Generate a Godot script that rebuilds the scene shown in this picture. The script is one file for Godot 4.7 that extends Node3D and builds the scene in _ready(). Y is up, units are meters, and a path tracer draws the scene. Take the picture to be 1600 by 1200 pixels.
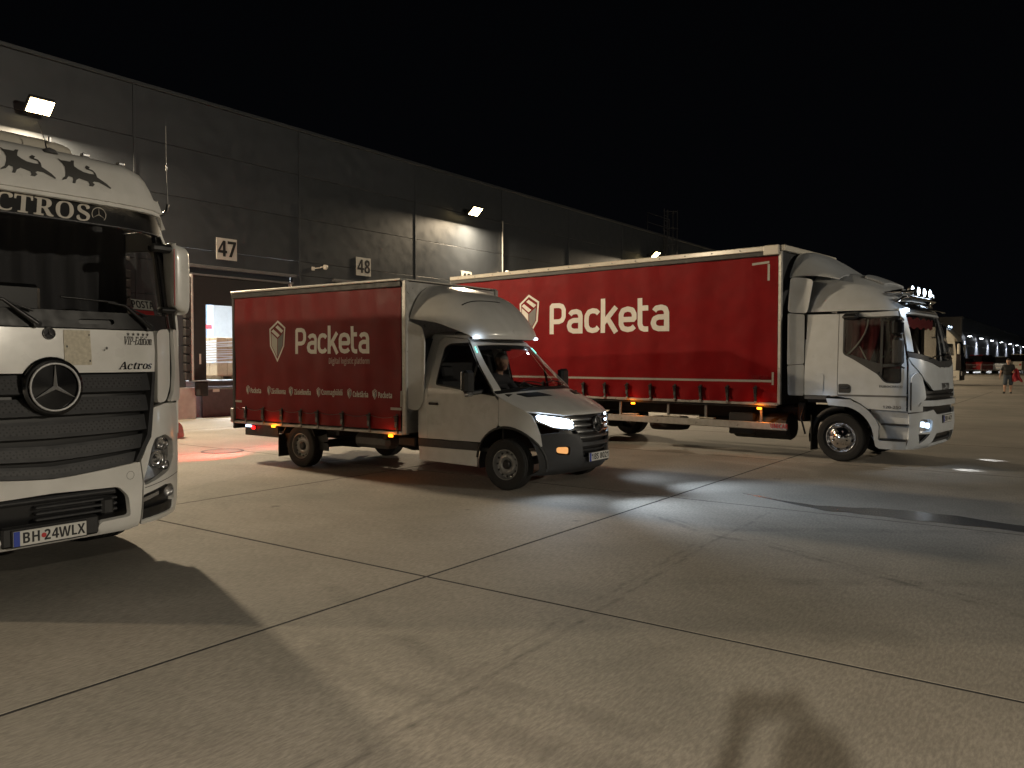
extends Node3D
# A freight yard at night: three lorries and a box van in front of a row of loading docks.

var M := {}
var rng := RandomNumberGenerator.new()
var used_names := {}


# ---------------------------------------------------------------- mesh builder
class MB:
	var v := PackedVector3Array()
	var n := PackedVector3Array()
	var xf := Transform3D()

	func at(t: Transform3D) -> MB:
		xf = t
		return self

	func tri(a0: Vector3, b0: Vector3, c0: Vector3) -> void:
		var a := xf * a0
		var b := xf * b0
		var c := xf * c0
		var nn := (b - a).cross(c - a)
		if nn.length_squared() < 1e-16:
			return
		nn = nn.normalized()
		v.append(a)
		v.append(c)
		v.append(b)
		n.append(nn)
		n.append(nn)
		n.append(nn)

	func trin(a0: Vector3, b0: Vector3, c0: Vector3, na0: Vector3, nb0: Vector3, nc0: Vector3) -> void:
		var a := xf * a0
		var b := xf * b0
		var c := xf * c0
		var na := (xf.basis * na0).normalized()
		var nb := (xf.basis * nb0).normalized()
		var nc := (xf.basis * nc0).normalized()
		var g := (b - a).cross(c - a)
		if g.length_squared() < 1e-18:
			return
		if g.dot(na + nb + nc) < 0.0:
			v.append(a)
			v.append(b)
			v.append(c)
			n.append(na)
			n.append(nb)
			n.append(nc)
		else:
			v.append(a)
			v.append(c)
			v.append(b)
			n.append(na)
			n.append(nc)
			n.append(nb)

	func quad(a: Vector3, b: Vector3, c: Vector3, d: Vector3) -> void:
		tri(a, b, c)
		tri(a, c, d)

	# a flat polygon turned away from the point inside
	func face(p: Array, inside: Vector3) -> void:
		var mid := Vector3.ZERO
		for q in p:
			mid += q
		mid /= p.size()
		var nn: Vector3 = (p[1] - p[0]).cross(p[2] - p[0])
		if nn.dot(mid - inside) < 0.0:
			p.reverse()
		for i in range(1, p.size() - 1):
			tri(p[0], p[i], p[i + 1])

	func box(c: Vector3, s: Vector3, ch := 0.0) -> MB:
		var h := s * 0.5
		ch = minf(ch, minf(h.x, minf(h.y, h.z)) * 0.9)
		if ch <= 0.0:
			for ax in 3:
				for sg in [-1.0, 1.0]:
					var p := []
					for k in [[-1, -1], [1, -1], [1, 1], [-1, 1]]:
						var q := Vector3.ZERO
						q[ax] = sg * h[ax]
						q[(ax + 1) % 3] = k[0] * h[(ax + 1) % 3]
						q[(ax + 2) % 3] = k[1] * h[(ax + 2) % 3]
						p.append(c + q)
					face(p, c)
			return self
		var corner := func(sx: float, sy: float, sz: float, ax: int) -> Vector3:
			var sgn := Vector3(sx, sy, sz)
			var q := Vector3.ZERO
			for k in 3:
				q[k] = sgn[k] * (h[k] if k == ax else h[k] - ch)
			return c + q
		for ax in 3:
			var b := (ax + 1) % 3
			var d := (ax + 2) % 3
			for sg in [-1.0, 1.0]:
				var p := []
				for k in [[-1, -1], [1, -1], [1, 1], [-1, 1]]:
					var s3 := Vector3.ZERO
					s3[ax] = sg
					s3[b] = k[0]
					s3[d] = k[1]
					p.append(corner.call(s3.x, s3.y, s3.z, ax))
				face(p, c)
			# edges along axis ax
			for s1 in [-1.0, 1.0]:
				for s2 in [-1.0, 1.0]:
					var lo := Vector3.ZERO
					lo[ax] = -1.0
					lo[b] = s1
					lo[d] = s2
					var hi := lo
					hi[ax] = 1.0
					face([corner.call(lo.x, lo.y, lo.z, b), corner.call(hi.x, hi.y, hi.z, b), corner.call(hi.x, hi.y, hi.z, d), corner.call(lo.x, lo.y, lo.z, d)], c)
		for sx in [-1.0, 1.0]:
			for sy in [-1.0, 1.0]:
				for sz in [-1.0, 1.0]:
					face([corner.call(sx, sy, sz, 0), corner.call(sx, sy, sz, 1), corner.call(sx, sy, sz, 2)], c)
		return self

	# a straight bar of rectangular section
	func bar(a: Vector3, b: Vector3, w: float, hgt: float, ch := 0.0) -> MB:
		var d := b - a
		var z := d.normalized()
		var up := Vector3.UP if absf(z.y) < 0.95 else Vector3.RIGHT
		var x := up.cross(z).normalized()
		var y := z.cross(x)
		var keep := xf
		xf = keep * Transform3D(Basis(x, y, z), (a + b) * 0.5)
		box(Vector3.ZERO, Vector3(w, hgt, d.length()), ch)
		xf = keep
		return self

	func tube(p: Array, r, sides := 8, caps := true) -> MB:
		var rings := []
		var nrm := []
		var x := Vector3.ZERO
		for i in p.size():
			var t: Vector3 = (p[mini(i + 1, p.size() - 1)] - p[maxi(i - 1, 0)]).normalized()
			if x == Vector3.ZERO:
				x = t.cross(Vector3.UP if absf(t.y) < 0.9 else Vector3.RIGHT).normalized()
			x = (x - t * x.dot(t)).normalized()
			var y := t.cross(x)
			var rr: float = r[i] if r is Array else r
			var ring := []
			var nn := []
			for k in sides:
				var a := TAU * k / sides
				var dir := x * cos(a) + y * sin(a)
				ring.append(p[i] + dir * rr)
				nn.append(dir)
			rings.append(ring)
			nrm.append(nn)
		for i in p.size() - 1:
			for k in sides:
				var k2 := (k + 1) % sides
				trin(rings[i][k], rings[i + 1][k], rings[i + 1][k2], nrm[i][k], nrm[i + 1][k], nrm[i + 1][k2])
				trin(rings[i][k], rings[i + 1][k2], rings[i][k2], nrm[i][k], nrm[i + 1][k2], nrm[i][k2])
		if caps:
			face(rings[0].duplicate(), p[1])
			face(rings[-1].duplicate(), p[-2])
		return self

	# profile of Vector2(radius, height) turned about the local y axis
	func lathe(pf: Array, sides := 24, smooth := false) -> MB:
		var cnt := pf.size()
		var pn := []
		for i in cnt - 1:
			var d: Vector2 = pf[i + 1] - pf[i]
			pn.append(Vector2(d.y, -d.x).normalized() if d.length() > 1e-9 else Vector2(1, 0))
		for i in cnt - 1:
			var n0: Vector2 = pn[i]
			var n1: Vector2 = pn[i]
			if smooth:
				if i > 0:
					n0 = (pn[i] + pn[i - 1]).normalized()
				if i < cnt - 2:
					n1 = (pn[i] + pn[i + 1]).normalized()
			for k in sides:
				var a := TAU * k / sides
				var b := TAU * (k + 1) / sides
				var da := Vector3(cos(a), 0, sin(a))
				var db := Vector3(cos(b), 0, sin(b))
				var p0: Vector3 = da * pf[i].x + Vector3.UP * pf[i].y
				var p1: Vector3 = da * pf[i + 1].x + Vector3.UP * pf[i + 1].y
				var p2: Vector3 = db * pf[i + 1].x + Vector3.UP * pf[i + 1].y
				var p3: Vector3 = db * pf[i].x + Vector3.UP * pf[i].y
				var na0 := da * n0.x + Vector3.UP * n0.y
				var na1 := da * n1.x + Vector3.UP * n1.y
				var nb0 := db * n0.x + Vector3.UP * n0.y
				var nb1 := db * n1.x + Vector3.UP * n1.y
				trin(p0, p1, p2, na0, na1, nb1)
				trin(p0, p2, p3, na0, nb1, nb0)
		return self

	# polygon in the local xy plane, drawn out along z
	func prism(poly: PackedVector2Array, z0: float, z1: float) -> MB:
		var idx := Geometry2D.triangulate_polygon(poly)
		for i in range(0, idx.size(), 3):
			var a := poly[idx[i]]
			var b := poly[idx[i + 1]]
			var c := poly[idx[i + 2]]
			if (b - a).cross(c - a) < 0.0:
				var t := b
				b = c
				c = t
			tri(Vector3(a.x, a.y, z1), Vector3(b.x, b.y, z1), Vector3(c.x, c.y, z1))
			tri(Vector3(a.x, a.y, z0), Vector3(c.x, c.y, z0), Vector3(b.x, b.y, z0))
		var cw := Geometry2D.is_polygon_clockwise(poly)
		for i in poly.size():
			var a := poly[i]
			var b := poly[(i + 1) % poly.size()]
			if cw:
				var t := a
				a = b
				b = t
			# Godot calls a polygon clockwise in its y-down plane; here y is up
			quad(Vector3(b.x, b.y, z0), Vector3(a.x, a.y, z0), Vector3(a.x, a.y, z1), Vector3(b.x, b.y, z1))
		return self

	# smooth grid
	func surf(f: Callable, nu: int, nv: int) -> MB:
		var pts := []
		var nn := []
		var e := 0.002
		for j in nv + 1:
			for i in nu + 1:
				var u := float(i) / nu
				var w := float(j) / nv
				pts.append(f.call(u, w))
				var du: Vector3 = f.call(minf(u + e, 1.0), w) - f.call(maxf(u - e, 0.0), w)
				var dv: Vector3 = f.call(u, minf(w + e, 1.0)) - f.call(u, maxf(w - e, 0.0))
				var c := du.cross(dv)
				nn.append(c.normalized() if c.length() > 1e-12 else Vector3.UP)
		for j in nv:
			for i in nu:
				var a := j * (nu + 1) + i
				var b := a + 1
				var d := a + nu + 1
				var c := d + 1
				trin(pts[a], pts[b], pts[c], nn[a], nn[b], nn[c])
				trin(pts[a], pts[c], pts[d], nn[a], nn[c], nn[d])
		return self

	# a trimmed piece of the surface s(Vector2) -> Vector3, with thickness at its edges
	func panel(s: Callable, outer: PackedVector2Array, holes := [], cell := 0.1, thick := 0.02, off := 0.0, out := Vector3.ZERO) -> MB:
		var e := 0.004
		var sgn := 1.0
		var mid := Vector2.ZERO
		for p in outer:
			mid += p
		mid /= outer.size()
		var nor := func(p: Vector2) -> Vector3:
			var du: Vector3 = s.call(p + Vector2(e, 0)) - s.call(p - Vector2(e, 0))
			var dv: Vector3 = s.call(p + Vector2(0, e)) - s.call(p - Vector2(0, e))
			return du.cross(dv).normalized()
		if out != Vector3.ZERO and nor.call(mid).dot(out) < 0.0:
			sgn = -1.0
		var lo := outer[0]
		var hi := outer[0]
		for p in outer:
			lo = lo.min(p)
			hi = hi.max(p)
		var nx := maxi(1, int(ceil((hi.x - lo.x) / cell)))
		var ny := maxi(1, int(ceil((hi.y - lo.y) / cell)))
		var step := Vector2((hi.x - lo.x) / nx, (hi.y - lo.y) / ny)
		var cache := {}
		var get_p := func(p: Vector2) -> Array:
			if not cache.has(p):
				var nn: Vector3 = nor.call(p) * sgn
				cache[p] = [s.call(p) + nn * off, nn]
			return cache[p]
		for j in ny:
			for i in nx:
				var o := lo + Vector2(i * step.x, j * step.y)
				var cellp := PackedVector2Array([o, o + Vector2(step.x, 0), o + step, o + Vector2(0, step.y)])
				var pieces: Array = [outer] if nx * ny == 1 else Geometry2D.intersect_polygons(cellp, outer)
				for hole in holes:
					var rest := []
					for q in pieces:
						for r in Geometry2D.clip_polygons(q, hole):
							if r.size() > 2:
								rest.append(r)
					pieces = rest
				for q in pieces:
					var idx := Geometry2D.triangulate_polygon(q)
					for k in range(0, idx.size(), 3):
						var a: Array = get_p.call(q[idx[k]])
						var b: Array = get_p.call(q[idx[k + 1]])
						var c: Array = get_p.call(q[idx[k + 2]])
						trin(a[0], b[0], c[0], a[1], b[1], c[1])
		if thick > 0.0:
			var loops := [outer]
			loops.append_array(holes)
			for lp in loops:
				for i in lp.size():
					var a2: Vector2 = lp[i]
					var b2: Vector2 = lp[(i + 1) % lp.size()]
					var m := maxi(1, int(ceil((b2 - a2).length() / cell)))
					for k in m:
						var a: Array = get_p.call(a2.lerp(b2, float(k) / m))
						var b: Array = get_p.call(a2.lerp(b2, float(k + 1) / m))
						quad(a[0], b[0], b[0] - b[1] * thick, a[0] - a[1] * thick)
		return self

	func add(m: Mesh, t: Transform3D) -> MB:
		for sfc in m.get_surface_count():
			var arr := m.surface_get_arrays(sfc)
			var vs: PackedVector3Array = arr[Mesh.ARRAY_VERTEX]
			var ns: PackedVector3Array = arr[Mesh.ARRAY_NORMAL]
			var ix: PackedInt32Array = arr[Mesh.ARRAY_INDEX] if arr[Mesh.ARRAY_INDEX] != null else PackedInt32Array(range(vs.size()))
			for i in ix:
				v.append(t * vs[i])
				n.append((t.basis * ns[i]).normalized())
		return self

	func mesh() -> ArrayMesh:
		var arr := []
		arr.resize(Mesh.ARRAY_MAX)
		arr[Mesh.ARRAY_VERTEX] = v
		arr[Mesh.ARRAY_NORMAL] = n
		var m := ArrayMesh.new()
		m.add_surface_from_arrays(Mesh.PRIMITIVE_TRIANGLES, arr)
		return m


func pv(a: Array) -> PackedVector2Array:
	var r := PackedVector2Array()
	for i in range(0, a.size(), 2):
		r.append(Vector2(a[i], a[i + 1]))
	return r


# rounds the corners of a polygon
func rounded(p: PackedVector2Array, r: float, seg := 3) -> PackedVector2Array:
	var o := PackedVector2Array()
	var c := p.size()
	for i in c:
		var a := p[(i + c - 1) % c]
		var b := p[i]
		var d := p[(i + 1) % c]
		var la := minf(r, (a - b).length() * 0.45)
		var ld := minf(r, (d - b).length() * 0.45)
		var s := b + (a - b).normalized() * la
		var t := b + (d - b).normalized() * ld
		for k in seg + 1:
			var w := float(k) / seg
			o.append(s.lerp(b, w).lerp(b.lerp(t, w), w))
	return o


func arc(c: Vector2, r: float, a0: float, a1: float, seg := 10) -> PackedVector2Array:
	var o := PackedVector2Array()
	for k in seg + 1:
		var a := deg_to_rad(lerpf(a0, a1, float(k) / seg))
		o.append(c + Vector2(cos(a), sin(a)) * r)
	return o


func oval(c: Vector2, rx: float, ry: float, seg := 20) -> PackedVector2Array:
	var o := PackedVector2Array()
	for k in seg:
		var a := TAU * k / seg
		o.append(c + Vector2(cos(a) * rx, sin(a) * ry))
	return o


# smooth values between knots: rows of [v, a, b, ...]
func knots(rows: Array, x: float) -> Array:
	var c := rows.size()
	var i := 0
	while i < c - 2 and x > rows[i + 1][0]:
		i += 1
	var p0: Array = rows[maxi(i - 1, 0)]
	var p1: Array = rows[i]
	var p2: Array = rows[i + 1]
	var p3: Array = rows[mini(i + 2, c - 1)]
	var h: float = p2[0] - p1[0]
	var t := clampf((x - p1[0]) / h, -0.5, 1.5)
	var o := []
	for k in range(1, p1.size()):
		var m1: float = (p2[k] - p0[k]) / maxf(p2[0] - p0[0], 1e-6) * h
		var m2: float = (p3[k] - p1[k]) / maxf(p3[0] - p1[0], 1e-6) * h
		var t2 := t * t
		var t3 := t2 * t
		o.append((2 * t3 - 3 * t2 + 1) * p1[k] + (t3 - 2 * t2 + t) * m1 + (-2 * t3 + 3 * t2) * p2[k] + (t3 - t2) * m2)
	return o


func rot_y(deg: float) -> Basis:
	return Basis(Vector3.UP, deg_to_rad(deg))


# ---------------------------------------------------------------- objects
func numbered(called: String) -> String:
	var k: int = used_names.get(called, 0)
	used_names[called] = k + 1
	return called if k == 0 else "%s_%03d" % [called, k]


func thing(called: String, label: String, category: String, pos := Vector3.ZERO, turn := 0.0, group := "") -> Node3D:
	var o := Node3D.new()
	o.name = numbered(called)
	add_child(o)
	o.position = pos
	o.rotation.y = turn
	tag(o, label, category, group)
	return o


func tag(o: Node, label: String, category: String, group := "") -> void:
	o.set_meta("label", label)
	o.set_meta("category", category)
	if group:
		o.set_meta("group", group)


func part(called: String, m, material: Material, parent: Node, label := "") -> MeshInstance3D:
	var o := MeshInstance3D.new()
	o.name = numbered(called) if parent == self else called
	o.mesh = m.mesh() if m is MB else m
	o.material_override = material
	parent.add_child(o, true)
	if label:
		o.set_meta("label", label)
	return o


func structure(called: String, m, material: Material) -> MeshInstance3D:
	var o := part(called, m, material, self)
	o.set_meta("kind", "structure")
	return o


# ---------------------------------------------------------------- materials
func lin(r: float, g: float, b: float, a := 1.0) -> Color:
	var c := Color(r, g, b).linear_to_srgb()
	c.a = a
	return c


func noise_tex(size: int, freq: float, lo: Color, hi: Color, octaves := 4, type := FastNoiseLite.TYPE_SIMPLEX_SMOOTH, sd := 1) -> NoiseTexture2D:
	var f := FastNoiseLite.new()
	f.noise_type = type
	f.frequency = freq
	f.fractal_octaves = octaves
	f.seed = sd
	var g := Gradient.new()
	g.set_color(0, lo)
	g.set_color(1, hi)
	var t := NoiseTexture2D.new()
	t.width = size
	t.height = size
	t.seamless = true
	t.noise = f
	t.color_ramp = g
	return t


func mat(col: Color, rough := 0.6, metal := 0.0, dirt := 0.0, scale := 0.7, rough_var := 0.0) -> StandardMaterial3D:
	var m := StandardMaterial3D.new()
	m.albedo_color = col
	m.roughness = rough
	m.metallic = metal
	if dirt > 0.0:
		m.uv1_triplanar = true
		m.uv1_scale = Vector3.ONE * scale
		var key := "dirt%.2f" % dirt
		if not M.has(key):
			M[key] = noise_tex(512, 0.012, Color(1.0 - dirt, 1.0 - dirt, 1.0 - dirt * 1.08).linear_to_srgb(), Color(1, 1, 1), 6, FastNoiseLite.TYPE_SIMPLEX_SMOOTH, 7)
		m.albedo_texture = M[key]
	if rough_var > 0.0:
		m.uv1_triplanar = true
		m.uv1_scale = Vector3.ONE * scale
		m.roughness = minf(1.0, rough + rough_var)
		var key2 := "rough%.2f_%.2f" % [rough, rough_var]
		if not M.has(key2):
			var lo := maxf(0.0, rough - rough_var) / m.roughness
			M[key2] = noise_tex(256, 0.02, Color(lo, lo, lo), Color(1, 1, 1), 5, FastNoiseLite.TYPE_SIMPLEX_SMOOTH, 11)
		m.roughness_texture = M[key2]
	return m


func glow(col: Color, energy: float) -> StandardMaterial3D:
	var m := StandardMaterial3D.new()
	m.albedo_color = Color(0.3, 0.3, 0.3)
	m.roughness = 0.4
	m.emission_enabled = true
	m.emission = col
	m.emission_energy_multiplier = energy
	return m


func pane(alpha: float, tint := Color(0.02, 0.025, 0.03)) -> StandardMaterial3D:
	var m := StandardMaterial3D.new()
	m.transparency = BaseMaterial3D.TRANSPARENCY_ALPHA
	m.albedo_color = Color(tint.r, tint.g, tint.b, alpha)
	m.roughness = 0.04
	return m


func spot(parent: Node, pos: Vector3, towards: Vector3, col: Color, energy: float, angle: float, soft := 0.3, size := 0.05) -> SpotLight3D:
	var l := SpotLight3D.new()
	l.name = "spot_light"
	parent.add_child(l, true)
	l.position = pos
	var d := towards.normalized()
	l.basis = Basis.looking_at(d, Vector3.UP if absf(d.y) < 0.98 else Vector3.RIGHT)
	l.light_color = col
	l.light_energy = energy
	l.spot_range = 90.0
	l.spot_attenuation = 2.0
	l.spot_angle = angle
	l.spot_angle_attenuation = soft
	l.light_size = size
	l.shadow_enabled = true
	return l


func omni(parent: Node, pos: Vector3, col: Color, energy: float, size := 0.03) -> OmniLight3D:
	var l := OmniLight3D.new()
	l.name = "omni_light"
	parent.add_child(l, true)
	l.position = pos
	l.light_color = col
	l.light_energy = energy
	l.omni_range = 40.0
	l.omni_attenuation = 2.0
	l.light_size = size
	l.shadow_enabled = true
	return l


# ---------------------------------------------------------------- lettering
const GLYPHS := {
	"P": [0.66, [[0.08, 0.0, 0.08, 0.92, 0.36, 0.92, 0.48, 0.88, 0.54, 0.77, 0.54, 0.55, 0.48, 0.44, 0.36, 0.40, 0.08, 0.40]]],
	"a": [0.61, [[0.11, 0.60, 0.18, 0.68, 0.33, 0.70, 0.44, 0.66, 0.48, 0.55, 0.48, 0.0], [0.48, 0.42, 0.24, 0.42, 0.12, 0.37, 0.08, 0.25, 0.12, 0.13, 0.24, 0.08, 0.48, 0.08]]],
	"c": [0.58, [[0.50, 0.60, 0.42, 0.68, 0.29, 0.70, 0.16, 0.66, 0.09, 0.55, 0.08, 0.39, 0.09, 0.23, 0.16, 0.12, 0.29, 0.08, 0.42, 0.10, 0.50, 0.18]]],
	"k": [0.60, [[0.08, 0.0, 0.08, 1.05], [0.10, 0.30, 0.52, 0.78], [0.24, 0.44, 0.52, 0.0]]],
	"e": [0.61, [[0.10, 0.385, 0.50, 0.385, 0.50, 0.54, 0.44, 0.66, 0.29, 0.70, 0.14, 0.66, 0.08, 0.54, 0.08, 0.24, 0.14, 0.12, 0.29, 0.08, 0.42, 0.10, 0.51, 0.17]]],
	"t": [0.42, [[0.08, 1.0, 0.08, 0.24, 0.12, 0.12, 0.22, 0.08, 0.35, 0.08], [0.08, 0.70, 0.35, 0.70]]],
}


# polygons of a word drawn in strokes, in metres: [outer, holes] pairs
func stroke_word(word: String, cap: float, weight: float) -> Array:
	var out := []
	var x := 0.0
	for ch in word:
		var g: Array = GLYPHS[ch]
		var polys: Array = []
		for line in g[1]:
			var pl := PackedVector2Array()
			for i in range(0, line.size(), 2):
				pl.append(Vector2((x + line[i]) * cap, line[i + 1] * cap))
			for q in Geometry2D.offset_polyline(pl, weight * cap * 0.5, Geometry2D.JOIN_ROUND, Geometry2D.END_BUTT):
				polys.append(q)
		# join the strokes of one letter
		var outers := []
		var holes := []
		for q in polys:
			if Geometry2D.is_polygon_clockwise(q):
				holes.append(q)
			else:
				outers.append(q)
		var merged := true
		while merged:
			merged = false
			for i in outers.size():
				for j in range(i + 1, outers.size()):
					var r := Geometry2D.merge_polygons(outers[i], outers[j])
					var rest := []
					var hol := []
					for q in r:
						if Geometry2D.is_polygon_clockwise(q):
							hol.append(q)
						else:
							rest.append(q)
					if rest.size() == 1:
						outers.remove_at(j)
						outers[i] = rest[0]
						holes.append_array(hol)
						merged = true
						break
				if merged:
					break
		var pieces := []
		for q in outers:
			pieces.append([q, holes if q == outers[0] else []])
		out.append(pieces)
		x += g[0]
	return out


func flip_holes(h: Array) -> Array:
	var o := []
	for q in h:
		var r: PackedVector2Array = q.duplicate()
		r.reverse()
		o.append(r)
	return o


# the parcel-shield emblem in metres, about 0.6 wide for a height of one: [polygon, holes, tone]
func shield(h: float) -> Array:
	var k := h / 315.0
	var cv := func(a: Array) -> PackedVector2Array:
		var r := PackedVector2Array()
		for i in range(0, a.size(), 2):
			r.append(Vector2((a[i] - 472.0) * k, (560.0 - a[i + 1]) * k))
		return r
	var ring: PackedVector2Array = cv.call([472, 405, 568, 460, 557, 600, 470, 720, 388, 600, 380, 468])
	var inner: PackedVector2Array = cv.call([472, 422, 552, 468, 543, 595, 470, 697, 401, 595, 395, 475])
	return [
		[ring, [inner], 0],
		[cv.call([400, 486, 424, 471, 497, 517, 471, 534]), [], 0],
		[cv.call([446, 457, 470, 442, 542, 484, 519, 502]), [], 0],
		[cv.call([402, 500, 468, 545, 468, 683, 407, 595]), [], 1],
		[cv.call([475, 545, 540, 500, 537, 592, 475, 680]), [], 2],
	]


func text_mesh(txt: String, height: float, depth := 0.003, bold := true, serif := false) -> TextMesh:
	var t := TextMesh.new()
	var f := SystemFont.new()
	f.font_names = PackedStringArray(["Droid Serif" if serif else "Droid Sans"])
	f.font_weight = 700 if bold else 400
	t.font = f
	t.text = txt
	t.font_size = 32
	t.pixel_size = height / 23.0
	t.depth = depth
	t.curve_step = 1.0
	return t


# lettering bent onto the surface s, its middle at the given place
func wrap_text(txt: String, s: Callable, at: Vector2, height: float, width: float, lean := 0.0, bold := true, serif := false) -> MB:
	var m := MB.new()
	var t := text_mesh(txt, height, 0.003, bold, serif)
	var box := t.get_aabb()
	var c := box.get_center()
	var kx := width / box.size.x if width > 0.0 else 1.0
	for sfc in t.get_surface_count():
		var arr := t.surface_get_arrays(sfc)
		var vs: PackedVector3Array = arr[Mesh.ARRAY_VERTEX]
		var ns: PackedVector3Array = arr[Mesh.ARRAY_NORMAL]
		var ix: PackedInt32Array = arr[Mesh.ARRAY_INDEX] if arr[Mesh.ARRAY_INDEX] != null else PackedInt32Array(range(vs.size()))
		for i in range(0, ix.size(), 3):
			var p := []
			for k in 3:
				var q := vs[ix[i + k]]
				var u := at + Vector2((q.x - c.x) * kx + (q.y - c.y) * lean, q.y - c.y)
				var e := 0.003
				var n: Vector3 = (s.call(u + Vector2(e, 0)) - s.call(u - Vector2(e, 0))).cross(s.call(u + Vector2(0, e)) - s.call(u - Vector2(0, e))).normalized()
				p.append([s.call(u) + n * (q.z + 0.0045), n, ns[ix[i + k]]])
			if p[0][2].z > 0.5:
				m.trin(p[0][0], p[1][0], p[2][0], p[0][1], p[1][1], p[2][1])
			elif absf(p[0][2].z) < 0.5:
				m.tri(p[0][0], p[2][0], p[1][0])
	return m


# the upper half of a wheel arch's inner lining
func arch_lining(c: Vector3, r: float, x0: float, x1: float, a0 := -10.0, a1 := 190.0) -> MB:
	return MB.new().surf(func(u: float, w: float) -> Vector3:
		var a := deg_to_rad(lerpf(a0, a1, u))
		return Vector3(lerpf(x0, x1, w), c.y + r * sin(a), c.z + r * cos(a)), 20, 1)


const WARM := Color(1.0, 0.905, 0.76)
const NEUTRAL := Color(1.0, 0.95, 0.86)
const COOL := Color(0.86, 0.93, 1.0)
const WALL_Z := -21.0
const BAY := 5.55


func _ready() -> void:
	rng.seed = 20240817
	# ---- camera
	var cam := Camera3D.new()
	cam.name = "camera"
	add_child(cam)
	cam.position = Vector3(0, 1.7, 0)
	cam.fov = 51.1
	cam.far = 900.0
	cam.near = 0.05
	var yaw := deg_to_rad(35.77)
	var pitch := atan(38.0 / 1255.0)
	var fwd := Vector3(cos(yaw), 0, -sin(yaw)) * cos(pitch) + Vector3.DOWN * sin(pitch)
	cam.basis = Basis.looking_at(fwd, Vector3.UP)
	cam.current = true
	# ---- sky and exposure
	var env := Environment.new()
	env.background_mode = Environment.BG_SKY
	var sky := Sky.new()
	var sm := ProceduralSkyMaterial.new()
	sm.sky_top_color = lin(0.0008, 0.0009, 0.0012)
	sm.sky_horizon_color = lin(0.0016, 0.0018, 0.0024)
	sm.ground_bottom_color = lin(0.001, 0.001, 0.001)
	sm.ground_horizon_color = lin(0.0016, 0.0018, 0.0024)
	sm.sky_curve = 0.15
	sky.sky_material = sm
	env.sky = sky
	env.background_energy_multiplier = 1.0
	env.tonemap_mode = Environment.TONE_MAPPER_LINEAR
	env.tonemap_exposure = 1.0
	env.sdfgi_enabled = true
	env.ssao_enabled = true
	env.ssil_enabled = true
	var we := WorldEnvironment.new()
	we.name = "environment"
	we.environment = env
	add_child(we)
	# ---- the place
	materials()
	build_ground()
	build_warehouse()
	build_wall_lamps()
	build_far_warehouse()
	build_mast()
	build_tractor()
	build_van()
	build_curtain_truck()
	build_far_vehicles()
	build_people()
	build_small_things()


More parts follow.
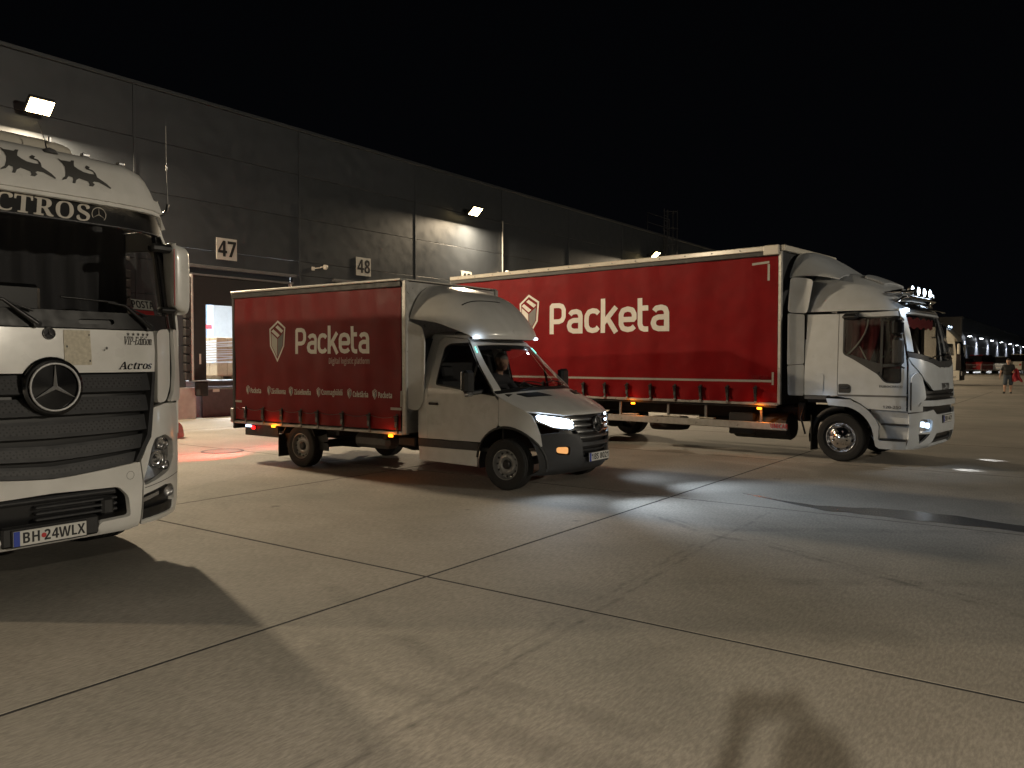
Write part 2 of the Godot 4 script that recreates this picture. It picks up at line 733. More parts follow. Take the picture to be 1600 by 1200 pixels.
func materials() -> void:
	M.white = mat(lin(0.76, 0.75, 0.725), 0.32, 0.0, 0.16, 0.6, 0.08)
	M.white.clearcoat_enabled = true
	M.white.clearcoat = 0.5
	M.white.clearcoat_roughness = 0.12
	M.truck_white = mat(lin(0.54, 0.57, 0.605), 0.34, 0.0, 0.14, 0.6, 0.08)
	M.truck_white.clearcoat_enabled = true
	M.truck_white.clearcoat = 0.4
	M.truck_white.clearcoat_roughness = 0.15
	M.cream = mat(lin(0.62, 0.58, 0.50), 0.35, 0.0, 0.14, 0.6)
	M.cream.clearcoat_enabled = true
	M.cream.clearcoat = 0.4
	M.cream.clearcoat_roughness = 0.15
	M.black = mat(lin(0.014, 0.014, 0.015), 0.5, 0.0, 0.35, 1.4, 0.12)
	M.gloss_black = mat(lin(0.008, 0.008, 0.009), 0.12, 0.0)
	M.dark_grey = mat(lin(0.035, 0.036, 0.04), 0.55, 0.0, 0.3, 1.2, 0.12)
	M.mid_grey = mat(lin(0.12, 0.12, 0.125), 0.5, 0.0, 0.2, 1.2, 0.1)
	M.rubber = mat(lin(0.014, 0.0135, 0.013), 0.8, 0.0, 0.4, 2.0)
	M.chassis = mat(lin(0.012, 0.012, 0.013), 0.65, 0.0, 0.5, 1.5)
	M.steel = mat(lin(0.30, 0.30, 0.30), 0.45, 0.55, 0.35, 1.5, 0.15)
	M.alu = mat(lin(0.48, 0.47, 0.45), 0.38, 0.35, 0.25, 1.2, 0.15)
	M.chrome = mat(lin(0.75, 0.75, 0.76), 0.10, 1.0, 0.0, 1.0)
	M.silver = mat(lin(0.45, 0.45, 0.46), 0.25, 0.8)
	M.glass = pane(0.16)
	M.glass_dark = pane(0.45)
	M.lens = pane(0.12, Color(0.5, 0.5, 0.5))
	M.red = curtain_mat(lin(0.23, 0.0045, 0.007), 0.5, 0.2)
	M.red_dull = curtain_mat(lin(0.20, 0.009, 0.011), 0.42, 0.28)
	M.bright_print = mat(lin(0.78, 0.75, 0.70), 0.5, 0.0, 0.08, 1.0)
	M.van_print = M.bright_print
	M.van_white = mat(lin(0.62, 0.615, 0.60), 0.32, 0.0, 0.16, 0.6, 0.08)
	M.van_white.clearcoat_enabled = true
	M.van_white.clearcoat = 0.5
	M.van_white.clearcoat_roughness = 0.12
	M.print_white = mat(lin(0.62, 0.58, 0.52), 0.5, 0.0, 0.12, 1.0)
	M.print_grey = mat(lin(0.55, 0.53, 0.49), 0.5, 0.0, 0.12, 1.0)
	M.print_dark = mat(lin(0.16, 0.16, 0.165), 0.5, 0.0, 0.12, 1.0)
	M.print_faint = mat(lin(0.45, 0.30, 0.28), 0.5)
	M.ink = mat(lin(0.012, 0.012, 0.013), 0.35)
	M.charcoal_print = mat(lin(0.06, 0.058, 0.055), 0.5)
	M.red_ink = mat(lin(0.45, 0.03, 0.03), 0.5)
	M.blue_ink = mat(lin(0.02, 0.05, 0.35), 0.5)
	M.plate = mat(lin(0.62, 0.61, 0.58), 0.4, 0.0, 0.15, 3.0)
	M.tape = mat(lin(0.42, 0.40, 0.37), 0.35, 0.0, 0.2, 3.0)
	M.amber = glow(Color(1.0, 0.50, 0.06), 9.0)
	M.amber_off = mat(lin(0.45, 0.13, 0.01), 0.25)
	M.red_on = glow(Color(1.0, 0.05, 0.06), 6.0)
	M.white_on = glow(Color(0.86, 0.93, 1.0), 12.0)
	M.white_soft = glow(Color(0.80, 0.90, 1.0), 3.5)
	M.teal_on = glow(Color(0.45, 0.95, 0.85), 2.5)
	M.lamp_face = glow(Color(1.0, 0.88, 0.62), 45.0)
	M.red_cloth = mat(lin(0.14, 0.005, 0.007), 0.85, 0.0, 0.3, 3.0)
	M.skin = mat(lin(0.42, 0.25, 0.18), 0.55)


func curtain_mat(c: Color, rough: float, spec: float) -> StandardMaterial3D:
	var m := mat(c, rough, 0.0, 0.22, 0.35, 0.08)
	var f := FastNoiseLite.new()
	f.frequency = 0.012
	f.fractal_octaves = 3
	f.seed = 5
	var t := NoiseTexture2D.new()
	t.width = 256
	t.height = 256
	t.seamless = true
	t.noise = f
	m.heightmap_enabled = true
	m.heightmap_texture = t
	m.heightmap_scale = 1.0
	m.metallic_specular = spec
	return m


# ---------------------------------------------------------------- ground
func stain_line(img: Image, pts: Array, half: float, dark: float, span: float, grain: FastNoiseLite) -> void:
	var s := img.get_width()
	var mpp := span / s
	for i in pts.size() - 1:
		var a: Vector2 = pts[i]
		var b: Vector2 = pts[i + 1]
		var len := (b - a).length()
		var dir := (b - a) / len
		var side := Vector2(-dir.y, dir.x)
		var na := int(len / mpp) + 1
		var nw := int(half * 2.0 / mpp) + 1
		for k in na:
			for w in nw + 1:
				var o := -half + 2.0 * half * w / nw
				var p := a + dir * (k * mpp) + side * o
				var x := posmod(int(p.x / mpp), s)
				var y := posmod(int(p.y / mpp), s)
				var soft := 1.0 - pow(absf(o) / half, 3.0)
				var g := clampf(0.65 + grain.get_noise_2d(p.x * 60.0, p.y * 60.0) * 1.2, 0.0, 1.0)
				var c := img.get_pixel(x, y)
				var m := 1.0 - dark * soft * g
				img.set_pixel(x, y, Color(c.r * m, c.g * m, c.b * m))


func build_ground() -> void:
	var span := 44.0
	var size := 1400
	# worn, blotched concrete: coarse stains from noise, then tyre marks
	var f1 := FastNoiseLite.new()
	f1.seed = 3
	f1.frequency = 0.006
	f1.fractal_octaves = 5
	var f2 := FastNoiseLite.new()
	f2.seed = 9
	f2.frequency = 0.03
	f2.fractal_octaves = 4
	f2.domain_warp_enabled = true
	f2.domain_warp_amplitude = 40.0
	var a := f1.get_seamless_image(size, size)
	var b := f2.get_seamless_image(size, size)
	a.convert(Image.FORMAT_L8)
	b.convert(Image.FORMAT_L8)
	var da := a.get_data()
	var db := b.get_data()
	var bytes := PackedByteArray()
	bytes.resize(size * size * 3)
	for i in size * size:
		var t := 0.80 + (da[i] - 128) * 0.0007 + (db[i] - 128) * 0.0004
		var w := t + (da[i] - 128) * 0.0001
		bytes[i * 3] = int(clampf(w, 0.0, 1.0) * 255.0)
		bytes[i * 3 + 1] = int(clampf(t * 0.985, 0.0, 1.0) * 255.0)
		bytes[i * 3 + 2] = int(clampf(t * 0.955, 0.0, 1.0) * 255.0)
	var img := Image.create_from_data(size, size, false, Image.FORMAT_RGB8, bytes)
	var grain := FastNoiseLite.new()
	grain.seed = 21
	grain.frequency = 0.05
	grain.fractal_octaves = 3
	var lines := [
		[[Vector2(8.0, -3.9), Vector2(7.4, -3.0), Vector2(7.34, -2.5), Vector2(6.85, -1.55), Vector2(6.57, -0.95), Vector2(6.23, -0.33), Vector2(5.7, 0.7)], 0.05, 0.15],
		[[Vector2(8.12, -3.9), Vector2(7.52, -3.0), Vector2(7.46, -2.5), Vector2(6.97, -1.55), Vector2(6.69, -0.95), Vector2(6.35, -0.33), Vector2(5.8, 0.7)], 0.03, 0.14],
		[[Vector2(1.5, -2.5), Vector2(2.73, -2.56), Vector2(3.66, -2.64), Vector2(4.45, -2.69), Vector2(5.5, -2.76), Vector2(7.0, -2.87), Vector2(8.9, -2.9)], 0.03, 0.18],
		[[Vector2(1.5, -2.62), Vector2(2.73, -2.68), Vector2(3.66, -2.76), Vector2(4.45, -2.81), Vector2(5.5, -2.87), Vector2(7.0, -2.97)], 0.022, 0.14],
		[[Vector2(3.3, -4.2), Vector2(2.97, -3.2), Vector2(2.93, -2.6), Vector2(2.9, -1.9), Vector2(3.0, 0.0)], 0.14, 0.09],
		[[Vector2(4.2, -5.0), Vector2(3.6, -3.6), Vector2(3.3, -2.6), Vector2(3.3, -1.6)], 0.10, 0.08],
	]
	for k in 20:
		var c := Vector2(rng.randf_range(-8, 34), rng.randf_range(-20, 10))
		var r := rng.randf_range(6.0, 22.0)
		var a0 := rng.randf_range(0, TAU)
		var sw := rng.randf_range(0.25, 0.9) * (1.0 if k % 2 else -1.0)
		var pts := []
		var pts2 := []
		for q in 12:
			var an := a0 + sw * q / 11.0
			pts.append(c + Vector2(cos(an), sin(an)) * r)
			pts2.append(c + Vector2(cos(an), sin(an)) * (r + 1.9))
		var wd := rng.randf_range(0.05, 0.14)
		var dk := rng.randf_range(0.03, 0.09)
		lines.append([pts, wd, dk])
		lines.append([pts2, wd, dk])
	for l in lines:
		stain_line(img, l[0], l[1], l[2], span, grain)
	# oil drips and small spots
	for k in 240:
		var p := Vector2(rng.randf_range(0, span), rng.randf_range(0, span))
		var r := rng.randf_range(0.02, 0.07) if k % 6 else rng.randf_range(0.1, 0.3)
		var dk := rng.randf_range(0.12, 0.4) if k % 6 else rng.randf_range(0.06, 0.16)
		stain_line(img, [p, p + Vector2(r, r * rng.randf_range(-1, 1))], r, dk, span, grain)
	var tex := ImageTexture.create_from_image(img)
	var fine := noise_tex(1024, 0.03, Color(0.70, 0.70, 0.70), Color(1.0, 1.0, 1.0), 7, FastNoiseLite.TYPE_SIMPLEX_SMOOTH, 31)
	fine.noise.fractal_gain = 0.72
	var fn := FastNoiseLite.new()
	fn.frequency = 0.05
	fn.fractal_octaves = 5
	fn.seed = 4
	var bump := NoiseTexture2D.new()
	bump.width = 512
	bump.height = 512
	bump.seamless = true
	bump.noise = fn
	var tints := []
	for k in 4:
		var m := StandardMaterial3D.new()
		var t: float = [1.0, 0.94, 1.05, 0.98][k]
		m.albedo_color = lin(0.51 * t, 0.488 * t, 0.45 * t)
		m.albedo_texture = tex
		m.uv1_triplanar = true
		m.uv1_world_triplanar = true
		m.uv1_scale = Vector3.ONE / span
		m.roughness = 0.78
		m.detail_enabled = true
		m.detail_blend_mode = BaseMaterial3D.BLEND_MODE_MUL
		m.detail_albedo = fine
		m.detail_uv_layer = BaseMaterial3D.DETAIL_UV_2
		m.uv2_triplanar = true
		m.uv2_world_triplanar = true
		m.uv2_scale = Vector3(0.33, 0.5, 1.3)
		tints.append(m)
	M.concrete = tints[0]
	# bed below the slabs: dark joint filler near, the same yard surface far off
	var base := MB.new()
	base.quad(Vector3(-220, -0.065, 220), Vector3(420, -0.065, 220), Vector3(420, -0.065, -420), Vector3(-220, -0.065, -420))
	for q in [[-220.0, -8.83, -420.0, 220.0], [49.69, 420.0, -420.0, 220.0], [-8.83, 49.69, 9.31, 220.0], [-8.83, 49.69, -420.0, -22.21]]:
		base.quad(Vector3(q[0], -0.001, q[3]), Vector3(q[1], -0.001, q[3]), Vector3(q[1], -0.001, q[2]), Vector3(q[0], -0.001, q[2]))
	var ground := structure("ground", base, M.concrete)
	var filler := MB.new()
	filler.quad(Vector3(-8.9, -0.0025, 9.4), Vector3(49.8, -0.0025, 9.4), Vector3(49.8, -0.0025, -22.3), Vector3(-8.9, -0.0025, -22.3))
	part("joint_filler", filler, mat(lin(0.006, 0.006, 0.006), 0.95), ground)
	var slab := MB.new().box(Vector3(0, -0.03, 0), Vector3(4.468, 0.06, 4.468)).mesh()
	for i in range(-3, 10):
		for j in range(-4, 3):
			var o := part("slab", slab, tints[rng.randi() % 4], ground)
			o.position = Vector3(4.68 + 4.5 * (i + 0.5), 0, -4.2 + 4.5 * (j + 0.5))
	# wet streak along a joint
	var wet: StandardMaterial3D = tints[1].duplicate()
	wet.albedo_color = lin(0.20, 0.20, 0.205)
	wet.roughness = 0.26
	var pud := MB.new()
	var outline := rounded(pv([9.98, -3.62, 9.84, -3.25, 9.70, -2.95, 9.66, -2.7, 9.60, -2.55, 9.68, -2.42, 9.70, -2.2, 9.84, -2.02, 9.86, -1.8, 9.92, -1.6, 9.86, -1.35, 9.88, -1.15, 9.74, -0.85, 9.66, -0.55, 9.72, -0.2, 9.82, 0.4, 9.70, 1.0, 9.62, 1.6, 9.4, 2.2, 9.3, 1.2, 9.34, 0.5, 9.27, -0.1, 9.30, -0.5, 9.38, -0.8, 9.33, -1.06, 9.38, -1.3, 9.31, -1.5, 9.38, -1.8, 9.35, -2.05, 9.42, -2.2, 9.32, -2.37, 9.44, -2.55, 9.52, -2.75, 9.66, -3.0, 9.82, -3.3]), 0.12, 3)
	pud.at(Transform3D(Basis(Vector3.RIGHT, PI / 2), Vector3.ZERO)).prism(outline, -0.005, -0.001)
	var puddle := structure("puddle", pud, wet)
	puddle.set_meta("label", "dark wet streak lying along a concrete joint")


# ---------------------------------------------------------------- warehouse
func build_warehouse() -> void:
	var wall := mat(lin(0.036, 0.041, 0.049), 0.42, 0.0, 0.18, 0.3, 0.08)
	var wall2 := mat(lin(0.033, 0.038, 0.045), 0.42, 0.0, 0.22, 0.37, 0.08)
	var pink := mat(lin(0.42, 0.40, 0.39), 0.7, 0.0, 0.25, 0.6)
	var dark := mat(lin(0.018, 0.018, 0.019), 0.7, 0.0, 0.3, 1.0)
	var w := thing("warehouse", "long dark grey panelled warehouse with a row of loading docks", "warehouse", Vector3(0, 0, WALL_Z))
	var rows := [0.9, 2.1, 3.5, 4.45, 4.9, 6.3, 7.7, 9.1]
	var first := -5
	var last := 12
	var cache := {}
	for b in range(first, last):
		var x0 := 11.75 + BAY * b
		var near := b >= -3
		for r in rows.size() - 1:
			var y0: float = rows[r]
			var y1: float = rows[r + 1]
			var spans := [[0.0, BAY]]
			if y1 < 4.5:
				spans = [[0.0, 1.45], [5.25, BAY]]
			for s in spans:
				if not near and r > 3:
					continue
				var key := "%.2f %.2f %.2f" % [s[1] - s[0], y1 - y0, 0.0]
				var wd: float = s[1] - s[0] - 0.014
				var ht := y1 - y0 - 0.010
				if not cache.has(key):
					cache[key] = MB.new().box(Vector3(0, 0, 0), Vector3(wd, ht, 0.1), 0.006).mesh()
				var o := part("wall_panel", cache[key], wall if rng.randf() < 0.6 else wall2, w)
				o.position = Vector3(x0 + (s[0] + s[1]) * 0.5, (y0 + y1) * 0.5, -0.05)
		# joint post and the plinth pieces beside the dock pit
		for s in [[0.0, 1.75], [4.95, BAY]]:
			var pl := part("plinth", MB.new().box(Vector3.ZERO, Vector3(s[1] - s[0] - 0.006, 0.9, 0.12), 0.01), pink, w)
			pl.position = Vector3(x0 + (s[0] + s[1]) * 0.5, 0.449, -0.05)
		part("joint_cover", MB.new().box(Vector3(x0, 5.0, 0.012), Vector3(0.07, 8.2, 0.022), 0.004), wall, w)
	var far_x0 := 11.75 + BAY * last
	# the wall running on to both sides beyond the single panels, the inner skin and the roof edge
	part("wall_extension", MB.new().box(Vector3((far_x0 + 118.0) * 0.5, 4.55, -0.06), Vector3(118.0 - far_x0, 9.09, 0.1)), wall, w)
	part("wall_extension", MB.new().box(Vector3((-70.0 + 11.75 + BAY * first) * 0.5, 4.55, -0.06), Vector3(11.75 + BAY * first + 70.0, 9.09, 0.1)), wall, w)
	part("parapet_cap", MB.new().box(Vector3(24.0, 9.15, -0.05), Vector3(188.0, 0.10, 0.26), 0.01), wall2, w)
	part("roof", MB.new().box(Vector3(24.0, 8.8, -22.0), Vector3(188.0, 0.3, 43.6)), dark, w)
	part("inner_skin", MB.new().box(Vector3(24.0, 6.9, -0.19), Vector3(188.0, 3.8, 0.12)), dark, w)
	part("back_wall", MB.new().box(Vector3(24.0, 4.4, -43.8), Vector3(188.0, 8.8, 0.2)), dark, w)
	for sx in [-70.0, 118.0]:
		part("end_wall", MB.new().box(Vector3(sx, 4.5, -22.0), Vector3(0.2, 9.0, 43.6)), wall, w)
	part("dock_floor", MB.new().box(Vector3(24.0, 0.5, -22.1), Vector3(187.0, 1.14, 43.2)), mat(lin(0.36, 0.36, 0.36), 0.5, 0.0, 0.2, 0.5), w)
	# docks
	for b in range(first, last):
		var x0 := 11.75 + BAY * b
		dock(w, x0, b == 0, dark, pink, wall)
	build_dock_room(w)
	# numbers over the docks
	var sg := [[14.56, 4.99, "47", " above the open lit dock"], [20.12, 4.99, "48", " above the red box of the small van"], [25.9, 5.02, "49", " half hidden by the roof of the large truck"], [8.95, 4.99, "46", " on the wall behind the white tractor unit"], [31.3, 5.0, "50", " hidden behind the large red truck"]]
	for s in sg:
		var t := thing("dock_sign", "square sign with the number %s" % s[2] + s[3], "sign", Vector3(s[0], s[1] - 0.32, WALL_Z + 0.003), 0.0, "dock number signs")
		part("board", MB.new().box(Vector3(0, 0.32, 0.012), Vector3(0.70, 0.64, 0.024), 0.004), mat(lin(0.46, 0.45, 0.42), 0.4, 0.0, 0.15, 2.0), t)
		var d := part("number", text_mesh(s[2], 0.47, 0.006), M.ink, t)
		d.position = Vector3(0, 0.32, 0.027)
		d.scale = Vector3(0.9, 1, 1)


func dock(w: Node3D, x0: float, open: bool, dark: Material, pink: Material, wall: Material) -> void:
	var shelter := Node3D.new()
	shelter.name = "dock_shelter"
	w.add_child(shelter, true)
	shelter.position = Vector3(x0, 0, 0)
	# lintel trim, posts and the dark flaps that seal against a lorry
	part("lintel", MB.new().box(Vector3(3.36, 4.12, -0.24), Vector3(3.9, 0.66, 0.06)), dark, shelter)
	for sx in [1.60, 5.11]:
		part("jamb", MB.new().box(Vector3(sx, 2.45, -0.24), Vector3(0.42, 2.68, 0.06)), dark, shelter)
	part("head_trim", MB.new().box(Vector3(3.35, 4.40, 0.06), Vector3(3.95, 0.09, 0.14), 0.01), M.mid_grey, shelter)
	part("head_rail", MB.new().box(Vector3(3.40, 4.16, 0.05), Vector3(3.62, 0.06, 0.12), 0.01), M.mid_grey, shelter)
	for sx in [[1.60, 1.46], [5.12, 5.26]]:
		part("post", MB.new().box(Vector3(sx[0], 2.62, 0.05), Vector3(0.07, 3.05, 0.12), 0.01), pink, shelter)
		var fl := MB.new()
		for k in 12:
			fl.box(Vector3(sx[1], 1.22 + k * 0.252, 0.03), Vector3(0.20, 0.235, 0.16), 0.03)
		part("edge_cushion", fl, dark, shelter)
	part("head_curtain", MB.new().box(Vector3(3.36, 3.72, -0.06), Vector3(3.4, 0.82, 0.03), 0.008), dark, shelter)
	for sx in [1.89, 4.84]:
		part("side_curtain", MB.new().box(Vector3(sx, 2.2, -0.07), Vector3(0.50, 2.24, 0.03), 0.008), dark, shelter)
	part("warning_strip", MB.new().box(Vector3(1.93, 1.72, -0.045), Vector3(0.06, 0.30, 0.012), 0.003), M.print_white, shelter)
	for sx in [1.86, 4.86]:
		part("dock_bumper", MB.new().box(Vector3(sx, 0.86, 0.12), Vector3(0.30, 0.42, 0.26), 0.03), M.rubber, shelter)
		part("bumper_plate", MB.new().box(Vector3(sx - 0.05, 1.09, 0.10), Vector3(0.5, 0.03, 0.34), 0.006), M.steel, shelter)
	# pit front with the leveller's lip
	part("pit_wall", MB.new().box(Vector3(3.36, 0.45, -0.18), Vector3(2.6, 0.9, 0.1), 0.01), mat(lin(0.10, 0.07, 0.075), 0.6, 0.0, 0.3, 0.8), shelter)
	part("leveller_lip", MB.new().box(Vector3(3.36, 1.0, -0.09), Vector3(2.5, 0.14, 0.06), 0.01), mat(lin(0.06, 0.05, 0.055), 0.5, 0.3), shelter)
	part("leveller_lip", MB.new().box(Vector3(3.36, 0.84, -0.07), Vector3(2.5, 0.05, 0.10), 0.01), M.steel, shelter)
	part("reflector", MB.new().box(Vector3(2.42, 0.79, -0.01), Vector3(0.22, 0.09, 0.02), 0.004), M.print_white, shelter)
	if not open:
		for k in 6:
			part("door_panel", MB.new().box(Vector3(3.36, 1.27 + k * 0.49, -0.22), Vector3(3.4, 0.482, 0.05), 0.01), M.mid_grey, shelter)


func build_dock_room(w: Node3D) -> void:
	var x0 := 11.75
	var wallm := mat(lin(0.70, 0.71, 0.72), 0.7, 0.0, 0.1, 0.5)
	part("room_wall", MB.new().box(Vector3(x0 - 1.6, 3.3, -6.6), Vector3(0.1, 4.4, 12.6)), wallm, w)
	part("room_wall", MB.new().box(Vector3(x0 + 13.6, 3.3, -6.6), Vector3(0.1, 4.4, 12.6)), wallm, w)
	part("room_wall", MB.new().box(Vector3(x0 + 6.0, 3.3, -13.0), Vector3(15.3, 4.4, 0.1)), wallm, w)
	part("room_ceiling", MB.new().box(Vector3(x0 + 6.0, 5.6, -6.65), Vector3(15.3, 0.1, 12.8)), wallm, w)
	part("room_front", MB.new().box(Vector3(x0 + 9.6, 3.3, -0.34), Vector3(8.0, 4.4, 0.1)), wallm, w)
	part("room_front", MB.new().box(Vector3(x0 - 0.1, 3.3, -0.34), Vector3(2.9, 4.4, 0.1)), wallm, w)
	# strip lights under the ceiling
	for k in 2:
		for q in 2:
			var l := thing("strip_light", "white strip light under the ceiling inside the open dock, %s" % ["nearer the door on the left", "nearer the door on the right", "deeper inside on the left", "deeper inside on the right"][k * 2 + q], "strip light", Vector3(x0 + 3.0 + 4.0 * q, 5.38, WALL_Z - 2.6 - 4.6 * k), 0.0, "strip lights in the dock room")
			part("housing", MB.new().box(Vector3(0, 0.12, 0), Vector3(1.5, 0.07, 0.16), 0.01), wallm, l)
			part("light_tube", MB.new().box(Vector3(0, 0.07, 0), Vector3(1.44, 0.025, 0.10), 0.006), glow(Color(0.95, 0.98, 1.0), 9.0), l)
			var a := AreaLight3D.new()
			a.name = "area_light"
			l.add_child(a)
			a.position = Vector3(0, 0.045, 0)
			a.rotation.x = -PI / 2
			a.area_size = Vector2(1.44, 0.10)
			a.light_color = Color(0.95, 0.98, 1.0)
			a.light_energy = 80.0
			a.area_range = 30.0
			a.shadow_enabled = true
	# wrapped pallet load standing just inside
	var card := mat(lin(0.50, 0.36, 0.21), 0.75, 0.0, 0.2, 1.5)
	var wood := mat(lin(0.36, 0.24, 0.13), 0.8, 0.0, 0.3, 2.0)
	var film := mat(lin(0.72, 0.72, 0.72), 0.25)
	var names := ["nearest the dock door", "behind the first on the right", "second from the dock door, further right"]
	var spots := [Vector3(15.80, 1.071, -22.9), Vector3(17.3, 1.071, -23.4), Vector3(18.8, 1.071, -23.6)]
	for s in 3:
		var p := thing("pallet_load", "film-wrapped stack of brown cartons on a wooden pallet, %s" % names[s], "pallet load", spots[s], 0.0, "wrapped pallet loads")
		for k in 3:
			part("stringer", MB.new().box(Vector3(-0.42 + 0.42 * k, 0.05, 0), Vector3(0.1, 0.1, 0.82), 0.004), wood, p)
		for k in 5:
			part("deck_board", MB.new().box(Vector3(0, 0.112, -0.36 + 0.18 * k), Vector3(1.2, 0.022, 0.13), 0.003), wood, p)
		for lv in 3:
			for cx in 3:
				for cz in 2:
					var hgt: float = [0.40, 0.42, 0.38][lv]
					part("carton", MB.new().box(Vector3(-0.39 + 0.39 * cx + rng.randf_range(-0.006, 0.006), 0.125 + 0.415 * lv + hgt * 0.5, -0.2 + 0.4 * cz), Vector3(0.38, hgt, 0.39), 0.008), card, p)
		for k in 9:
			var wr := MB.new()
			wr.bar(Vector3(-0.585, 0.55 + 0.08 * k + rng.randf_range(-0.04, 0.04), 0.408), Vector3(0.585, 0.60 + 0.08 * k + rng.randf_range(-0.05, 0.05), 0.408), 0.004, rng.randf_range(0.02, 0.05))
			wr.bar(Vector3(-0.60, 0.55 + 0.08 * k, -0.4), Vector3(-0.60, 0.58 + 0.08 * k, 0.4), 0.004, 0.05)
			part("wrap_band", wr, film, p)
	# steel rack behind, with a red beam
	var blue := mat(lin(0.30, 0.42, 0.60), 0.5)
	var redp := mat(lin(0.55, 0.03, 0.04), 0.5)
	var r := thing("storage_rack", "blue-grey steel storage rack with red beams and white cartons", "rack", Vector3(15.6, 1.071, -27.0))
	for k in 4:
		for dz in [-0.4, 0.4]:
			part("upright", MB.new().box(Vector3(-2.4 + 1.5 * k, 1.9, dz), Vector3(0.26 if dz > 0 else 0.1, 3.8, 0.08), 0.006), blue, r)
	for lv in 3:
		for dz in [-0.4, 0.4]:
			part("beam", MB.new().box(Vector3(-0.15, 0.9 + 0.95 * lv, dz * 1.12), Vector3(4.6, 0.14, 0.05), 0.006), redp if lv == 1 else M.print_white, r)
		part("shelf", MB.new().box(Vector3(-0.15, 0.99 + 0.95 * lv, 0), Vector3(4.6, 0.03, 0.8), 0.004), M.steel, r)
	for k in 9:
		var lv := k % 3
		var bx := part("rack_box", MB.new().box(Vector3.ZERO, Vector3(0.8, 0.5, 0.6), 0.01), [M.print_white, M.mid_grey, card][(k * 7) % 3], r)
		bx.position = Vector3(-1.7 + 1.5 * (k / 3), 1.26 + 0.95 * lv, 0)


func build_wall_lamps() -> void:
	var where := ["glaring at the far left above the white tractor unit", "glaring above the sign with number 49", "glaring just above the roof of the large red truck"]
	for k in range(-1, 6):
		var x := 9.14 + 16.75 * k
		var lab := "warm wall floodlight "
		lab += where[k] if k >= 0 and k < 3 else "outside the picture, %s along the wall" % ["third to the left", "second to the left", "first to the left"][k + 3] if k < 0 else "hidden behind the red truck, %s of these along the wall" % ["", "", "", "first", "second", "third", "fourth"][k]
		var t := thing("wall_lamp", lab, "floodlight", Vector3(x, 7.7, WALL_Z + 0.003), 0.0, "floodlights along the warehouse wall")
		part("bracket", MB.new().box(Vector3(0, 0.02, 0.012), Vector3(0.16, 0.2, 0.024), 0.004), M.dark_grey, t)
		part("arm", MB.new().tube([Vector3(0, 0.02, 0.02), Vector3(0, 0.10, 0.18), Vector3(0, 0.12, 0.36)], 0.022, 8), M.dark_grey, t)
		var head := Transform3D(Basis(Vector3.RIGHT, deg_to_rad(-42)), Vector3(0, 0.06, 0.50))
		part("housing", MB.new().at(head).box(Vector3(0, 0.03, 0), Vector3(0.60, 0.10, 0.44), 0.02), M.dark_grey, t)
		part("lamp_lens", MB.new().at(head).box(Vector3(0, -0.028, 0), Vector3(0.54, 0.012, 0.38), 0.004), M.lamp_face, t)
		var a := AreaLight3D.new()
		a.name = "area_light"
		t.add_child(a)
		a.transform = head * Transform3D(Basis(Vector3.RIGHT, -PI / 2), Vector3(0, -0.045, 0))
		a.area_size = Vector2(0.54, 0.38)
		a.light_color = WARM
		a.light_energy = 215.0
		a.area_range = 90.0
		a.area_attenuation = 2.0
		a.shadow_enabled = true


func build_far_warehouse() -> void:
	var wall := mat(lin(0.05, 0.052, 0.06), 0.5, 0.0, 0.2, 0.1)
	var w := thing("far_warehouse", "dark warehouse far off at the right edge with bright wall lamps", "warehouse", Vector3(121, 0, -14))
	for k in 20:
		for r in 4:
			part("wall_panel", MB.new().box(Vector3(5.0 + 10.0 * k, 0.9 + 1.8 * r, 0), Vector3(9.95, 1.78, 0.2), 0.02), wall, w)
	part("end_wall", MB.new().box(Vector3(0.1, 3.6, -20.1), Vector3(0.2, 7.2, 40.0)), M.black, w)
	part("roof", MB.new().box(Vector3(100, 7.3, -20), Vector3(200, 0.2, 40.4)), M.black, w)
	for k in 7:
		var x: float = [124.0, 138.0, 154.0, 171.0, 190.0, 209.0, 231.0][k]
		var t := thing("wall_lamp", "%s of the small white lamps along the far dark warehouse" % ["nearest", "second nearest", "third nearest", "middle", "third farthest", "second farthest", "farthest"][k], "floodlight", Vector3(x, 4.7, -13.9), 0.0, "lamps on the far warehouse")
		part("arm", MB.new().tube([Vector3(0, 0.1, 0), Vector3(0, 0.2, 0.4)], 0.03, 6), M.dark_grey, t)
		part("housing", MB.new().box(Vector3(0, 0.22, 0.6), Vector3(0.8, 0.14, 0.5), 0.03), M.dark_grey, t)
		part("lamp_lens", MB.new().box(Vector3(0, 0.135, 0.6), Vector3(0.7, 0.02, 0.4)), glow(Color(0.95, 0.97, 1.0), 40.0), t)
		spot(t, Vector3(0, 0.08, 0.6), Vector3(0, -1, 0.0), Color(0.93, 0.96, 1.0), 130.0, 58.0, 0.4, 0.2)


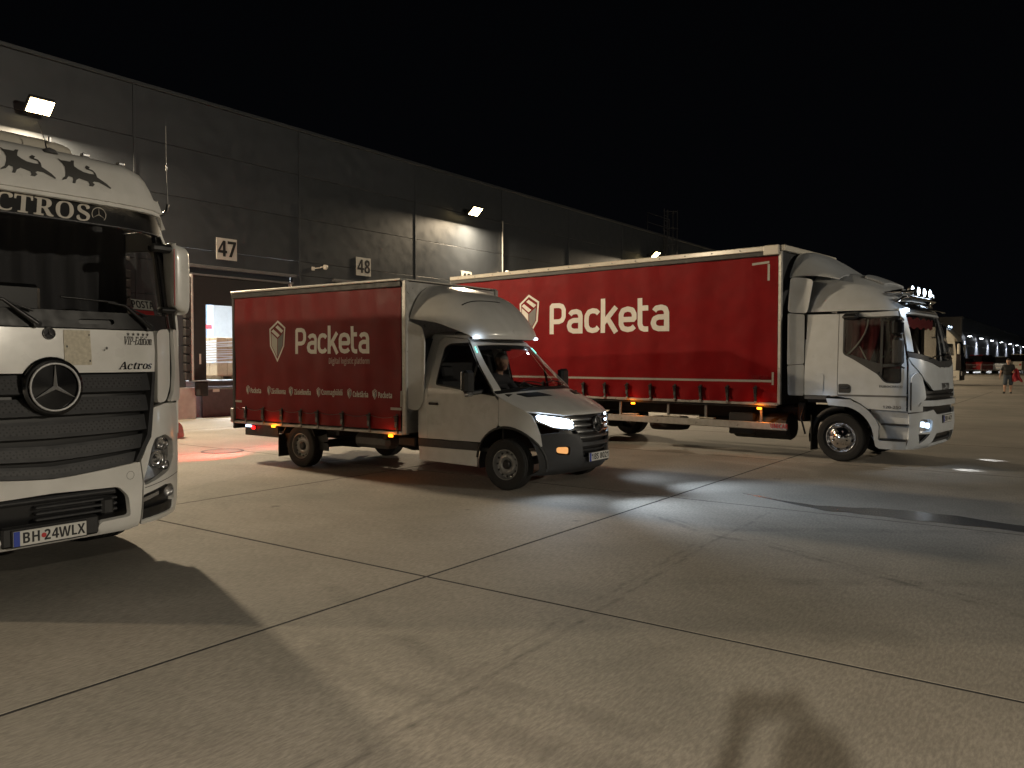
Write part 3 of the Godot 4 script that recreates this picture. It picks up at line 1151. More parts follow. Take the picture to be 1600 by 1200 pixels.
func build_mast() -> void:
	# an unseen mast added far out in the yard to brighten the lorry fronts
	var q := thing("added_fill_mast", "added floodlight mast far behind the camera, unseen fill for the lorry fronts", "light mast", Vector3(17.0, 0, 42.0))
	part("pole", MB.new().lathe([Vector2(0.13, 0.02), Vector2(0.07, 12.2), Vector2(0.0, 12.22)], 16), M.steel, q)
	part("base_plate", MB.new().box(Vector3(0, 0.02, 0), Vector3(0.4, 0.04, 0.4), 0.01), M.steel, q)
	var aim2 := Vector3(-10.0, -11.0, -46.0).normalized()
	var h2 := Transform3D(Basis.looking_at(-aim2, Vector3.UP), Vector3(0.0, 12.0, -0.3))
	part("lamp_housing", MB.new().at(h2).box(Vector3(0, 0, -0.06), Vector3(0.6, 0.5, 0.14), 0.03), M.dark_grey, q)
	part("lamp_lens", MB.new().at(h2).box(Vector3(0, 0, 0.016), Vector3(0.54, 0.44, 0.012), 0.003), M.lamp_face, q)
	spot(q, h2 * Vector3(0, 0, 0.08), aim2, NEUTRAL, 680.0, 60.0, 0.3, 0.2)
	# the yard lamp that throws the photographer's shadow, behind and to the left of the camera
	var t := thing("yard_lamp", "grey pole lamp standing in the yard behind and left of the camera", "street lamp", Vector3(-6.9, 0, 2.25))
	part("pole", MB.new().lathe([Vector2(0.08, 0.02), Vector2(0.05, 4.5), Vector2(0.0, 4.52)], 16), M.steel, t)
	part("base_plate", MB.new().box(Vector3(0, 0.02, 0), Vector3(0.3, 0.04, 0.3), 0.01), M.steel, t)
	part("arm", MB.new().bar(Vector3(0, 4.46, 0), Vector3(0.42, 4.50, -0.12), 0.05, 0.05, 0.008), M.steel, t)
	var aim := Vector3(0.636, -0.743, -0.207).normalized()
	var h := Transform3D(Basis.looking_at(-aim, Vector3.UP), Vector3(0.45, 4.46, -0.13))
	part("lamp_housing", MB.new().at(h).box(Vector3(0, 0, -0.05), Vector3(0.34, 0.26, 0.10), 0.03), M.dark_grey, t)
	part("lamp_lens", MB.new().at(h).box(Vector3(0, 0, 0.006), Vector3(0.28, 0.20, 0.012), 0.003), M.lamp_face, t)
	spot(t, h * Vector3(0, 0, 0.05), aim, NEUTRAL, 125.0, 40.0, 0.6, 0.08)


func build_small_things() -> void:
	var t := thing("manhole_cover", "round iron manhole cover in the concrete behind the box van", "manhole cover", Vector3(8.93, 0.001, -13.06))
	part("frame_ring", MB.new().lathe([Vector2(0.38, 0.0), Vector2(0.38, 0.006), Vector2(0.335, 0.006), Vector2(0.335, 0.0)], 40), M.chassis, t)
	part("lid", MB.new().lathe([Vector2(0.325, 0.0), Vector2(0.325, 0.005), Vector2(0.0, 0.005)], 40), mat(lin(0.20, 0.17, 0.15), 0.7, 0.2, 0.4, 3.0), t)
	var c := thing("wheel_chock", "reddish rounded rubber wheel chock standing on the ground near the dock", "wheel chock", Vector3(9.8, 0.001, -16.1), 0.5)
	var ch := pv([-0.24, 0.0, 0.24, 0.0, 0.235, 0.10, 0.17, 0.26, 0.06, 0.34, -0.04, 0.34, -0.16, 0.22, -0.235, 0.08])
	part("wedge", MB.new().prism(rounded(ch, 0.05), -0.11, 0.11), mat(lin(0.12, 0.04, 0.035), 0.6, 0.0, 0.3, 3.0), c)
	part("handle", MB.new().tube([Vector3(-0.05, 0.32, 0), Vector3(-0.04, 0.39, 0), Vector3(0.05, 0.39, 0), Vector3(0.06, 0.32, 0)], 0.012, 6), M.steel, c)
	# security cameras and the conduit
	var cams := [[17.85, 4.72, "dome security camera on a short arm between signs 47 and 48"], [28.1, 5.45, "white security camera at the foot of the thin wall conduit"]]
	for q in cams:
		var s := thing("security_camera", q[2], "security camera", Vector3(q[0], q[1], WALL_Z + 0.003))
		part("mount", MB.new().box(Vector3(0, 0, 0.01), Vector3(0.12, 0.12, 0.02), 0.004), M.print_white, s)
		part("arm", MB.new().tube([Vector3(0, 0, 0.02), Vector3(0.1, 0.02, 0.22), Vector3(0.26, 0.10, 0.30)], 0.018, 6), M.print_white, s)
		part("dome", MB.new().at(Transform3D(Basis(), Vector3(0.27, 0.06, 0.30))).lathe([Vector2(0.0, -0.10), Vector2(0.05, -0.085), Vector2(0.08, -0.04), Vector2(0.085, 0.0), Vector2(0.09, 0.03), Vector2(0.05, 0.07), Vector2(0.0, 0.075)], 14, true), M.print_white, s)
	var cd := part("wall_conduit", MB.new().box(Vector3(28.36, 6.6, WALL_Z + 0.065), Vector3(0.05, 2.3, 0.05), 0.008), M.alu, self)
	tag(cd, "thin pale vertical conduit on the dark wall right of the second floodlight", "conduit")
	# caged ladder rising over the roof edge
	var l := thing("roof_ladder", "caged steel ladder rising above the warehouse roof edge", "ladder", Vector3(44.6, 0.0, WALL_Z + 0.1))
	for sx in [-0.25, 0.25]:
		part("stile", MB.new().box(Vector3(sx, 5.4, 0.12), Vector3(0.05, 10.6, 0.05), 0.006), M.dark_grey, l)
	for k in 34:
		part("rung", MB.new().bar(Vector3(-0.25, 0.4 + 0.3 * k, 0.12), Vector3(0.25, 0.4 + 0.3 * k, 0.12), 0.025, 0.025), M.dark_grey, l)
	for k in 8:
		var hoop := []
		for q in 9:
			var an := PI * q / 8.0
			hoop.append(Vector3(-0.42 * cos(an), 3.6 + 0.98 * k, 0.14 + 0.72 * sin(an)))
		part("cage_hoop", MB.new().tube(hoop, 0.018, 5), M.dark_grey, l)
	for q in 5:
		var an := PI * (q + 0.5) / 5.0
		part("cage_strap", MB.new().box(Vector3(-0.42 * cos(an), 7.05, 0.14 + 0.72 * sin(an)), Vector3(0.03, 7.0, 0.02)), M.dark_grey, l)
	part("walkway_rail", MB.new().tube([Vector3(-1.4, 9.25, -0.4), Vector3(-1.4, 10.35, -0.4), Vector3(1.6, 10.35, -0.4), Vector3(1.6, 9.25, -0.4)], 0.025, 6), M.dark_grey, l)
	part("walkway_rail", MB.new().tube([Vector3(-1.4, 9.8, -0.4), Vector3(1.6, 9.8, -0.4)], 0.02, 6), M.dark_grey, l)


# ---------------------------------------------------------------- shared vehicle pieces
func wheel(root: Node3D, pos: Vector3, r: float, w: float, side: float, style: String) -> void:
	var o := Node3D.new()
	o.name = "wheel"
	root.add_child(o, true)
	o.position = pos
	var t := Transform3D(Basis(Vector3(0, 0, 1), -side * PI / 2), Vector3.ZERO)
	var q := r * 0.62 if style != "van" else r * 0.60
	var tread := [Vector2(q, -w * 0.5), Vector2(r * 0.9, -w * 0.52), Vector2(r * 0.985, -w * 0.44)]
	for k in 4:
		var c := -w * 0.3 + w * 0.2 * k
		tread.append_array([Vector2(r, c - w * 0.07), Vector2(r, c + w * 0.07), Vector2(r * 0.975, c + w * 0.08), Vector2(r * 0.975, c + w * 0.12)])
	tread.append_array([Vector2(r * 0.985, w * 0.44), Vector2(r * 0.95, w * 0.5), Vector2(r * 0.88, w * 0.52), Vector2(r * 0.72, w * 0.51), Vector2(r * 0.66, w * 0.47), Vector2(q, w * 0.44), Vector2(q, 0.0)])
	part("tyre", MB.new().at(t).lathe(tread, 40), M.rubber, o)
	if style == "van":
		var rim := MB.new().at(t)
		rim.lathe([Vector2(q, -w * 0.1), Vector2(q, w * 0.46), Vector2(q * 0.95, w * 0.47), Vector2(q * 0.9, w * 0.36), Vector2(q * 0.84, w * 0.2), Vector2(q * 0.74, w * 0.16), Vector2(q * 0.66, w * 0.26), Vector2(q * 0.5, w * 0.30), Vector2(q * 0.34, w * 0.22), Vector2(0.0, w * 0.22)], 36)
		part("rim", rim, M.steel, o)
		var holes := MB.new()
		for k in 12:
			var a := TAU * k / 12.0
			holes.at(t * Transform3D(Basis(), Vector3(cos(a) * q * 0.78, w * 0.19, sin(a) * q * 0.78))).lathe([Vector2(q * 0.075, 0.0), Vector2(q * 0.075, 0.012), Vector2(0.0, 0.012)], 8)
		part("hand_holes", holes, M.ink, o)
		part("hub", MB.new().at(t).lathe([Vector2(q * 0.32, w * 0.2), Vector2(q * 0.30, w * 0.34), Vector2(q * 0.22, w * 0.4), Vector2(0.0, w * 0.4)], 20), M.black, o)
	elif style == "chrome":
		var rim := MB.new().at(t)
		rim.lathe([Vector2(q, -w * 0.1), Vector2(q, w * 0.46), Vector2(q * 0.95, w * 0.48), Vector2(q * 0.9, w * 0.4), Vector2(q * 0.86, w * 0.3), Vector2(q * 0.80, w * 0.42), Vector2(q * 0.70, w * 0.48)], 40, true)
		part("rim", rim, M.silver, o)
		part("hub_cover", MB.new().at(t).lathe([Vector2(q * 0.70, w * 0.48), Vector2(q * 0.55, w * 0.55), Vector2(q * 0.42, w * 0.60), Vector2(q * 0.36, w * 0.68), Vector2(q * 0.2, w * 0.74), Vector2(0.0, w * 0.75)], 32, true), M.chrome, o)
		var slots := MB.new()
		for k in 8:
			var a := TAU * k / 8.0 + 0.2
			slots.at(t * Transform3D(Basis(Vector3.UP, -a), Vector3.ZERO) * Transform3D(Basis(Vector3(0, 0, 1), -0.55), Vector3(q * 0.78, w * 0.455, 0))).box(Vector3.ZERO, Vector3(0.035, 0.016, 0.05), 0.006)
		part("rim_slots", slots, M.ink, o)
		var nuts := MB.new()
		for k in 8:
			var a := TAU * (k + 0.5) / 8.0
			nuts.at(t * Transform3D(Basis(), Vector3(cos(a) * q * 0.5, w * 0.56, sin(a) * q * 0.5))).lathe([Vector2(0.014, 0.0), Vector2(0.014, 0.03), Vector2(0.0, 0.034)], 6)
		part("wheel_nuts", nuts, M.chrome, o)
	else:
		part("rim", MB.new().at(t).lathe([Vector2(q, -w * 0.1), Vector2(q, w * 0.46), Vector2(q * 0.93, w * 0.46), Vector2(q * 0.85, w * 0.1), Vector2(q * 0.5, -w * 0.05), Vector2(q * 0.4, w * 0.2), Vector2(0.0, w * 0.22)], 32), M.steel, o)


# a plate with dark figures; x to the right, facing +z
func number_plate(root: Node3D, pos: Vector3, tilt: float, txt: String, red_dot := -99.0) -> void:
	var o := Node3D.new()
	o.name = "number_plate"
	root.add_child(o, true)
	o.position = pos
	o.rotation.x = tilt
	part("frame", MB.new().box(Vector3(0, 0, -0.006), Vector3(0.54, 0.13, 0.012), 0.003), M.ink, o)
	part("plate", MB.new().box(Vector3(0, 0, 0.004), Vector3(0.52, 0.11, 0.008), 0.002), M.plate, o)
	part("country_band", MB.new().box(Vector3(-0.238, 0, 0.0092), Vector3(0.042, 0.108, 0.0016)), M.blue_ink, o)
	var t := part("figures", text_mesh(txt, 0.078, 0.0016), M.ink, o)
	t.position = Vector3(0.022, 0.0, 0.0092)
	var w: float = t.mesh.get_aabb().size.x
	t.scale = Vector3(0.445 / w, 1.0, 1.0)
	if red_dot > -9.0:
		part("seal", MB.new().at(Transform3D(Basis(Vector3.RIGHT, PI / 2), Vector3(red_dot, 0.0, 0.0085))).lathe([Vector2(0.018, 0.0), Vector2(0.018, 0.002), Vector2(0.0, 0.002)], 12), M.red_ink, o)


# three-pointed star in a ring, facing +z
func star_badge(root: Node3D, called: String, c: Vector3, r: float, m: Material, tilt := 0.0) -> void:
	var b := MB.new().at(Transform3D(Basis(Vector3.RIGHT, tilt), c))
	var ring := []
	for k in 33:
		var a := TAU * k / 32.0
		ring.append(Vector3(cos(a), sin(a), 0) * r)
	b.tube(ring, r * 0.05, 6, false)
	for k in 3:
		var a := PI / 2 + TAU * k / 3.0
		var tip := Vector3(cos(a), sin(a), 0) * r
		for sg in [-1.0, 1.0]:
			var s := Vector3(cos(a + sg * PI / 3), sin(a + sg * PI / 3), 0) * r * 0.10
			var ridge := Vector3(0, 0, r * 0.14)
			b.face([tip, s, ridge], Vector3(0, 0, -1))
	part(called, b, m, root)


func print_word(root: Node3D, called: String, s: Callable, word: String, cap: float, at: Vector2, m: Material, out: Vector3, stretch := 1.0) -> void:
	var f := func(p: Vector2) -> Vector3: return s.call(at + Vector2(p.x * stretch, p.y))
	for letter in stroke_word(word, cap, 0.155):
		var b := MB.new()
		for pc in letter:
			b.panel(f, pc[0], flip_holes(pc[1]), cap * 0.12, 0.0, 0.0035, out)
		part(called, b, m, root)


func print_shield(root: Node3D, s: Callable, h: float, at: Vector2, out: Vector3, cols: Array) -> void:
	var f := func(p: Vector2) -> Vector3: return s.call(at + p)
	var tones := [MB.new(), MB.new(), MB.new()]
	for pc in shield(h):
		tones[pc[2]].panel(f, pc[0], pc[1], h * 0.08, 0.0, 0.0035, out)
	for k in 3:
		part(["shield_emblem", "shield_left_face", "shield_right_face"][k], tones[k], cols[k], root)


# straps with buckles hanging below a curtain
func curtain_strap(root: Node3D, x: float, z: float, y0: float, y1: float) -> void:
	var o := Node3D.new()
	o.name = "strap"
	root.add_child(o, true)
	o.position = Vector3(x, y0, z)
	var h := y1 - y0
	part("webbing", MB.new().box(Vector3(-0.012, h * 0.5, 0), Vector3(0.006, h, 0.045), 0.002), M.black, o)
	var bk := MB.new()
	bk.box(Vector3(-0.026, h * 0.72, 0), Vector3(0.026, h * 0.34, 0.062), 0.006)
	bk.box(Vector3(-0.034, h * 0.86, 0), Vector3(0.03, h * 0.10, 0.08), 0.006)
	bk.bar(Vector3(-0.03, h * 0.55, 0), Vector3(-0.045, h * 0.3, 0.012), 0.05, 0.012, 0.003)
	part("buckle", bk, M.ink, o)
	part("hook", MB.new().box(Vector3(-0.016, 0.012, 0), Vector3(0.022, 0.05, 0.05), 0.005), M.steel, o)


func side_marker(root: Node3D, pos: Vector3, energy := 0.35) -> void:
	var o := Node3D.new()
	o.name = "side_marker_lamp"
	root.add_child(o, true)
	o.position = pos
	part("base", MB.new().box(Vector3(0.008, 0, 0), Vector3(0.016, 0.05, 0.11), 0.004), M.black, o)
	part("lamp_lens", MB.new().box(Vector3(-0.009, 0, 0), Vector3(0.018, 0.035, 0.085), 0.006), M.amber, o)
	omni(o, Vector3(-0.06, -0.01, 0), Color(1.0, 0.5, 0.08), energy, 0.03)


# ---------------------------------------------------------------- box van
const VAN_FRONT := [
	[0.00, 0.60, 0.20, 0.30, 0.0], [0.12, 0.74, 0.26, 0.34, 0.0], [0.28, 0.81, 0.40, 0.36, 0.0], [0.48, 0.83, 0.60, 0.37, 0.0],
	[0.68, 0.81, 0.80, 0.38, 0.0], [0.87, 0.76, 0.985, 0.40, 0.0], [0.95, 0.70, 1.04, 0.40, 0.01], [1.25, 0.43, 1.17, 0.34, 0.05],
	[1.55, 0.14, 1.275, 0.28, 0.05], [1.70, 0.00, 1.32, 0.20, 0.04], [1.78, -0.04, 1.345, 0.17, 0.04], [2.25, -0.40, 1.67, 0.14, 0.03],
	[2.70, -0.70, 1.965, 0.09, 0.03], [2.80, -0.78, 2.02, 0.07, 0.03], [3.15, -1.10, 2.09, 0.03, 0.05], [3.60, -1.53, 2.12, 0.0, 0.06],
]


func van_half(z: float, y: float) -> float:
	var w := 0.95 - 0.02 * clampf((0.7 - y) / 0.4, 0.0, 1.0)
	w -= 0.30 * maxf(0.0, y - 1.25) + 0.12 * pow(maxf(0.0, y - 1.25), 2.0)
	if z > 0.0:
		w -= 0.22 * pow(z / 0.5, 2.2) * clampf((1.6 - y), 0.2, 1.0)
	return w


func van_edge(v: float) -> Vector2:
	var k := knots(VAN_FRONT, v)
	return Vector2(k[0] - k[2], k[1] - k[3])


# front skin: p.x is -1..1 across, p.y runs from the bumper over the bonnet to the roof
func van_front(p: Vector2) -> Vector3:
	var k := knots(VAN_FRONT, p.y)
	var e := Vector2(k[0] - k[2], k[1] - k[3])
	var u := absf(p.x)
	var hw := van_half(e.x, e.y)
	return Vector3(p.x * hw, k[1] - k[3] * pow(u, 3.0), k[0] - k[2] * pow(u, 2.6))


func build_van() -> void:
	var v := thing("box_van", "white cab box van with dull red curtain sides driving with headlights on", "van", Vector3(9.35, 0.0, -6.15))
	var out_f := Vector3(0, 0.3, 1)
	# front skin pieces
	var lampy := func(u: float) -> float: return 0.80 + 0.14 * u
	var bump := MB.new()
	bump.panel(van_front, pv([-1, 0.0, 1, 0.0, 1, 0.62, 0.78, 0.64, 0.50, 0.60, 0.42, 0.50, -0.42, 0.50, -0.50, 0.60, -0.78, 0.64, -1, 0.62]), [rounded(pv([-0.40, 0.30, 0.40, 0.30, 0.44, 0.45, -0.44, 0.45]), 0.03), rounded(pv([-0.86, 0.36, -0.66, 0.34, -0.66, 0.46, -0.86, 0.46]), 0.04), rounded(pv([0.66, 0.34, 0.86, 0.36, 0.86, 0.46, 0.66, 0.46]), 0.04)], 0.08, 0.03, 0.0, out_f)
	part("bumper", bump, M.dark_grey, v)
	# lower intake bars and the grille
	var dark_in := func(p: Vector2) -> Vector3: return van_front(p) - Vector3(0, 0, 0.07)
	part("grille_back", MB.new().panel(dark_in, pv([-0.72, 0.28, 0.72, 0.28, 0.72, 0.86, -0.72, 0.86]), [], 0.12, 0.0, 0.0, out_f), M.ink, v)
	for k in 2:
		part("intake_bar", MB.new().panel(func(p: Vector2) -> Vector3: return van_front(p) - Vector3(0, 0, 0.02), pv([-0.42, 0.335 + 0.05 * k, 0.42, 0.335 + 0.05 * k, 0.42, 0.355 + 0.05 * k, -0.42, 0.355 + 0.05 * k]), [], 0.15, 0.02, 0.0, out_f), M.black, v)
	for k in 4:
		var y0 := 0.545 + 0.078 * k
		var hx := 0.46 + 0.03 * k
		part("grille_bar", MB.new().panel(func(p: Vector2) -> Vector3: return van_front(p) - Vector3(0, 0, 0.012), pv([-hx, y0, hx, y0, hx + 0.02, y0 + 0.045, -hx - 0.02, y0 + 0.045]), [], 0.12, 0.03, 0.0, out_f), M.black, v)
		part("grille_trim", MB.new().panel(func(p: Vector2) -> Vector3: return van_front(p) - Vector3(0, 0, 0.004), pv([-hx, y0 + 0.014, hx, y0 + 0.014, hx, y0 + 0.026, -hx, y0 + 0.026]), [], 0.12, 0.01, 0.0, out_f), M.silver, v)
	star_badge(v, "star_badge", Vector3(0, 0.845, 0.825), 0.105, M.chrome, -0.12)
	part("badge_plate", MB.new().at(Transform3D(Basis(Vector3.RIGHT, PI / 2 - 0.12), Vector3(0, 0.845, 0.80))).lathe([Vector2(0.12, 0.0), Vector2(0.12, 0.012), Vector2(0.0, 0.016)], 24), M.gloss_black, v)
	# headlights: recessed bowl, lit reflectors, clear cover
	for sg in [-1.0, 1.0]:
		var h := Node3D.new()
		h.name = "headlight"
		v.add_child(h, true)
		var poly := rounded(pv([0.46, 0.69, 0.56, 0.66, 0.80, 0.69, 1.0, 0.80, 1.0, 0.93, 0.86, 0.90, 0.58, 0.85, 0.46, 0.80]), 0.03)
		var sf := func(p: Vector2) -> Vector3: return van_front(Vector2(p.x * sg, p.y))
		var deep := func(p: Vector2) -> Vector3: return van_front(Vector2(p.x * sg, p.y)) - Vector3(0, 0, 0.04)
		part("bowl", MB.new().panel(deep, poly, [], 0.08, 0.0, 0.0, out_f), M.chrome, h)
		part("lamp_reflector", MB.new().panel(deep, rounded(pv([0.50, 0.70, 0.56, 0.68, 0.80, 0.71, 0.95, 0.80, 0.93, 0.88, 0.84, 0.86, 0.58, 0.81, 0.50, 0.78]), 0.03), [], 0.06, 0.0, 0.012, out_f), M.white_on, h)
		part("clear_cover", MB.new().panel(sf, poly, [], 0.06, 0.0, 0.0, out_f), M.lens, h)
		spot(h, Vector3(sg * 0.70, 0.88, 0.70), Vector3(sg * 0.05, -0.20, 1.0), COOL, 11.5, 38.0, 1.0, 0.06)
		# lit lamp spills sideways onto the ground
		spot(h, Vector3(sg * 0.78, 0.86, 0.62), Vector3(sg * 0.75, -0.75, 0.9), COOL, 1.1, 55.0, 1.0, 0.06)
		var fog := Node3D.new()
		fog.name = "fog_lamp"
		v.add_child(fog, true)
		part("lamp_lens", MB.new().panel(func(p: Vector2) -> Vector3: return van_front(Vector2(p.x * sg, p.y)) - Vector3(0, 0, 0.012), rounded(pv([0.68, 0.36, 0.84, 0.38, 0.84, 0.45, 0.68, 0.45]), 0.03), [], 0.06, 0.01, 0.0, out_f), glow(Color(1.0, 0.7, 0.4), 0.9) if sg < 0 else M.steel, fog)
	# bonnet, scuttle, windscreen, roof
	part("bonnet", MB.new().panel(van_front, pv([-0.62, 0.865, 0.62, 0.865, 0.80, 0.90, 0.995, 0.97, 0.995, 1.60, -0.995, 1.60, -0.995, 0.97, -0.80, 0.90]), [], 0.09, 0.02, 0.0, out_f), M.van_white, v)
	for sg in [-1.0, 1.0]:
		part("bonnet_vent", MB.new().panel(van_front, rounded(pv([sg * 0.30, 1.38, sg * 0.72, 1.40, sg * 0.78, 1.54, sg * 0.42, 1.53]), 0.03), [], 0.08, 0.01, 0.004, out_f), M.black, v)
	part("scuttle", MB.new().panel(van_front, pv([-0.99, 1.605, 0.99, 1.605, 0.99, 1.76, -0.99, 1.76]), [], 0.12, 0.01, -0.008, out_f), M.black, v)
	part("windscreen", MB.new().panel(van_front, pv([-0.93, 1.77, 0.93, 1.77, 0.92, 2.62, -0.92, 2.62]), [], 0.09, 0.0, -0.004, out_f), M.glass, v)
	for sg in [-1.0, 1.0]:
		part("windscreen_pillar", MB.new().panel(van_front, pv([sg * 0.90, 1.72, sg * 1.0, 1.72, sg * 1.0, 2.72, sg * 0.89, 2.72]), [], 0.08, 0.03, 0.0, out_f), M.van_white, v)
		var wp := MB.new()
		var pts := []
		for k in 6:
			pts.append(van_front(Vector2(sg * (0.62 - 0.55 * k / 5.0), 1.79 + 0.06 * sin(k * 0.6))) + Vector3(0, 0.012, 0.02))
		wp.tube(pts, 0.008, 5)
		part("wiper", wp, M.ink, v)
	part("screen_header", MB.new().panel(van_front, pv([-0.99, 2.63, 0.99, 2.63, 0.99, 2.73, -0.99, 2.73]), [], 0.1, 0.02, 0.002, out_f), M.van_white, v)
	part("header_band", MB.new().panel(van_front, pv([-0.9, 2.53, 0.9, 2.53, 0.9, 2.625, -0.9, 2.625]), [], 0.1, 0.0, -0.010, out_f), M.ink, v)
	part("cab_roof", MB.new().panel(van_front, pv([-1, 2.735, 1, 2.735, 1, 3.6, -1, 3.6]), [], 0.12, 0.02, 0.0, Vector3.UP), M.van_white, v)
	number_plate(v, Vector3(0.02, 0.42, 0.835), 0.0, "1BS 8021")
	# cab sides
	for sg in [-1.0, 1.0]:
		var s := func(p: Vector2) -> Vector3: return Vector3(sg * van_half(p.x, p.y), p.y, p.x)
		var out := Vector3(sg, 0, 0)
		var win := rounded(pv([-1.24, 1.35, -1.24, 1.88, -1.16, 1.93, -0.80, 1.94, -0.16, 1.215]), 0.04)
		var edge_up := PackedVector2Array()
		for k in 12:
			edge_up.append(van_edge(lerpf(1.72, 2.78, k / 11.0)) + Vector2(-0.004, 0))
		var door := PackedVector2Array([Vector2(-1.36, 0.60), Vector2(-0.52, 0.60)])
		door.append_array(arc(Vector2(0, 0.33), 0.50, 147.0, 112.0, 6))
		door.append_array(pv([-0.125, 0.85, -0.125, 1.16]))
		var top_door := edge_up.duplicate()
		for q in top_door:
			if q.y > 1.19 and q.y < 1.99:
				door.append(q + Vector2(-0.035, 0))
		door.append_array(pv([-1.30, 2.02, -1.36, 1.95]))
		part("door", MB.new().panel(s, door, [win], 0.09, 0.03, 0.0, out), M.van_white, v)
		var dr := v.get_child(v.get_child_count() - 1)
		part("handle", MB.new().box(Vector3(sg * 0.962, 1.09, -1.24), Vector3(0.03, 0.035, 0.17), 0.01), M.black, dr)
		part("crease", MB.new().panel(s, pv([-1.34, 0.94, -0.16, 0.945, -0.16, 0.96, -1.34, 0.957]), [], 0.12, 0.006, 0.006, out), M.van_white, dr)
		var gask := Geometry2D.offset_polygon(win, -0.022)[0]
		part("window_seal", MB.new().panel(s, win, [gask], 0.09, 0.01, -0.004, out), M.black, dr)
		part("window_glass", MB.new().panel(s, gask, [], 0.09, 0.0, -0.008, out), pane(0.30), dr)
		part("window_divider", MB.new().panel(s, pv([-0.60, 1.28, -0.565, 1.275, -0.565, 1.66, -0.60, 1.70]), [], 0.1, 0.01, -0.003, out), M.black, dr)
		# pillar behind the door, sill, moulding, wing
		part("rear_pillar", MB.new().panel(s, pv([-1.53, 0.60, -1.365, 0.60, -1.365, 1.96, -1.30, 2.03, -0.86, 2.0, -0.83, 2.035, -1.53, 2.06]), [], 0.09, 0.02, 0.0, out), M.van_white, v)
		part("moulding", MB.new().panel(s, pv([-1.53, 0.485, -0.475, 0.485, -0.455, 0.59, -1.53, 0.59]), [], 0.12, 0.02, 0.008, out), M.dark_grey, v)
		part("sill", MB.new().panel(s, pv([-1.53, 0.29, -0.50, 0.27, -0.475, 0.48, -1.53, 0.48]), [], 0.12, 0.02, 0.0, out), M.van_white, v)
		var wing := PackedVector2Array()
		wing.append(Vector2(-0.118, 0.84))
		wing.append_array(arc(Vector2(0, 0.33), 0.50, 100.0, 30.0, 8))
		wing.append_array(pv([0.455, 0.585]))
		for k in 9:
			wing.append(van_edge(lerpf(0.62, 1.58, k / 8.0)))
		wing.append_array(PackedVector2Array([van_edge(1.66), Vector2(-0.118, 1.22)]))
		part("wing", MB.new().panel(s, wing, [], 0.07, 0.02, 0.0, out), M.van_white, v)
		var bs := arc(Vector2(0, 0.33), 0.50, 26.0, -8.0, 6)
		for k in 8:
			bs.append(van_edge(lerpf(0.02, 0.60, k / 7.0)))
		part("bumper_side", MB.new().panel(s, bs, [], 0.07, 0.02, 0.002, out), M.dark_grey, v)
		var lip := MB.new()
		var ring := []
		for q in arc(Vector2(0, 0.33), 0.49, 172.0, -4.0, 18):
			ring.append(s.call(q))
		lip.tube(ring, 0.018, 6)
		part("arch_lip", lip, M.black, v)
		part("arch_liner", arch_lining(Vector3(0, 0.33, 0), 0.485, sg * 0.55, sg * 0.90), M.chassis, v)
		# mirror
		var mr := Node3D.new()
		mr.name = "mirror"
		v.add_child(mr, true)
		part("housing", MB.new().box(Vector3(sg * 1.17, 1.41, -0.45), Vector3(0.19, 0.30, 0.10), 0.035), M.black, mr)
		part("arm", MB.new().bar(Vector3(sg * 0.90, 1.28, -0.40), Vector3(sg * 1.12, 1.26, -0.45), 0.06, 0.06, 0.015), M.black, mr)
		part("lower_cap", MB.new().box(Vector3(sg * 1.16, 1.245, -0.45), Vector3(0.12, 0.06, 0.09), 0.02), M.silver, mr)
		part("mirror_glass", MB.new().box(Vector3(sg * 1.17, 1.42, -0.503), Vector3(0.16, 0.25, 0.006)), M.chrome, mr)
		# roof-edge position lamps on the deflector corners
		var pl := Node3D.new()
		pl.name = "position_lamp"
		v.add_child(pl, true)
		part("lamp_lens", MB.new().box(Vector3(sg * 0.74, 2.01, -0.665), Vector3(0.035, 0.03, 0.04), 0.01), M.white_on, pl)
		omni(pl, Vector3(sg * 0.76, 2.0, -0.61), COOL, 0.02, 0.02)
		part("running_strip", MB.new().tube([van_front(Vector2(sg * 0.955, 2.60)) + Vector3(0, 0, 0.006), van_front(Vector2(sg * 0.955, 2.48)) + Vector3(0, 0, 0.006)], 0.007, 5), M.teal_on, pl)
		# side deflector wing between cab and box
		part("side_deflector", MB.new().panel(func(p: Vector2) -> Vector3: return Vector3(sg * (0.955 + 0.10 * clampf((-1.42 - p.x) / 0.26, 0.0, 1.0)), p.y, p.x), rounded(pv([-1.67, 1.02, -1.50, 0.98, -1.42, 1.12, -1.40, 1.98, -1.44, 2.16, -1.67, 2.26]), 0.05), [], 0.07, 0.02, 0.004, out), M.van_white, v)
	part("cab_back", MB.new().box(Vector3(0, 1.2, -1.52), Vector3(1.80, 1.6, 0.03)), M.chassis, v)
	part("cab_floor", MB.new().box(Vector3(0, 0.50, -0.80), Vector3(1.78, 0.05, 1.4)), M.chassis, v)
	part("firewall", MB.new().box(Vector3(0, 0.85, -0.12), Vector3(1.7, 0.75, 0.03)), M.chassis, v)
	# inside the cab
	part("dashboard", MB.new().panel(func(p: Vector2) -> Vector3: return Vector3(p.x, 1.25 - 0.05 * p.y * p.y * 4.0, -0.02 - p.y), pv([-0.86, 0.0, 0.86, 0.0, 0.84, 0.48, -0.84, 0.48]), [], 0.15, 0.22, 0.0, Vector3.UP), M.black, v)
	var wh := []
	for k in 25:
		var a := TAU * k / 24.0
		wh.append(Vector3(0.42 + 0.19 * cos(a), 1.22 + 0.13 * sin(a), -0.56 - 0.12 * sin(a)))
	part("steering_wheel", MB.new().tube(wh, 0.016, 6, false), M.ink, v)
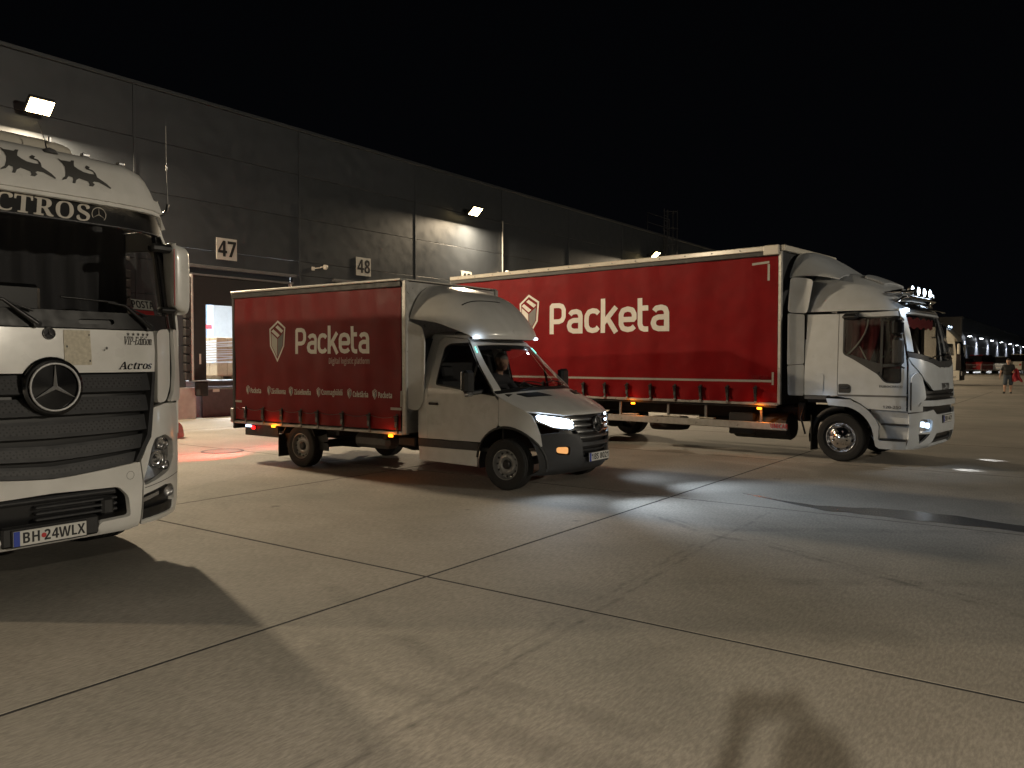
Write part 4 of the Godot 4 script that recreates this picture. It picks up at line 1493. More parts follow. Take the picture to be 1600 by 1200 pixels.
	for sx in [-0.45, 0.42]:
		var st := Node3D.new()
		st.name = "seat"
		v.add_child(st, true)
		part("cushion", MB.new().box(Vector3(sx, 0.78, -1.05), Vector3(0.48, 0.16, 0.5), 0.05), M.black, st)
		part("backrest", MB.new().at(Transform3D(Basis(Vector3.RIGHT, -0.2), Vector3(sx, 1.12, -1.36))).box(Vector3.ZERO, Vector3(0.46, 0.62, 0.13), 0.05), M.black, st)
		part("headrest", MB.new().at(Transform3D(Basis(Vector3.RIGHT, -0.2), Vector3(sx, 1.52, -1.43))).box(Vector3.ZERO, Vector3(0.26, 0.18, 0.09), 0.03), M.black, st)
	part("rear_view_mirror", MB.new().box(Vector3(0.05, 1.86, -0.72), Vector3(0.20, 0.07, 0.04), 0.015), M.ink, v)
	# roof air deflector
	var prof := [[0.0, -0.44, 1.985, 1.98, 0.80, 0.26], [0.16, -0.44, 2.08, 2.02, 0.82, 0.26], [0.36, -0.60, 2.30, 2.08, 0.88, 0.22], [0.58, -0.84, 2.51, 2.15, 0.95, 0.16], [0.80, -1.12, 2.66, 2.22, 1.01, 0.08], [1.0, -1.64, 2.80, 2.28, 1.05, 0.0]]
	var defl := func(p: Vector2) -> Vector3:
		var k := knots(prof, p.y)
		var u := absf(p.x)
		return Vector3(p.x * k[3] * (1.0 - 0.04 * u * u), lerpf(k[1], k[2], 0.12 * u * u + 0.88 * pow(u, 5.0)), k[0] - k[4] * pow(u, 2.2))
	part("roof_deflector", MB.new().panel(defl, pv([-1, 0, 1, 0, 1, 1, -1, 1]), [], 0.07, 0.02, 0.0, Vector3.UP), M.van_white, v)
	part("deflector_slot", MB.new().panel(defl, pv([-0.72, 0.615, 0.1, 0.60, 0.1, 0.615, -0.72, 0.632]), [], 0.05, 0.0, 0.003, Vector3.UP), M.ink, v)
	part("deflector_gap", MB.new().box(Vector3(0, 2.035, -0.90), Vector3(1.24, 0.10, 0.50), 0.02), M.ink, v)
	# box body
	var zb := -5.63
	var zf := -1.70
	var hw := 1.075
	var side_s := func(p: Vector2) -> Vector3:
		var bulge := 0.008 * sin((p.x - zb) / (zf - zb) * PI)
		var wave := 0.006 * sin(p.x * 7.1 + 1.3 * sin(p.y * 2.0)) + 0.004 * sin(p.x * 15.0 + p.y) + 0.005 * sin(p.y * 5.0 + p.x * 1.7)
		var low := clampf((0.98 - p.y) / 0.3, 0.0, 1.0)
		return Vector3(-(hw + bulge + wave + low * 0.012 * sin(p.x * 13.0)), p.y, p.x)
	var curtain := part("curtain", MB.new().panel(side_s, pv([zb + 0.06, 0.70, zf - 0.04, 0.70, zf - 0.04, 2.72, zb + 0.06, 2.72]), [], 0.10, 0.006, 0.0, Vector3(-1, 0, 0)), M.red_dull, v)
	var out_l := Vector3(-1, 0, 0)
	print_word(curtain, "letter", side_s, "Packeta", 0.405, Vector2(-4.00, 1.79), M.van_print, out_l, 1.0)
	print_shield(curtain, side_s, 0.67, Vector2(-4.445, 2.0), out_l, [M.van_print, M.print_grey, M.print_dark])
	part("tagline", wrap_text("Digital logistic platform", side_s, Vector2(-2.79, 1.67), 0.088, 0.86), M.print_faint, curtain)
	var row := [["Packeta", -4.93], ["Zásilkovna", -4.33], ["Zásielkovňa", -3.74], ["Csomagküldő", -3.0], ["Coletăria", -2.36], ["Packeta", -1.98]]
	var zs := [-5.22, -4.68, -4.12, -3.46, -2.78, -2.26]
	for k in 6:
		var h := 0.155
		print_shield(curtain, side_s, h, Vector2(zs[k], 1.20), out_l, [M.print_grey, M.print_grey, M.print_dark])
		var wd: float = [0.26, 0.36, 0.40, 0.46, 0.32, 0.27][k]
		part("brand_name", wrap_text(row[k][0], side_s, Vector2(zs[k] + 0.075 + wd * 0.5, 1.195), 0.083, wd), M.print_grey, curtain)
	for c in [[zb + 0.14, 1.0, 0.0], [zf - 0.13, 1.0, 0.0]]:
		part("reflective_tape", MB.new().panel(side_s, pv([c[0] - 0.11, 0.985, c[0] + 0.11, 0.985, c[0] + 0.11, 1.02, c[0] - 0.11, 1.02]), [], 0.1, 0.0, 0.003, out_l), M.tape, curtain)
		var ez: float = c[0] + (-0.1 if c[0] < -3 else 0.1)
		part("reflective_tape", MB.new().panel(side_s, pv([ez - 0.014, 1.03, ez + 0.014, 1.03, ez + 0.014, 1.26, ez - 0.014, 1.26]), [], 0.1, 0.0, 0.003, out_l), M.tape, curtain)
	for z in [-5.27, -4.81, -4.34, -3.875, -3.486, -2.928, -2.36, -1.81]:
		curtain_strap(v, -hw - 0.004, z, 0.655, 0.93)
	# slack cord looped between the straps
	var cord := []
	var zz := [-5.5, -5.27, -4.81, -4.34, -3.875, -3.486, -2.928, -2.36, -1.81]
	for k in zz.size() - 1:
		for q in 6:
			var t := q / 6.0
			cord.append(Vector3(-hw - 0.022, 0.90 - 0.035 * sin(t * PI), lerpf(zz[k], zz[k + 1], t)))
	part("tension_cord", MB.new().tube(cord, 0.004, 4), M.mid_grey, v)
	part("far_curtain", MB.new().box(Vector3(hw, 1.71, (zb + zf) * 0.5), Vector3(0.01, 2.02, zf - zb - 0.1)), M.red_dull, v)
	for sg in [-1.0, 1.0]:
		part("top_rail", MB.new().box(Vector3(sg * (hw - 0.015), 2.765, (zb + zf) * 0.5), Vector3(0.10, 0.085, zf - zb - 0.02), 0.012), M.black, v)
		part("roof_edge", MB.new().box(Vector3(sg * (hw - 0.02), 2.828, (zb + zf) * 0.5), Vector3(0.13, 0.035, zf - zb), 0.01), M.alu, v)
		part("side_rail", MB.new().box(Vector3(sg * (hw - 0.03), 0.655, (zb + zf) * 0.5), Vector3(0.09, 0.045, zf - zb - 0.02), 0.008), M.alu, v)
		part("front_post", MB.new().box(Vector3(sg * (hw - 0.03), 1.73, zf + 0.02), Vector3(0.075, 2.18, 0.085), 0.012), M.alu, v)
		part("rear_post", MB.new().box(Vector3(sg * (hw - 0.03), 1.73, zb + 0.02), Vector3(0.075, 2.18, 0.075), 0.012), M.dark_grey, v)
	part("front_wall", MB.new().box(Vector3(0, 1.73, zf + 0.02), Vector3(2.06, 2.14, 0.03)), M.alu, v)
	part("box_roof", MB.new().box(Vector3(0, 2.835, (zb + zf) * 0.5), Vector3(2.0, 0.02, zf - zb - 0.04), 0.006), M.print_white, v)
	part("load_floor", MB.new().box(Vector3(0, 0.665, (zb + zf) * 0.5), Vector3(2.04, 0.06, zf - zb - 0.06)), M.chassis, v)
	for sg in [-1.0, 1.0]:
		part("rear_door", MB.new().box(Vector3(sg * 0.515, 1.73, zb), Vector3(1.0, 2.12, 0.03), 0.006), M.print_white, v)
	part("corner_guard", MB.new().box(Vector3(-hw - 0.006, 0.76, zb + 0.0), Vector3(0.06, 0.24, 0.09), 0.01), M.steel, v)
	# chassis
	for sg in [-1.0, 1.0]:
		part("chassis_rail", MB.new().box(Vector3(sg * 0.40, 0.52, -3.6), Vector3(0.09, 0.20, 4.2), 0.01), M.chassis, v)
	for z in [-5.4, -4.6, -3.2, -2.2]:
		part("cross_member", MB.new().box(Vector3(0, 0.58, z), Vector3(1.9, 0.10, 0.08), 0.01), M.chassis, v)
	part("rear_axle", MB.new().tube([Vector3(-0.8, 0.33, -3.97), Vector3(-0.2, 0.33, -3.97), Vector3(0.2, 0.33, -3.97), Vector3(0.8, 0.33, -3.97)], [0.06, 0.07, 0.13, 0.06], 10), M.chassis, v)
	part("front_axle", MB.new().tube([Vector3(-0.8, 0.33, 0), Vector3(0.8, 0.33, 0)], 0.06, 8), M.chassis, v)
	part("fuel_tank", MB.new().box(Vector3(-0.55, 0.46, -2.75), Vector3(0.30, 0.22, 0.75), 0.06), M.mid_grey, v)
	part("exhaust", MB.new().tube([Vector3(0.1, 0.38, -1.6), Vector3(0.12, 0.34, -2.6), Vector3(0.3, 0.36, -3.3)], [0.04, 0.09, 0.05], 10), M.chassis, v)
	part("battery_box", MB.new().box(Vector3(-0.72, 0.52, -1.85), Vector3(0.26, 0.14, 0.34), 0.02), M.chassis, v)
	for sg in [-1.0, 1.0]:
		var mg := MB.new()
		for q in 12:
			var a0 := deg_to_rad(lerpf(-8, 188, q / 12.0))
			var a1 := deg_to_rad(lerpf(-8, 188, (q + 1) / 12.0))
			mg.bar(Vector3(sg * 0.93, 0.34 + 0.42 * sin(a0), -3.97 + 0.42 * cos(a0)), Vector3(sg * 0.93, 0.34 + 0.42 * sin(a1), -3.97 + 0.42 * cos(a1)), 0.27, 0.012)
		part("mudguard", mg, M.black, v)
		part("mud_flap", MB.new().box(Vector3(sg * 0.93, 0.32, -4.46), Vector3(0.27, 0.36, 0.012)), M.rubber, v)
		part("tail_skirt", MB.new().box(Vector3(sg * 1.0, 0.535, -4.97), Vector3(0.03, 0.20, 0.86), 0.006), M.black, v)
		wheel(v, Vector3(sg * 0.875, 0.335, 0), 0.335, 0.20, sg, "van")
		wheel(v, Vector3(sg * 0.93, 0.335, -3.97), 0.335, 0.20, sg, "van")
		# tail lights
		var tl := Node3D.new()
		tl.name = "tail_light"
		v.add_child(tl, true)
		part("case", MB.new().box(Vector3(sg * 0.88, 0.59, zb - 0.02), Vector3(0.36, 0.11, 0.05), 0.01), M.black, tl)
		part("stop_lamp", MB.new().box(Vector3(sg * 0.98, 0.59, zb - 0.05), Vector3(0.13, 0.09, 0.02), 0.006), M.red_on, tl)
		part("reversing_lamp", MB.new().box(Vector3(sg * 0.83, 0.59, zb - 0.05), Vector3(0.10, 0.08, 0.02), 0.006), M.white_soft, tl)
		spot(tl, Vector3(sg * 0.98, 0.58, zb - 0.07), Vector3(sg * 0.1, -0.30, -1.0), Color(1.0, 0.10, 0.10), 14.0, 66.0, 1.0, 0.05)
		spot(tl, Vector3(sg * 0.83, 0.58, zb - 0.07), Vector3(0, -0.10, -1.0), Color(1.0, 0.96, 0.95), 2.2, 60.0, 0.6, 0.05)
	var ml := Node3D.new()
	ml.name = "marker_lamp"
	v.add_child(ml, true)
	part("bracket", MB.new().box(Vector3(-1.04, 0.585, -5.20), Vector3(0.03, 0.05, 0.16), 0.006), M.black, ml)
	part("white_lamp", MB.new().box(Vector3(-1.062, 0.598, -5.24), Vector3(0.02, 0.035, 0.15), 0.005), M.white_soft, ml)
	part("red_lamp", MB.new().box(Vector3(-1.064, 0.575, -5.11), Vector3(0.025, 0.05, 0.07), 0.006), M.red_on, ml)
	side_marker(v, Vector3(-1.085, 0.625, -4.55), 0.06)
	side_marker(v, Vector3(-1.085, 0.615, -1.93), 0.04)


# ---------------------------------------------------------------- large curtain-sided truck
const TRUCK_FRONT := [
	[0.00, 1.10, 0.270, 0.19, 0.0], [0.14, 1.21, 0.360, 0.25, 0.0], [0.40, 1.27, 0.620, 0.29, 0.0], [0.66, 1.26, 0.880, 0.29, 0.0],
	[0.86, 1.26, 1.080, 0.29, 0.0], [1.10, 1.24, 1.320, 0.27, 0.0], [1.36, 1.23, 1.580, 0.26, 0.0], [1.56, 1.20, 1.780, 0.25, 0.0],
	[1.90, 1.10, 2.110, 0.20, 0.0], [2.22, 0.98, 2.410, 0.14, 0.0], [2.34, 0.92, 2.510, 0.11, 0.0],
]
const TRUCK_ROOF := [[-1.0, 3.22], [-0.2, 3.20], [0.06, 3.14], [0.36, 3.01], [0.62, 2.86], [0.80, 2.70], [0.96, 2.53]]


func truck_half(z: float, y: float) -> float:
	var w := 1.10 - 0.055 * clampf((y - 1.5) / 1.0, 0.0, 1.0)
	if z > 0.72:
		w -= 0.10 * pow((z - 0.72) / 0.3, 2.0)
	return w


func truck_edge(v: float) -> Vector2:
	var k := knots(TRUCK_FRONT, v)
	return Vector2(k[0] - k[2], k[1])


func truck_front(p: Vector2) -> Vector3:
	var k := knots(TRUCK_FRONT, p.y)
	var u := absf(p.x)
	var hw := truck_half(k[0] - k[2], k[1])
	return Vector3(p.x * hw, k[1], k[0] - k[2] * pow(u, 5.0))


func build_curtain_truck() -> void:
	var v := thing("curtain_truck", "large truck with bright red curtain side and white cab with lit roof lamps", "truck", Vector3(15.094, 0.0, -3.185), deg_to_rad(-6.0))
	var of := Vector3(0, 0.1, 1)
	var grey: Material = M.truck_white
	# --- front
	part("bumper", MB.new().panel(truck_front, pv([-1, 0.0, 1, 0.0, 1, 0.62, 0.62, 0.68, 0.5, 0.60, -0.5, 0.60, -0.62, 0.68, -1, 0.62]), [rounded(pv([-0.62, 0.06, 0.62, 0.06, 0.50, 0.30, -0.50, 0.30]), 0.03), rounded(pv([-0.90, 0.32, -0.68, 0.34, -0.66, 0.52, -0.88, 0.54]), 0.04), rounded(pv([0.68, 0.34, 0.90, 0.32, 0.88, 0.54, 0.66, 0.52]), 0.04), pv([-0.86, 0.14, -0.70, 0.30, -0.90, 0.30]), pv([0.86, 0.14, 0.90, 0.30, 0.70, 0.30])], 0.07, 0.04, 0.0, of), grey, v)
	var back := func(p: Vector2) -> Vector3: return truck_front(p) - Vector3(0, 0, 0.06)
	part("front_back", MB.new().panel(back, pv([-0.97, 0.02, 0.97, 0.02, 0.97, 1.3, -0.97, 1.3]), [], 0.12, 0.0, 0.0, of), M.ink, v)
	part("bumper_grille", MB.new().panel(func(p: Vector2) -> Vector3: return truck_front(p) - Vector3(0, 0, 0.03), pv([-0.6, 0.14, 0.6, 0.14, 0.57, 0.19, -0.57, 0.19]), [], 0.12, 0.01, 0.0, of), M.dark_grey, v)
	part("grille_lip", MB.new().panel(func(p: Vector2) -> Vector3: return truck_front(p) + Vector3(0, 0, 0.025 * (1.0 - p.x * p.x)), pv([-0.90, 0.74, 0.90, 0.74, 0.86, 0.83, -0.86, 0.83]), [], 0.08, 0.05, 0.0, of), grey, v)
	for k in 2:
		part("grille_bar", MB.new().panel(func(p: Vector2) -> Vector3: return truck_front(p) - Vector3(0, 0, 0.01), pv([-0.80, 0.87 + 0.07 * k, 0.80, 0.87 + 0.07 * k, 0.78, 0.91 + 0.07 * k, -0.78, 0.91 + 0.07 * k]), [], 0.12, 0.03, 0.0, of), M.black, v)
	part("front_panel", MB.new().panel(truck_front, rounded(pv([-0.62, 0.99, 0.62, 0.99, 0.80, 1.16, 0.97, 1.42, 1.0, 1.52, 0.62, 1.42, 0.3, 1.35, -0.3, 1.35, -0.62, 1.42, -1.0, 1.52, -0.97, 1.42, -0.80, 1.16]), 0.02), [], 0.07, 0.03, 0.0, of), grey, v)
	var bd := part("badge", text_mesh("IVECO", 0.11, 0.006), M.mid_grey, v)
	bd.position = Vector3(0, 1.26, 1.250)
	part("scuttle", MB.new().panel(truck_front, pv([-1.0, 1.53, -0.62, 1.43, -0.3, 1.36, 0.3, 1.36, 0.62, 1.43, 1.0, 1.53, 1.0, 1.60, 0.62, 1.52, 0.3, 1.46, -0.3, 1.46, -0.62, 1.52, -1.0, 1.60]), [], 0.08, 0.02, -0.004, of), M.dark_grey, v)
	part("windscreen", MB.new().panel(truck_front, pv([-0.95, 1.60, -0.62, 1.525, -0.3, 1.465, 0.3, 1.465, 0.62, 1.525, 0.95, 1.60, 0.93, 2.24, -0.93, 2.24]), [], 0.09, 0.0, -0.006, of), M.glass, v)
	part("screen_header", MB.new().panel(truck_front, pv([-1.0, 2.245, 1.0, 2.245, 1.0, 2.345, -1.0, 2.345]), [], 0.1, 0.03, 0.0, of), grey, v)
	for sg in [-1.0, 1.0]:
		part("screen_pillar", MB.new().panel(truck_front, pv([sg * 0.935, 1.60, sg, 1.62, sg, 2.25, sg * 0.92, 2.25]), [], 0.08, 0.03, 0.0, of), grey, v)
		var wp := []
		for k in 7:
			wp.append(truck_front(Vector2(sg * (0.55 - 0.10 * k) - 0.12, 1.49 + 0.05 * sin(k * 0.5))) + Vector3(0, 0.01, 0.025))
		part("wiper", MB.new().tube(wp, 0.010, 5), M.ink, v)
		part("corner_panel", MB.new().panel(func(p: Vector2) -> Vector3: return truck_front(Vector2(p.x * sg, p.y)), pv([0.84, 0.66, 1.0, 0.64, 1.0, 1.50, 0.975, 1.40, 0.84, 1.19]), [], 0.06, 0.03, -0.004, of), grey, v)
		# vertical corner blade with its slot
		var cb := Node3D.new()
		cb.name = "corner_blade"
		v.add_child(cb, true)
		var bl := func(p: Vector2) -> Vector3: return truck_front(Vector2(p.x * sg, p.y)) + Vector3(sg * 0.03, 0, 0.02)
		part("blade", MB.new().panel(bl, rounded(pv([0.80, 0.86, 0.98, 0.74, 0.985, 1.20, 0.93, 1.29, 0.86, 1.22, 0.82, 1.05]), 0.05), [], 0.05, 0.03, 0.0, of), grey, cb)
		part("slot", MB.new().panel(func(p: Vector2) -> Vector3: return Vector3(sg * (truck_half(0.95, 1.0) + 0.032), p.y, p.x), pv([1.0, 0.90, 1.025, 0.90, 1.025, 1.34, 1.0, 1.34]), [], 0.2, 0.01, 0.004, Vector3(sg, 0, 0)), M.ink, cb)
		# headlight in the bumper
		var hl := Node3D.new()
		hl.name = "headlight"
		v.add_child(hl, true)
		var hs := func(p: Vector2) -> Vector3: return truck_front(Vector2(p.x * sg, p.y)) - Vector3(0, 0, 0.02)
		part("bowl", MB.new().panel(func(p: Vector2) -> Vector3: return truck_front(Vector2(p.x * sg, p.y)) - Vector3(0, 0, 0.045), rounded(pv([0.66, 0.33, 0.91, 0.31, 0.89, 0.55, 0.65, 0.53]), 0.03), [], 0.06, 0.0, 0.0, of), M.chrome, hl)
		for k in 2:
			var c := truck_front(Vector2(sg * (0.73 + 0.09 * k), 0.43 + 0.02 * k)) - Vector3(0, 0, 0.02)
			part("projector_lamp", MB.new().at(Transform3D(Basis(Vector3.RIGHT, PI / 2), c)).lathe([Vector2(0.045, -0.02), Vector2(0.045, 0.0), Vector2(0.03, 0.012), Vector2(0.0, 0.016)], 14, true), M.white_soft, hl)
		part("clear_cover", MB.new().panel(hs, rounded(pv([0.67, 0.34, 0.90, 0.32, 0.88, 0.54, 0.66, 0.52]), 0.03), [], 0.06, 0.0, 0.008, of), M.lens, hl)
		spot(hl, truck_front(Vector2(sg * 0.78, 0.44)) + Vector3(0, 0, 0.06), Vector3(0.0, -0.11, 1.0), COOL, 9.0, 14.0, 0.6, 0.04)
		spot(hl, truck_front(Vector2(sg * 0.80, 0.42)) + Vector3(0, 0, 0.07), Vector3(0.0, -0.78, 0.62), Color(0.95, 0.97, 1.0), 2.4, 13.0, 0.9, 0.03)
	number_plate(v, Vector3(0.0, 0.735, 1.285), 0.0, "2BH 4471")
	# --- sides
	for sg in [-1.0, 1.0]:
		var s := func(p: Vector2) -> Vector3: return Vector3(sg * truck_half(p.x, p.y), p.y, p.x)
		var out := Vector3(sg, 0, 0)
		var win := rounded(pv([-0.05, 2.40, -0.045, 1.79, 0.10, 1.72, 0.52, 1.46, 0.60, 1.35, 0.66, 1.32, 0.87, 1.32, 0.865, 2.37, 0.80, 2.40]), 0.05)
		var door := PackedVector2Array([Vector2(-0.115, 1.09), Vector2(0.10, 1.06), Vector2(0.26, 0.98), Vector2(0.37, 0.90), Vector2(0.94, 0.88)])
		for k in 8:
			door.append(truck_edge(lerpf(0.68, 2.30, k / 7.0)) + Vector2(-0.03, 0))
		door.append(Vector2(-0.115, 2.46))
		var dr := part("door", MB.new().panel(s, door, [win], 0.09, 0.03, 0.0, out), grey, v)
		var gask := Geometry2D.offset_polygon(win, -0.025)[0]
		part("window_seal", MB.new().panel(s, win, [gask], 0.09, 0.01, -0.004, out), M.ink, dr)
		part("window_glass", MB.new().panel(func(p: Vector2) -> Vector3: return Vector3(sg * 1.052, p.y, p.x), gask, [], 0.09, 0.0, 0.0, out), pane(0.42), dr)
		part("window_bar", MB.new().panel(s, pv([0.545, 1.46, 0.585, 1.44, 0.585, 2.38, 0.545, 2.38]), [], 0.1, 0.01, -0.002, out), M.ink, dr)
		part("sill_bar", MB.new().panel(s, pv([0.0, 1.76, 0.5, 1.46, 0.60, 1.58, 0.86, 1.60, 0.86, 1.64, 0.56, 1.63, 0.1, 1.78]), [], 0.1, 0.01, -0.006, out), M.black, dr)
		part("handle", MB.new().panel(s, rounded(pv([-0.10, 1.15, 0.09, 1.15, 0.10, 1.26, 0.06, 1.30, -0.10, 1.30]), 0.025), [], 0.1, 0.01, 0.008, out), M.black, dr)
		part("handle", MB.new().box(Vector3(sg * 1.115, 1.24, -0.01), Vector3(0.022, 0.03, 0.15), 0.008), M.ink, dr)
		part("door_moulding", MB.new().panel(s, pv([-0.11, 1.095, 0.95, 1.10, 0.95, 1.128, -0.11, 1.125]), [], 0.15, 0.01, 0.007, out), M.mid_grey, dr)
		if sg < 0:
			for q in [["EUROCARGO", 0.034, Vector2(0.72, 1.27)], ["120-250", 0.045, Vector2(0.74, 0.94)]]:
				var tx := part("lettering", text_mesh(q[0], q[1], 0.003), M.mid_grey, dr)
				tx.rotation.y = -PI / 2
				tx.position = Vector3(-truck_half(q[2].x, q[2].y) - 0.004, q[2].y, q[2].x)
				tx.scale = Vector3(1.25, 1, 1)
		# sleeper panel with a locker lid
		var sl := part("sleeper_panel", MB.new().panel(s, pv([-0.675, 1.10, -0.125, 1.10, -0.125, 2.46, -0.675, 2.47]), [], 0.12, 0.02, 0.0, out), grey, v)
		var lid := rounded(pv([-0.66, 1.13, -0.36, 1.13, -0.345, 1.44, -0.38, 1.47, -0.66, 1.475]), 0.03)
		part("locker_lid", MB.new().panel(s, lid, [], 0.12, 0.012, 0.008, out), grey, sl)
		part("cab_skirt", MB.new().panel(s, pv([-0.675, 1.03, -0.32, 1.03, -0.30, 1.09, -0.675, 1.09]), [], 0.15, 0.02, -0.01, out), M.mid_grey, v)
		# rear side fairings
		var fs := func(p: Vector2) -> Vector3: return Vector3(sg * (1.10 + 0.06 * clampf((-0.68 - p.x) / 0.26, 0.0, 1.0) - 0.05 * clampf((p.y - 2.5) / 0.7, 0.0, 1.0)), p.y, p.x)
		part("side_fairing", MB.new().panel(fs, rounded(pv([-0.94, 1.09, -0.685, 1.085, -0.685, 1.62, -0.955, 1.60]), 0.03), [], 0.08, 0.02, 0.0, out), grey, v)
		part("side_fairing", MB.new().panel(fs, rounded(pv([-0.957, 1.61, -0.685, 1.63, -0.685, 2.47, -0.955, 2.50]), 0.03), [], 0.08, 0.02, 0.0, out), grey, v)
		part("side_fairing", MB.new().panel(fs, rounded(pv([-0.955, 2.515, -0.64, 2.49, -0.56, 3.06, -0.72, 3.10, -0.93, 3.12]), 0.06), [], 0.06, 0.02, 0.004, out), grey, v)
		# wing over the wheel
		var wing := pv([-0.30, 1.05, -0.26, 0.94, 0.06, 0.92])
		wing.append_array(arc(Vector2(-0.07, 0.39), 0.545, 72.0, 2.0, 8))
		wing.append_array(pv([0.50, 0.30, 0.56, 0.265, 0.94, 0.27, 0.94, 0.395, 0.56, 0.395, 0.535, 0.42]))
		wing.append_array(arc(Vector2(-0.07, 0.39), 0.66, 20.0, 72.0, 8))
		wing.append_array(pv([0.10, 1.045]))
		part("wing", MB.new().panel(s, wing, [], 0.07, 0.06, 0.012, out), grey, v)
		# step well
		var ss := func(p: Vector2) -> Vector3: return Vector3(sg * 0.98, p.y, p.x)
		part("step_well", MB.new().panel(ss, pv([0.44, 0.40, 0.96, 0.40, 0.96, 0.88, 0.38, 0.88]), [], 0.15, 0.01, 0.0, out), grey, v)
		for k in 2:
			part("step", MB.new().box(Vector3(sg * 1.02, [0.415, 0.66][k], [0.75, 0.77][k]), Vector3(0.13, 0.03, 0.40), 0.008), M.ink, v)
		part("arch_liner", arch_lining(Vector3(0, 0.39, -0.07), 0.56, sg * 0.6, sg * 1.0), M.chassis, v)
		part("mud_flap", MB.new().box(Vector3(sg * 0.93, 0.46, -0.56), Vector3(0.30, 0.60, 0.015)), M.rubber, v)
		var guard := []
		for q in arc(Vector2(-0.07, 0.39), 0.51, 175.0, 85.0, 8):
			guard.append(Vector3(sg * 0.98, q.y, q.x))
		part("rear_guard", MB.new().tube(guard, 0.05, 6), M.chassis, v)
		# mirrors
		var mr := Node3D.new()
		mr.name = "mirror"
		v.add_child(mr, true)
		part("upper_housing", MB.new().box(Vector3(sg * 1.26, 2.20, 0.86), Vector3(0.22, 0.26, 0.15), 0.05), M.gloss_black, mr)
		part("main_housing", MB.new().box(Vector3(sg * 1.26, 1.83, 0.87), Vector3(0.22, 0.44, 0.14), 0.045), M.black, mr)
		part("arm", MB.new().tube([Vector3(sg * 1.05, 2.33, 0.88), Vector3(sg * 1.22, 2.36, 0.90), Vector3(sg * 1.24, 1.60, 0.90), Vector3(sg * 1.07, 1.57, 0.90)], 0.018, 6), M.ink, mr)
		part("kerb_mirror", MB.new().box(Vector3(sg * 1.16, 2.40, 0.10), Vector3(0.16, 0.09, 0.24), 0.035), M.ink, mr)
		part("kerb_bracket", MB.new().bar(Vector3(sg * 1.06, 2.46, 0.10), Vector3(sg * 1.15, 2.43, 0.10), 0.20, 0.05, 0.01), M.ink, mr)
		# bright corner lamp
		if sg > 0.0:
			continue
		var cl := Node3D.new()
		cl.name = "corner_lamp"
		v.add_child(cl, true)
		part("lamp_lens", MB.new().at(Transform3D(Basis(), Vector3(sg * 1.0, 2.485, 0.90))).lathe([Vector2(0.0, -0.03), Vector2(0.045, -0.02), Vector2(0.055, 0.0), Vector2(0.045, 0.025), Vector2(0.0, 0.035)], 12, true), M.white_on, cl)
		spot(cl, Vector3(sg * 1.18, 2.45, 1.0), Vector3(sg * 0.06, -1.0, 0.12), COOL, 1.3, 32.0, 0.8, 0.04)
		omni(cl, Vector3(sg * 1.10, 2.50, 1.0), COOL, 0.03, 0.03)
	part("cab_back", MB.new().box(Vector3(0, 1.8, -0.68), Vector3(2.14, 1.5, 0.04)), M.chassis, v)
	part("cab_floor", MB.new().box(Vector3(0, 1.0, 0.15), Vector3(2.0, 0.06, 1.6)), M.chassis, v)
	# --- roof and the air deflectors
	var roof := func(p: Vector2) -> Vector3:
		var u := absf(p.x)
		var t: float = knots(TRUCK_ROOF, p.y)[0]
		var hw := truck_half(p.y, 2.48)
		var k := pow(maxf(0.0, 1.0 - pow(u, 3.2)), 0.62)
		return Vector3(p.x * hw, 2.49 + (t - 2.49) * k, p.y - 0.17 * u * u * u * clampf((p.y + 0.2) / 1.2, 0.0, 1.0))
	part("roof", MB.new().panel(roof, pv([-0.999, -0.68, 0.999, -0.68, 0.999, 1.0, -0.999, 1.0]), [], 0.07, 0.02, 0.0, Vector3.UP), grey, v)
	part("roof_hatch", MB.new().panel(roof, rounded(pv([-0.5, 0.10, 0.5, 0.10, 0.5, 0.44, -0.5, 0.44]), 0.05), [], 0.1, 0.03, 0.035, Vector3.UP), grey, v)
	var spoil := func(p: Vector2) -> Vector3:
		var u := absf(p.x)
		var t: float = knots([[-0.97, 3.62], [-0.80, 3.60], [-0.5, 3.42], [-0.15, 3.16]], p.y)[0]
		var e: float = knots([[-0.97, 3.13], [-0.7, 3.10], [-0.15, 3.02]], p.y)[0]
		return Vector3(p.x * 1.06, lerpf(t, e, pow(u, 4.0)), p.y)
	part("roof_spoiler", MB.new().panel(spoil, pv([-1, -0.97, 1, -0.97, 0.92, -0.15, -0.92, -0.15]), [], 0.07, 0.02, 0.0, Vector3.UP), grey, v)
	var visor := func(p: Vector2) -> Vector3: return Vector3(p.x * 0.92, 2.64 - 0.15 * p.y, 0.88 + 0.26 * p.y - 0.16 * pow(absf(p.x), 4.0))
	part("sun_visor", MB.new().panel(visor, rounded(pv([-1, 0.0, 1, 0.0, 1, 0.9, -1, 0.9]), 0.08), [], 0.12, 0.01, 0.0, Vector3.UP), M.gloss_black, v)
	# lamp bar
	var lb := Node3D.new()
	lb.name = "lamp_bar"
	v.add_child(lb, true)
	part("tube", MB.new().tube([Vector3(-0.86, 2.62, 0.72), Vector3(-0.84, 2.70, 0.82), Vector3(-0.70, 2.71, 0.89), Vector3(0.70, 2.71, 0.89), Vector3(0.84, 2.70, 0.82), Vector3(0.86, 2.62, 0.72)], 0.026, 8), M.chrome, lb)
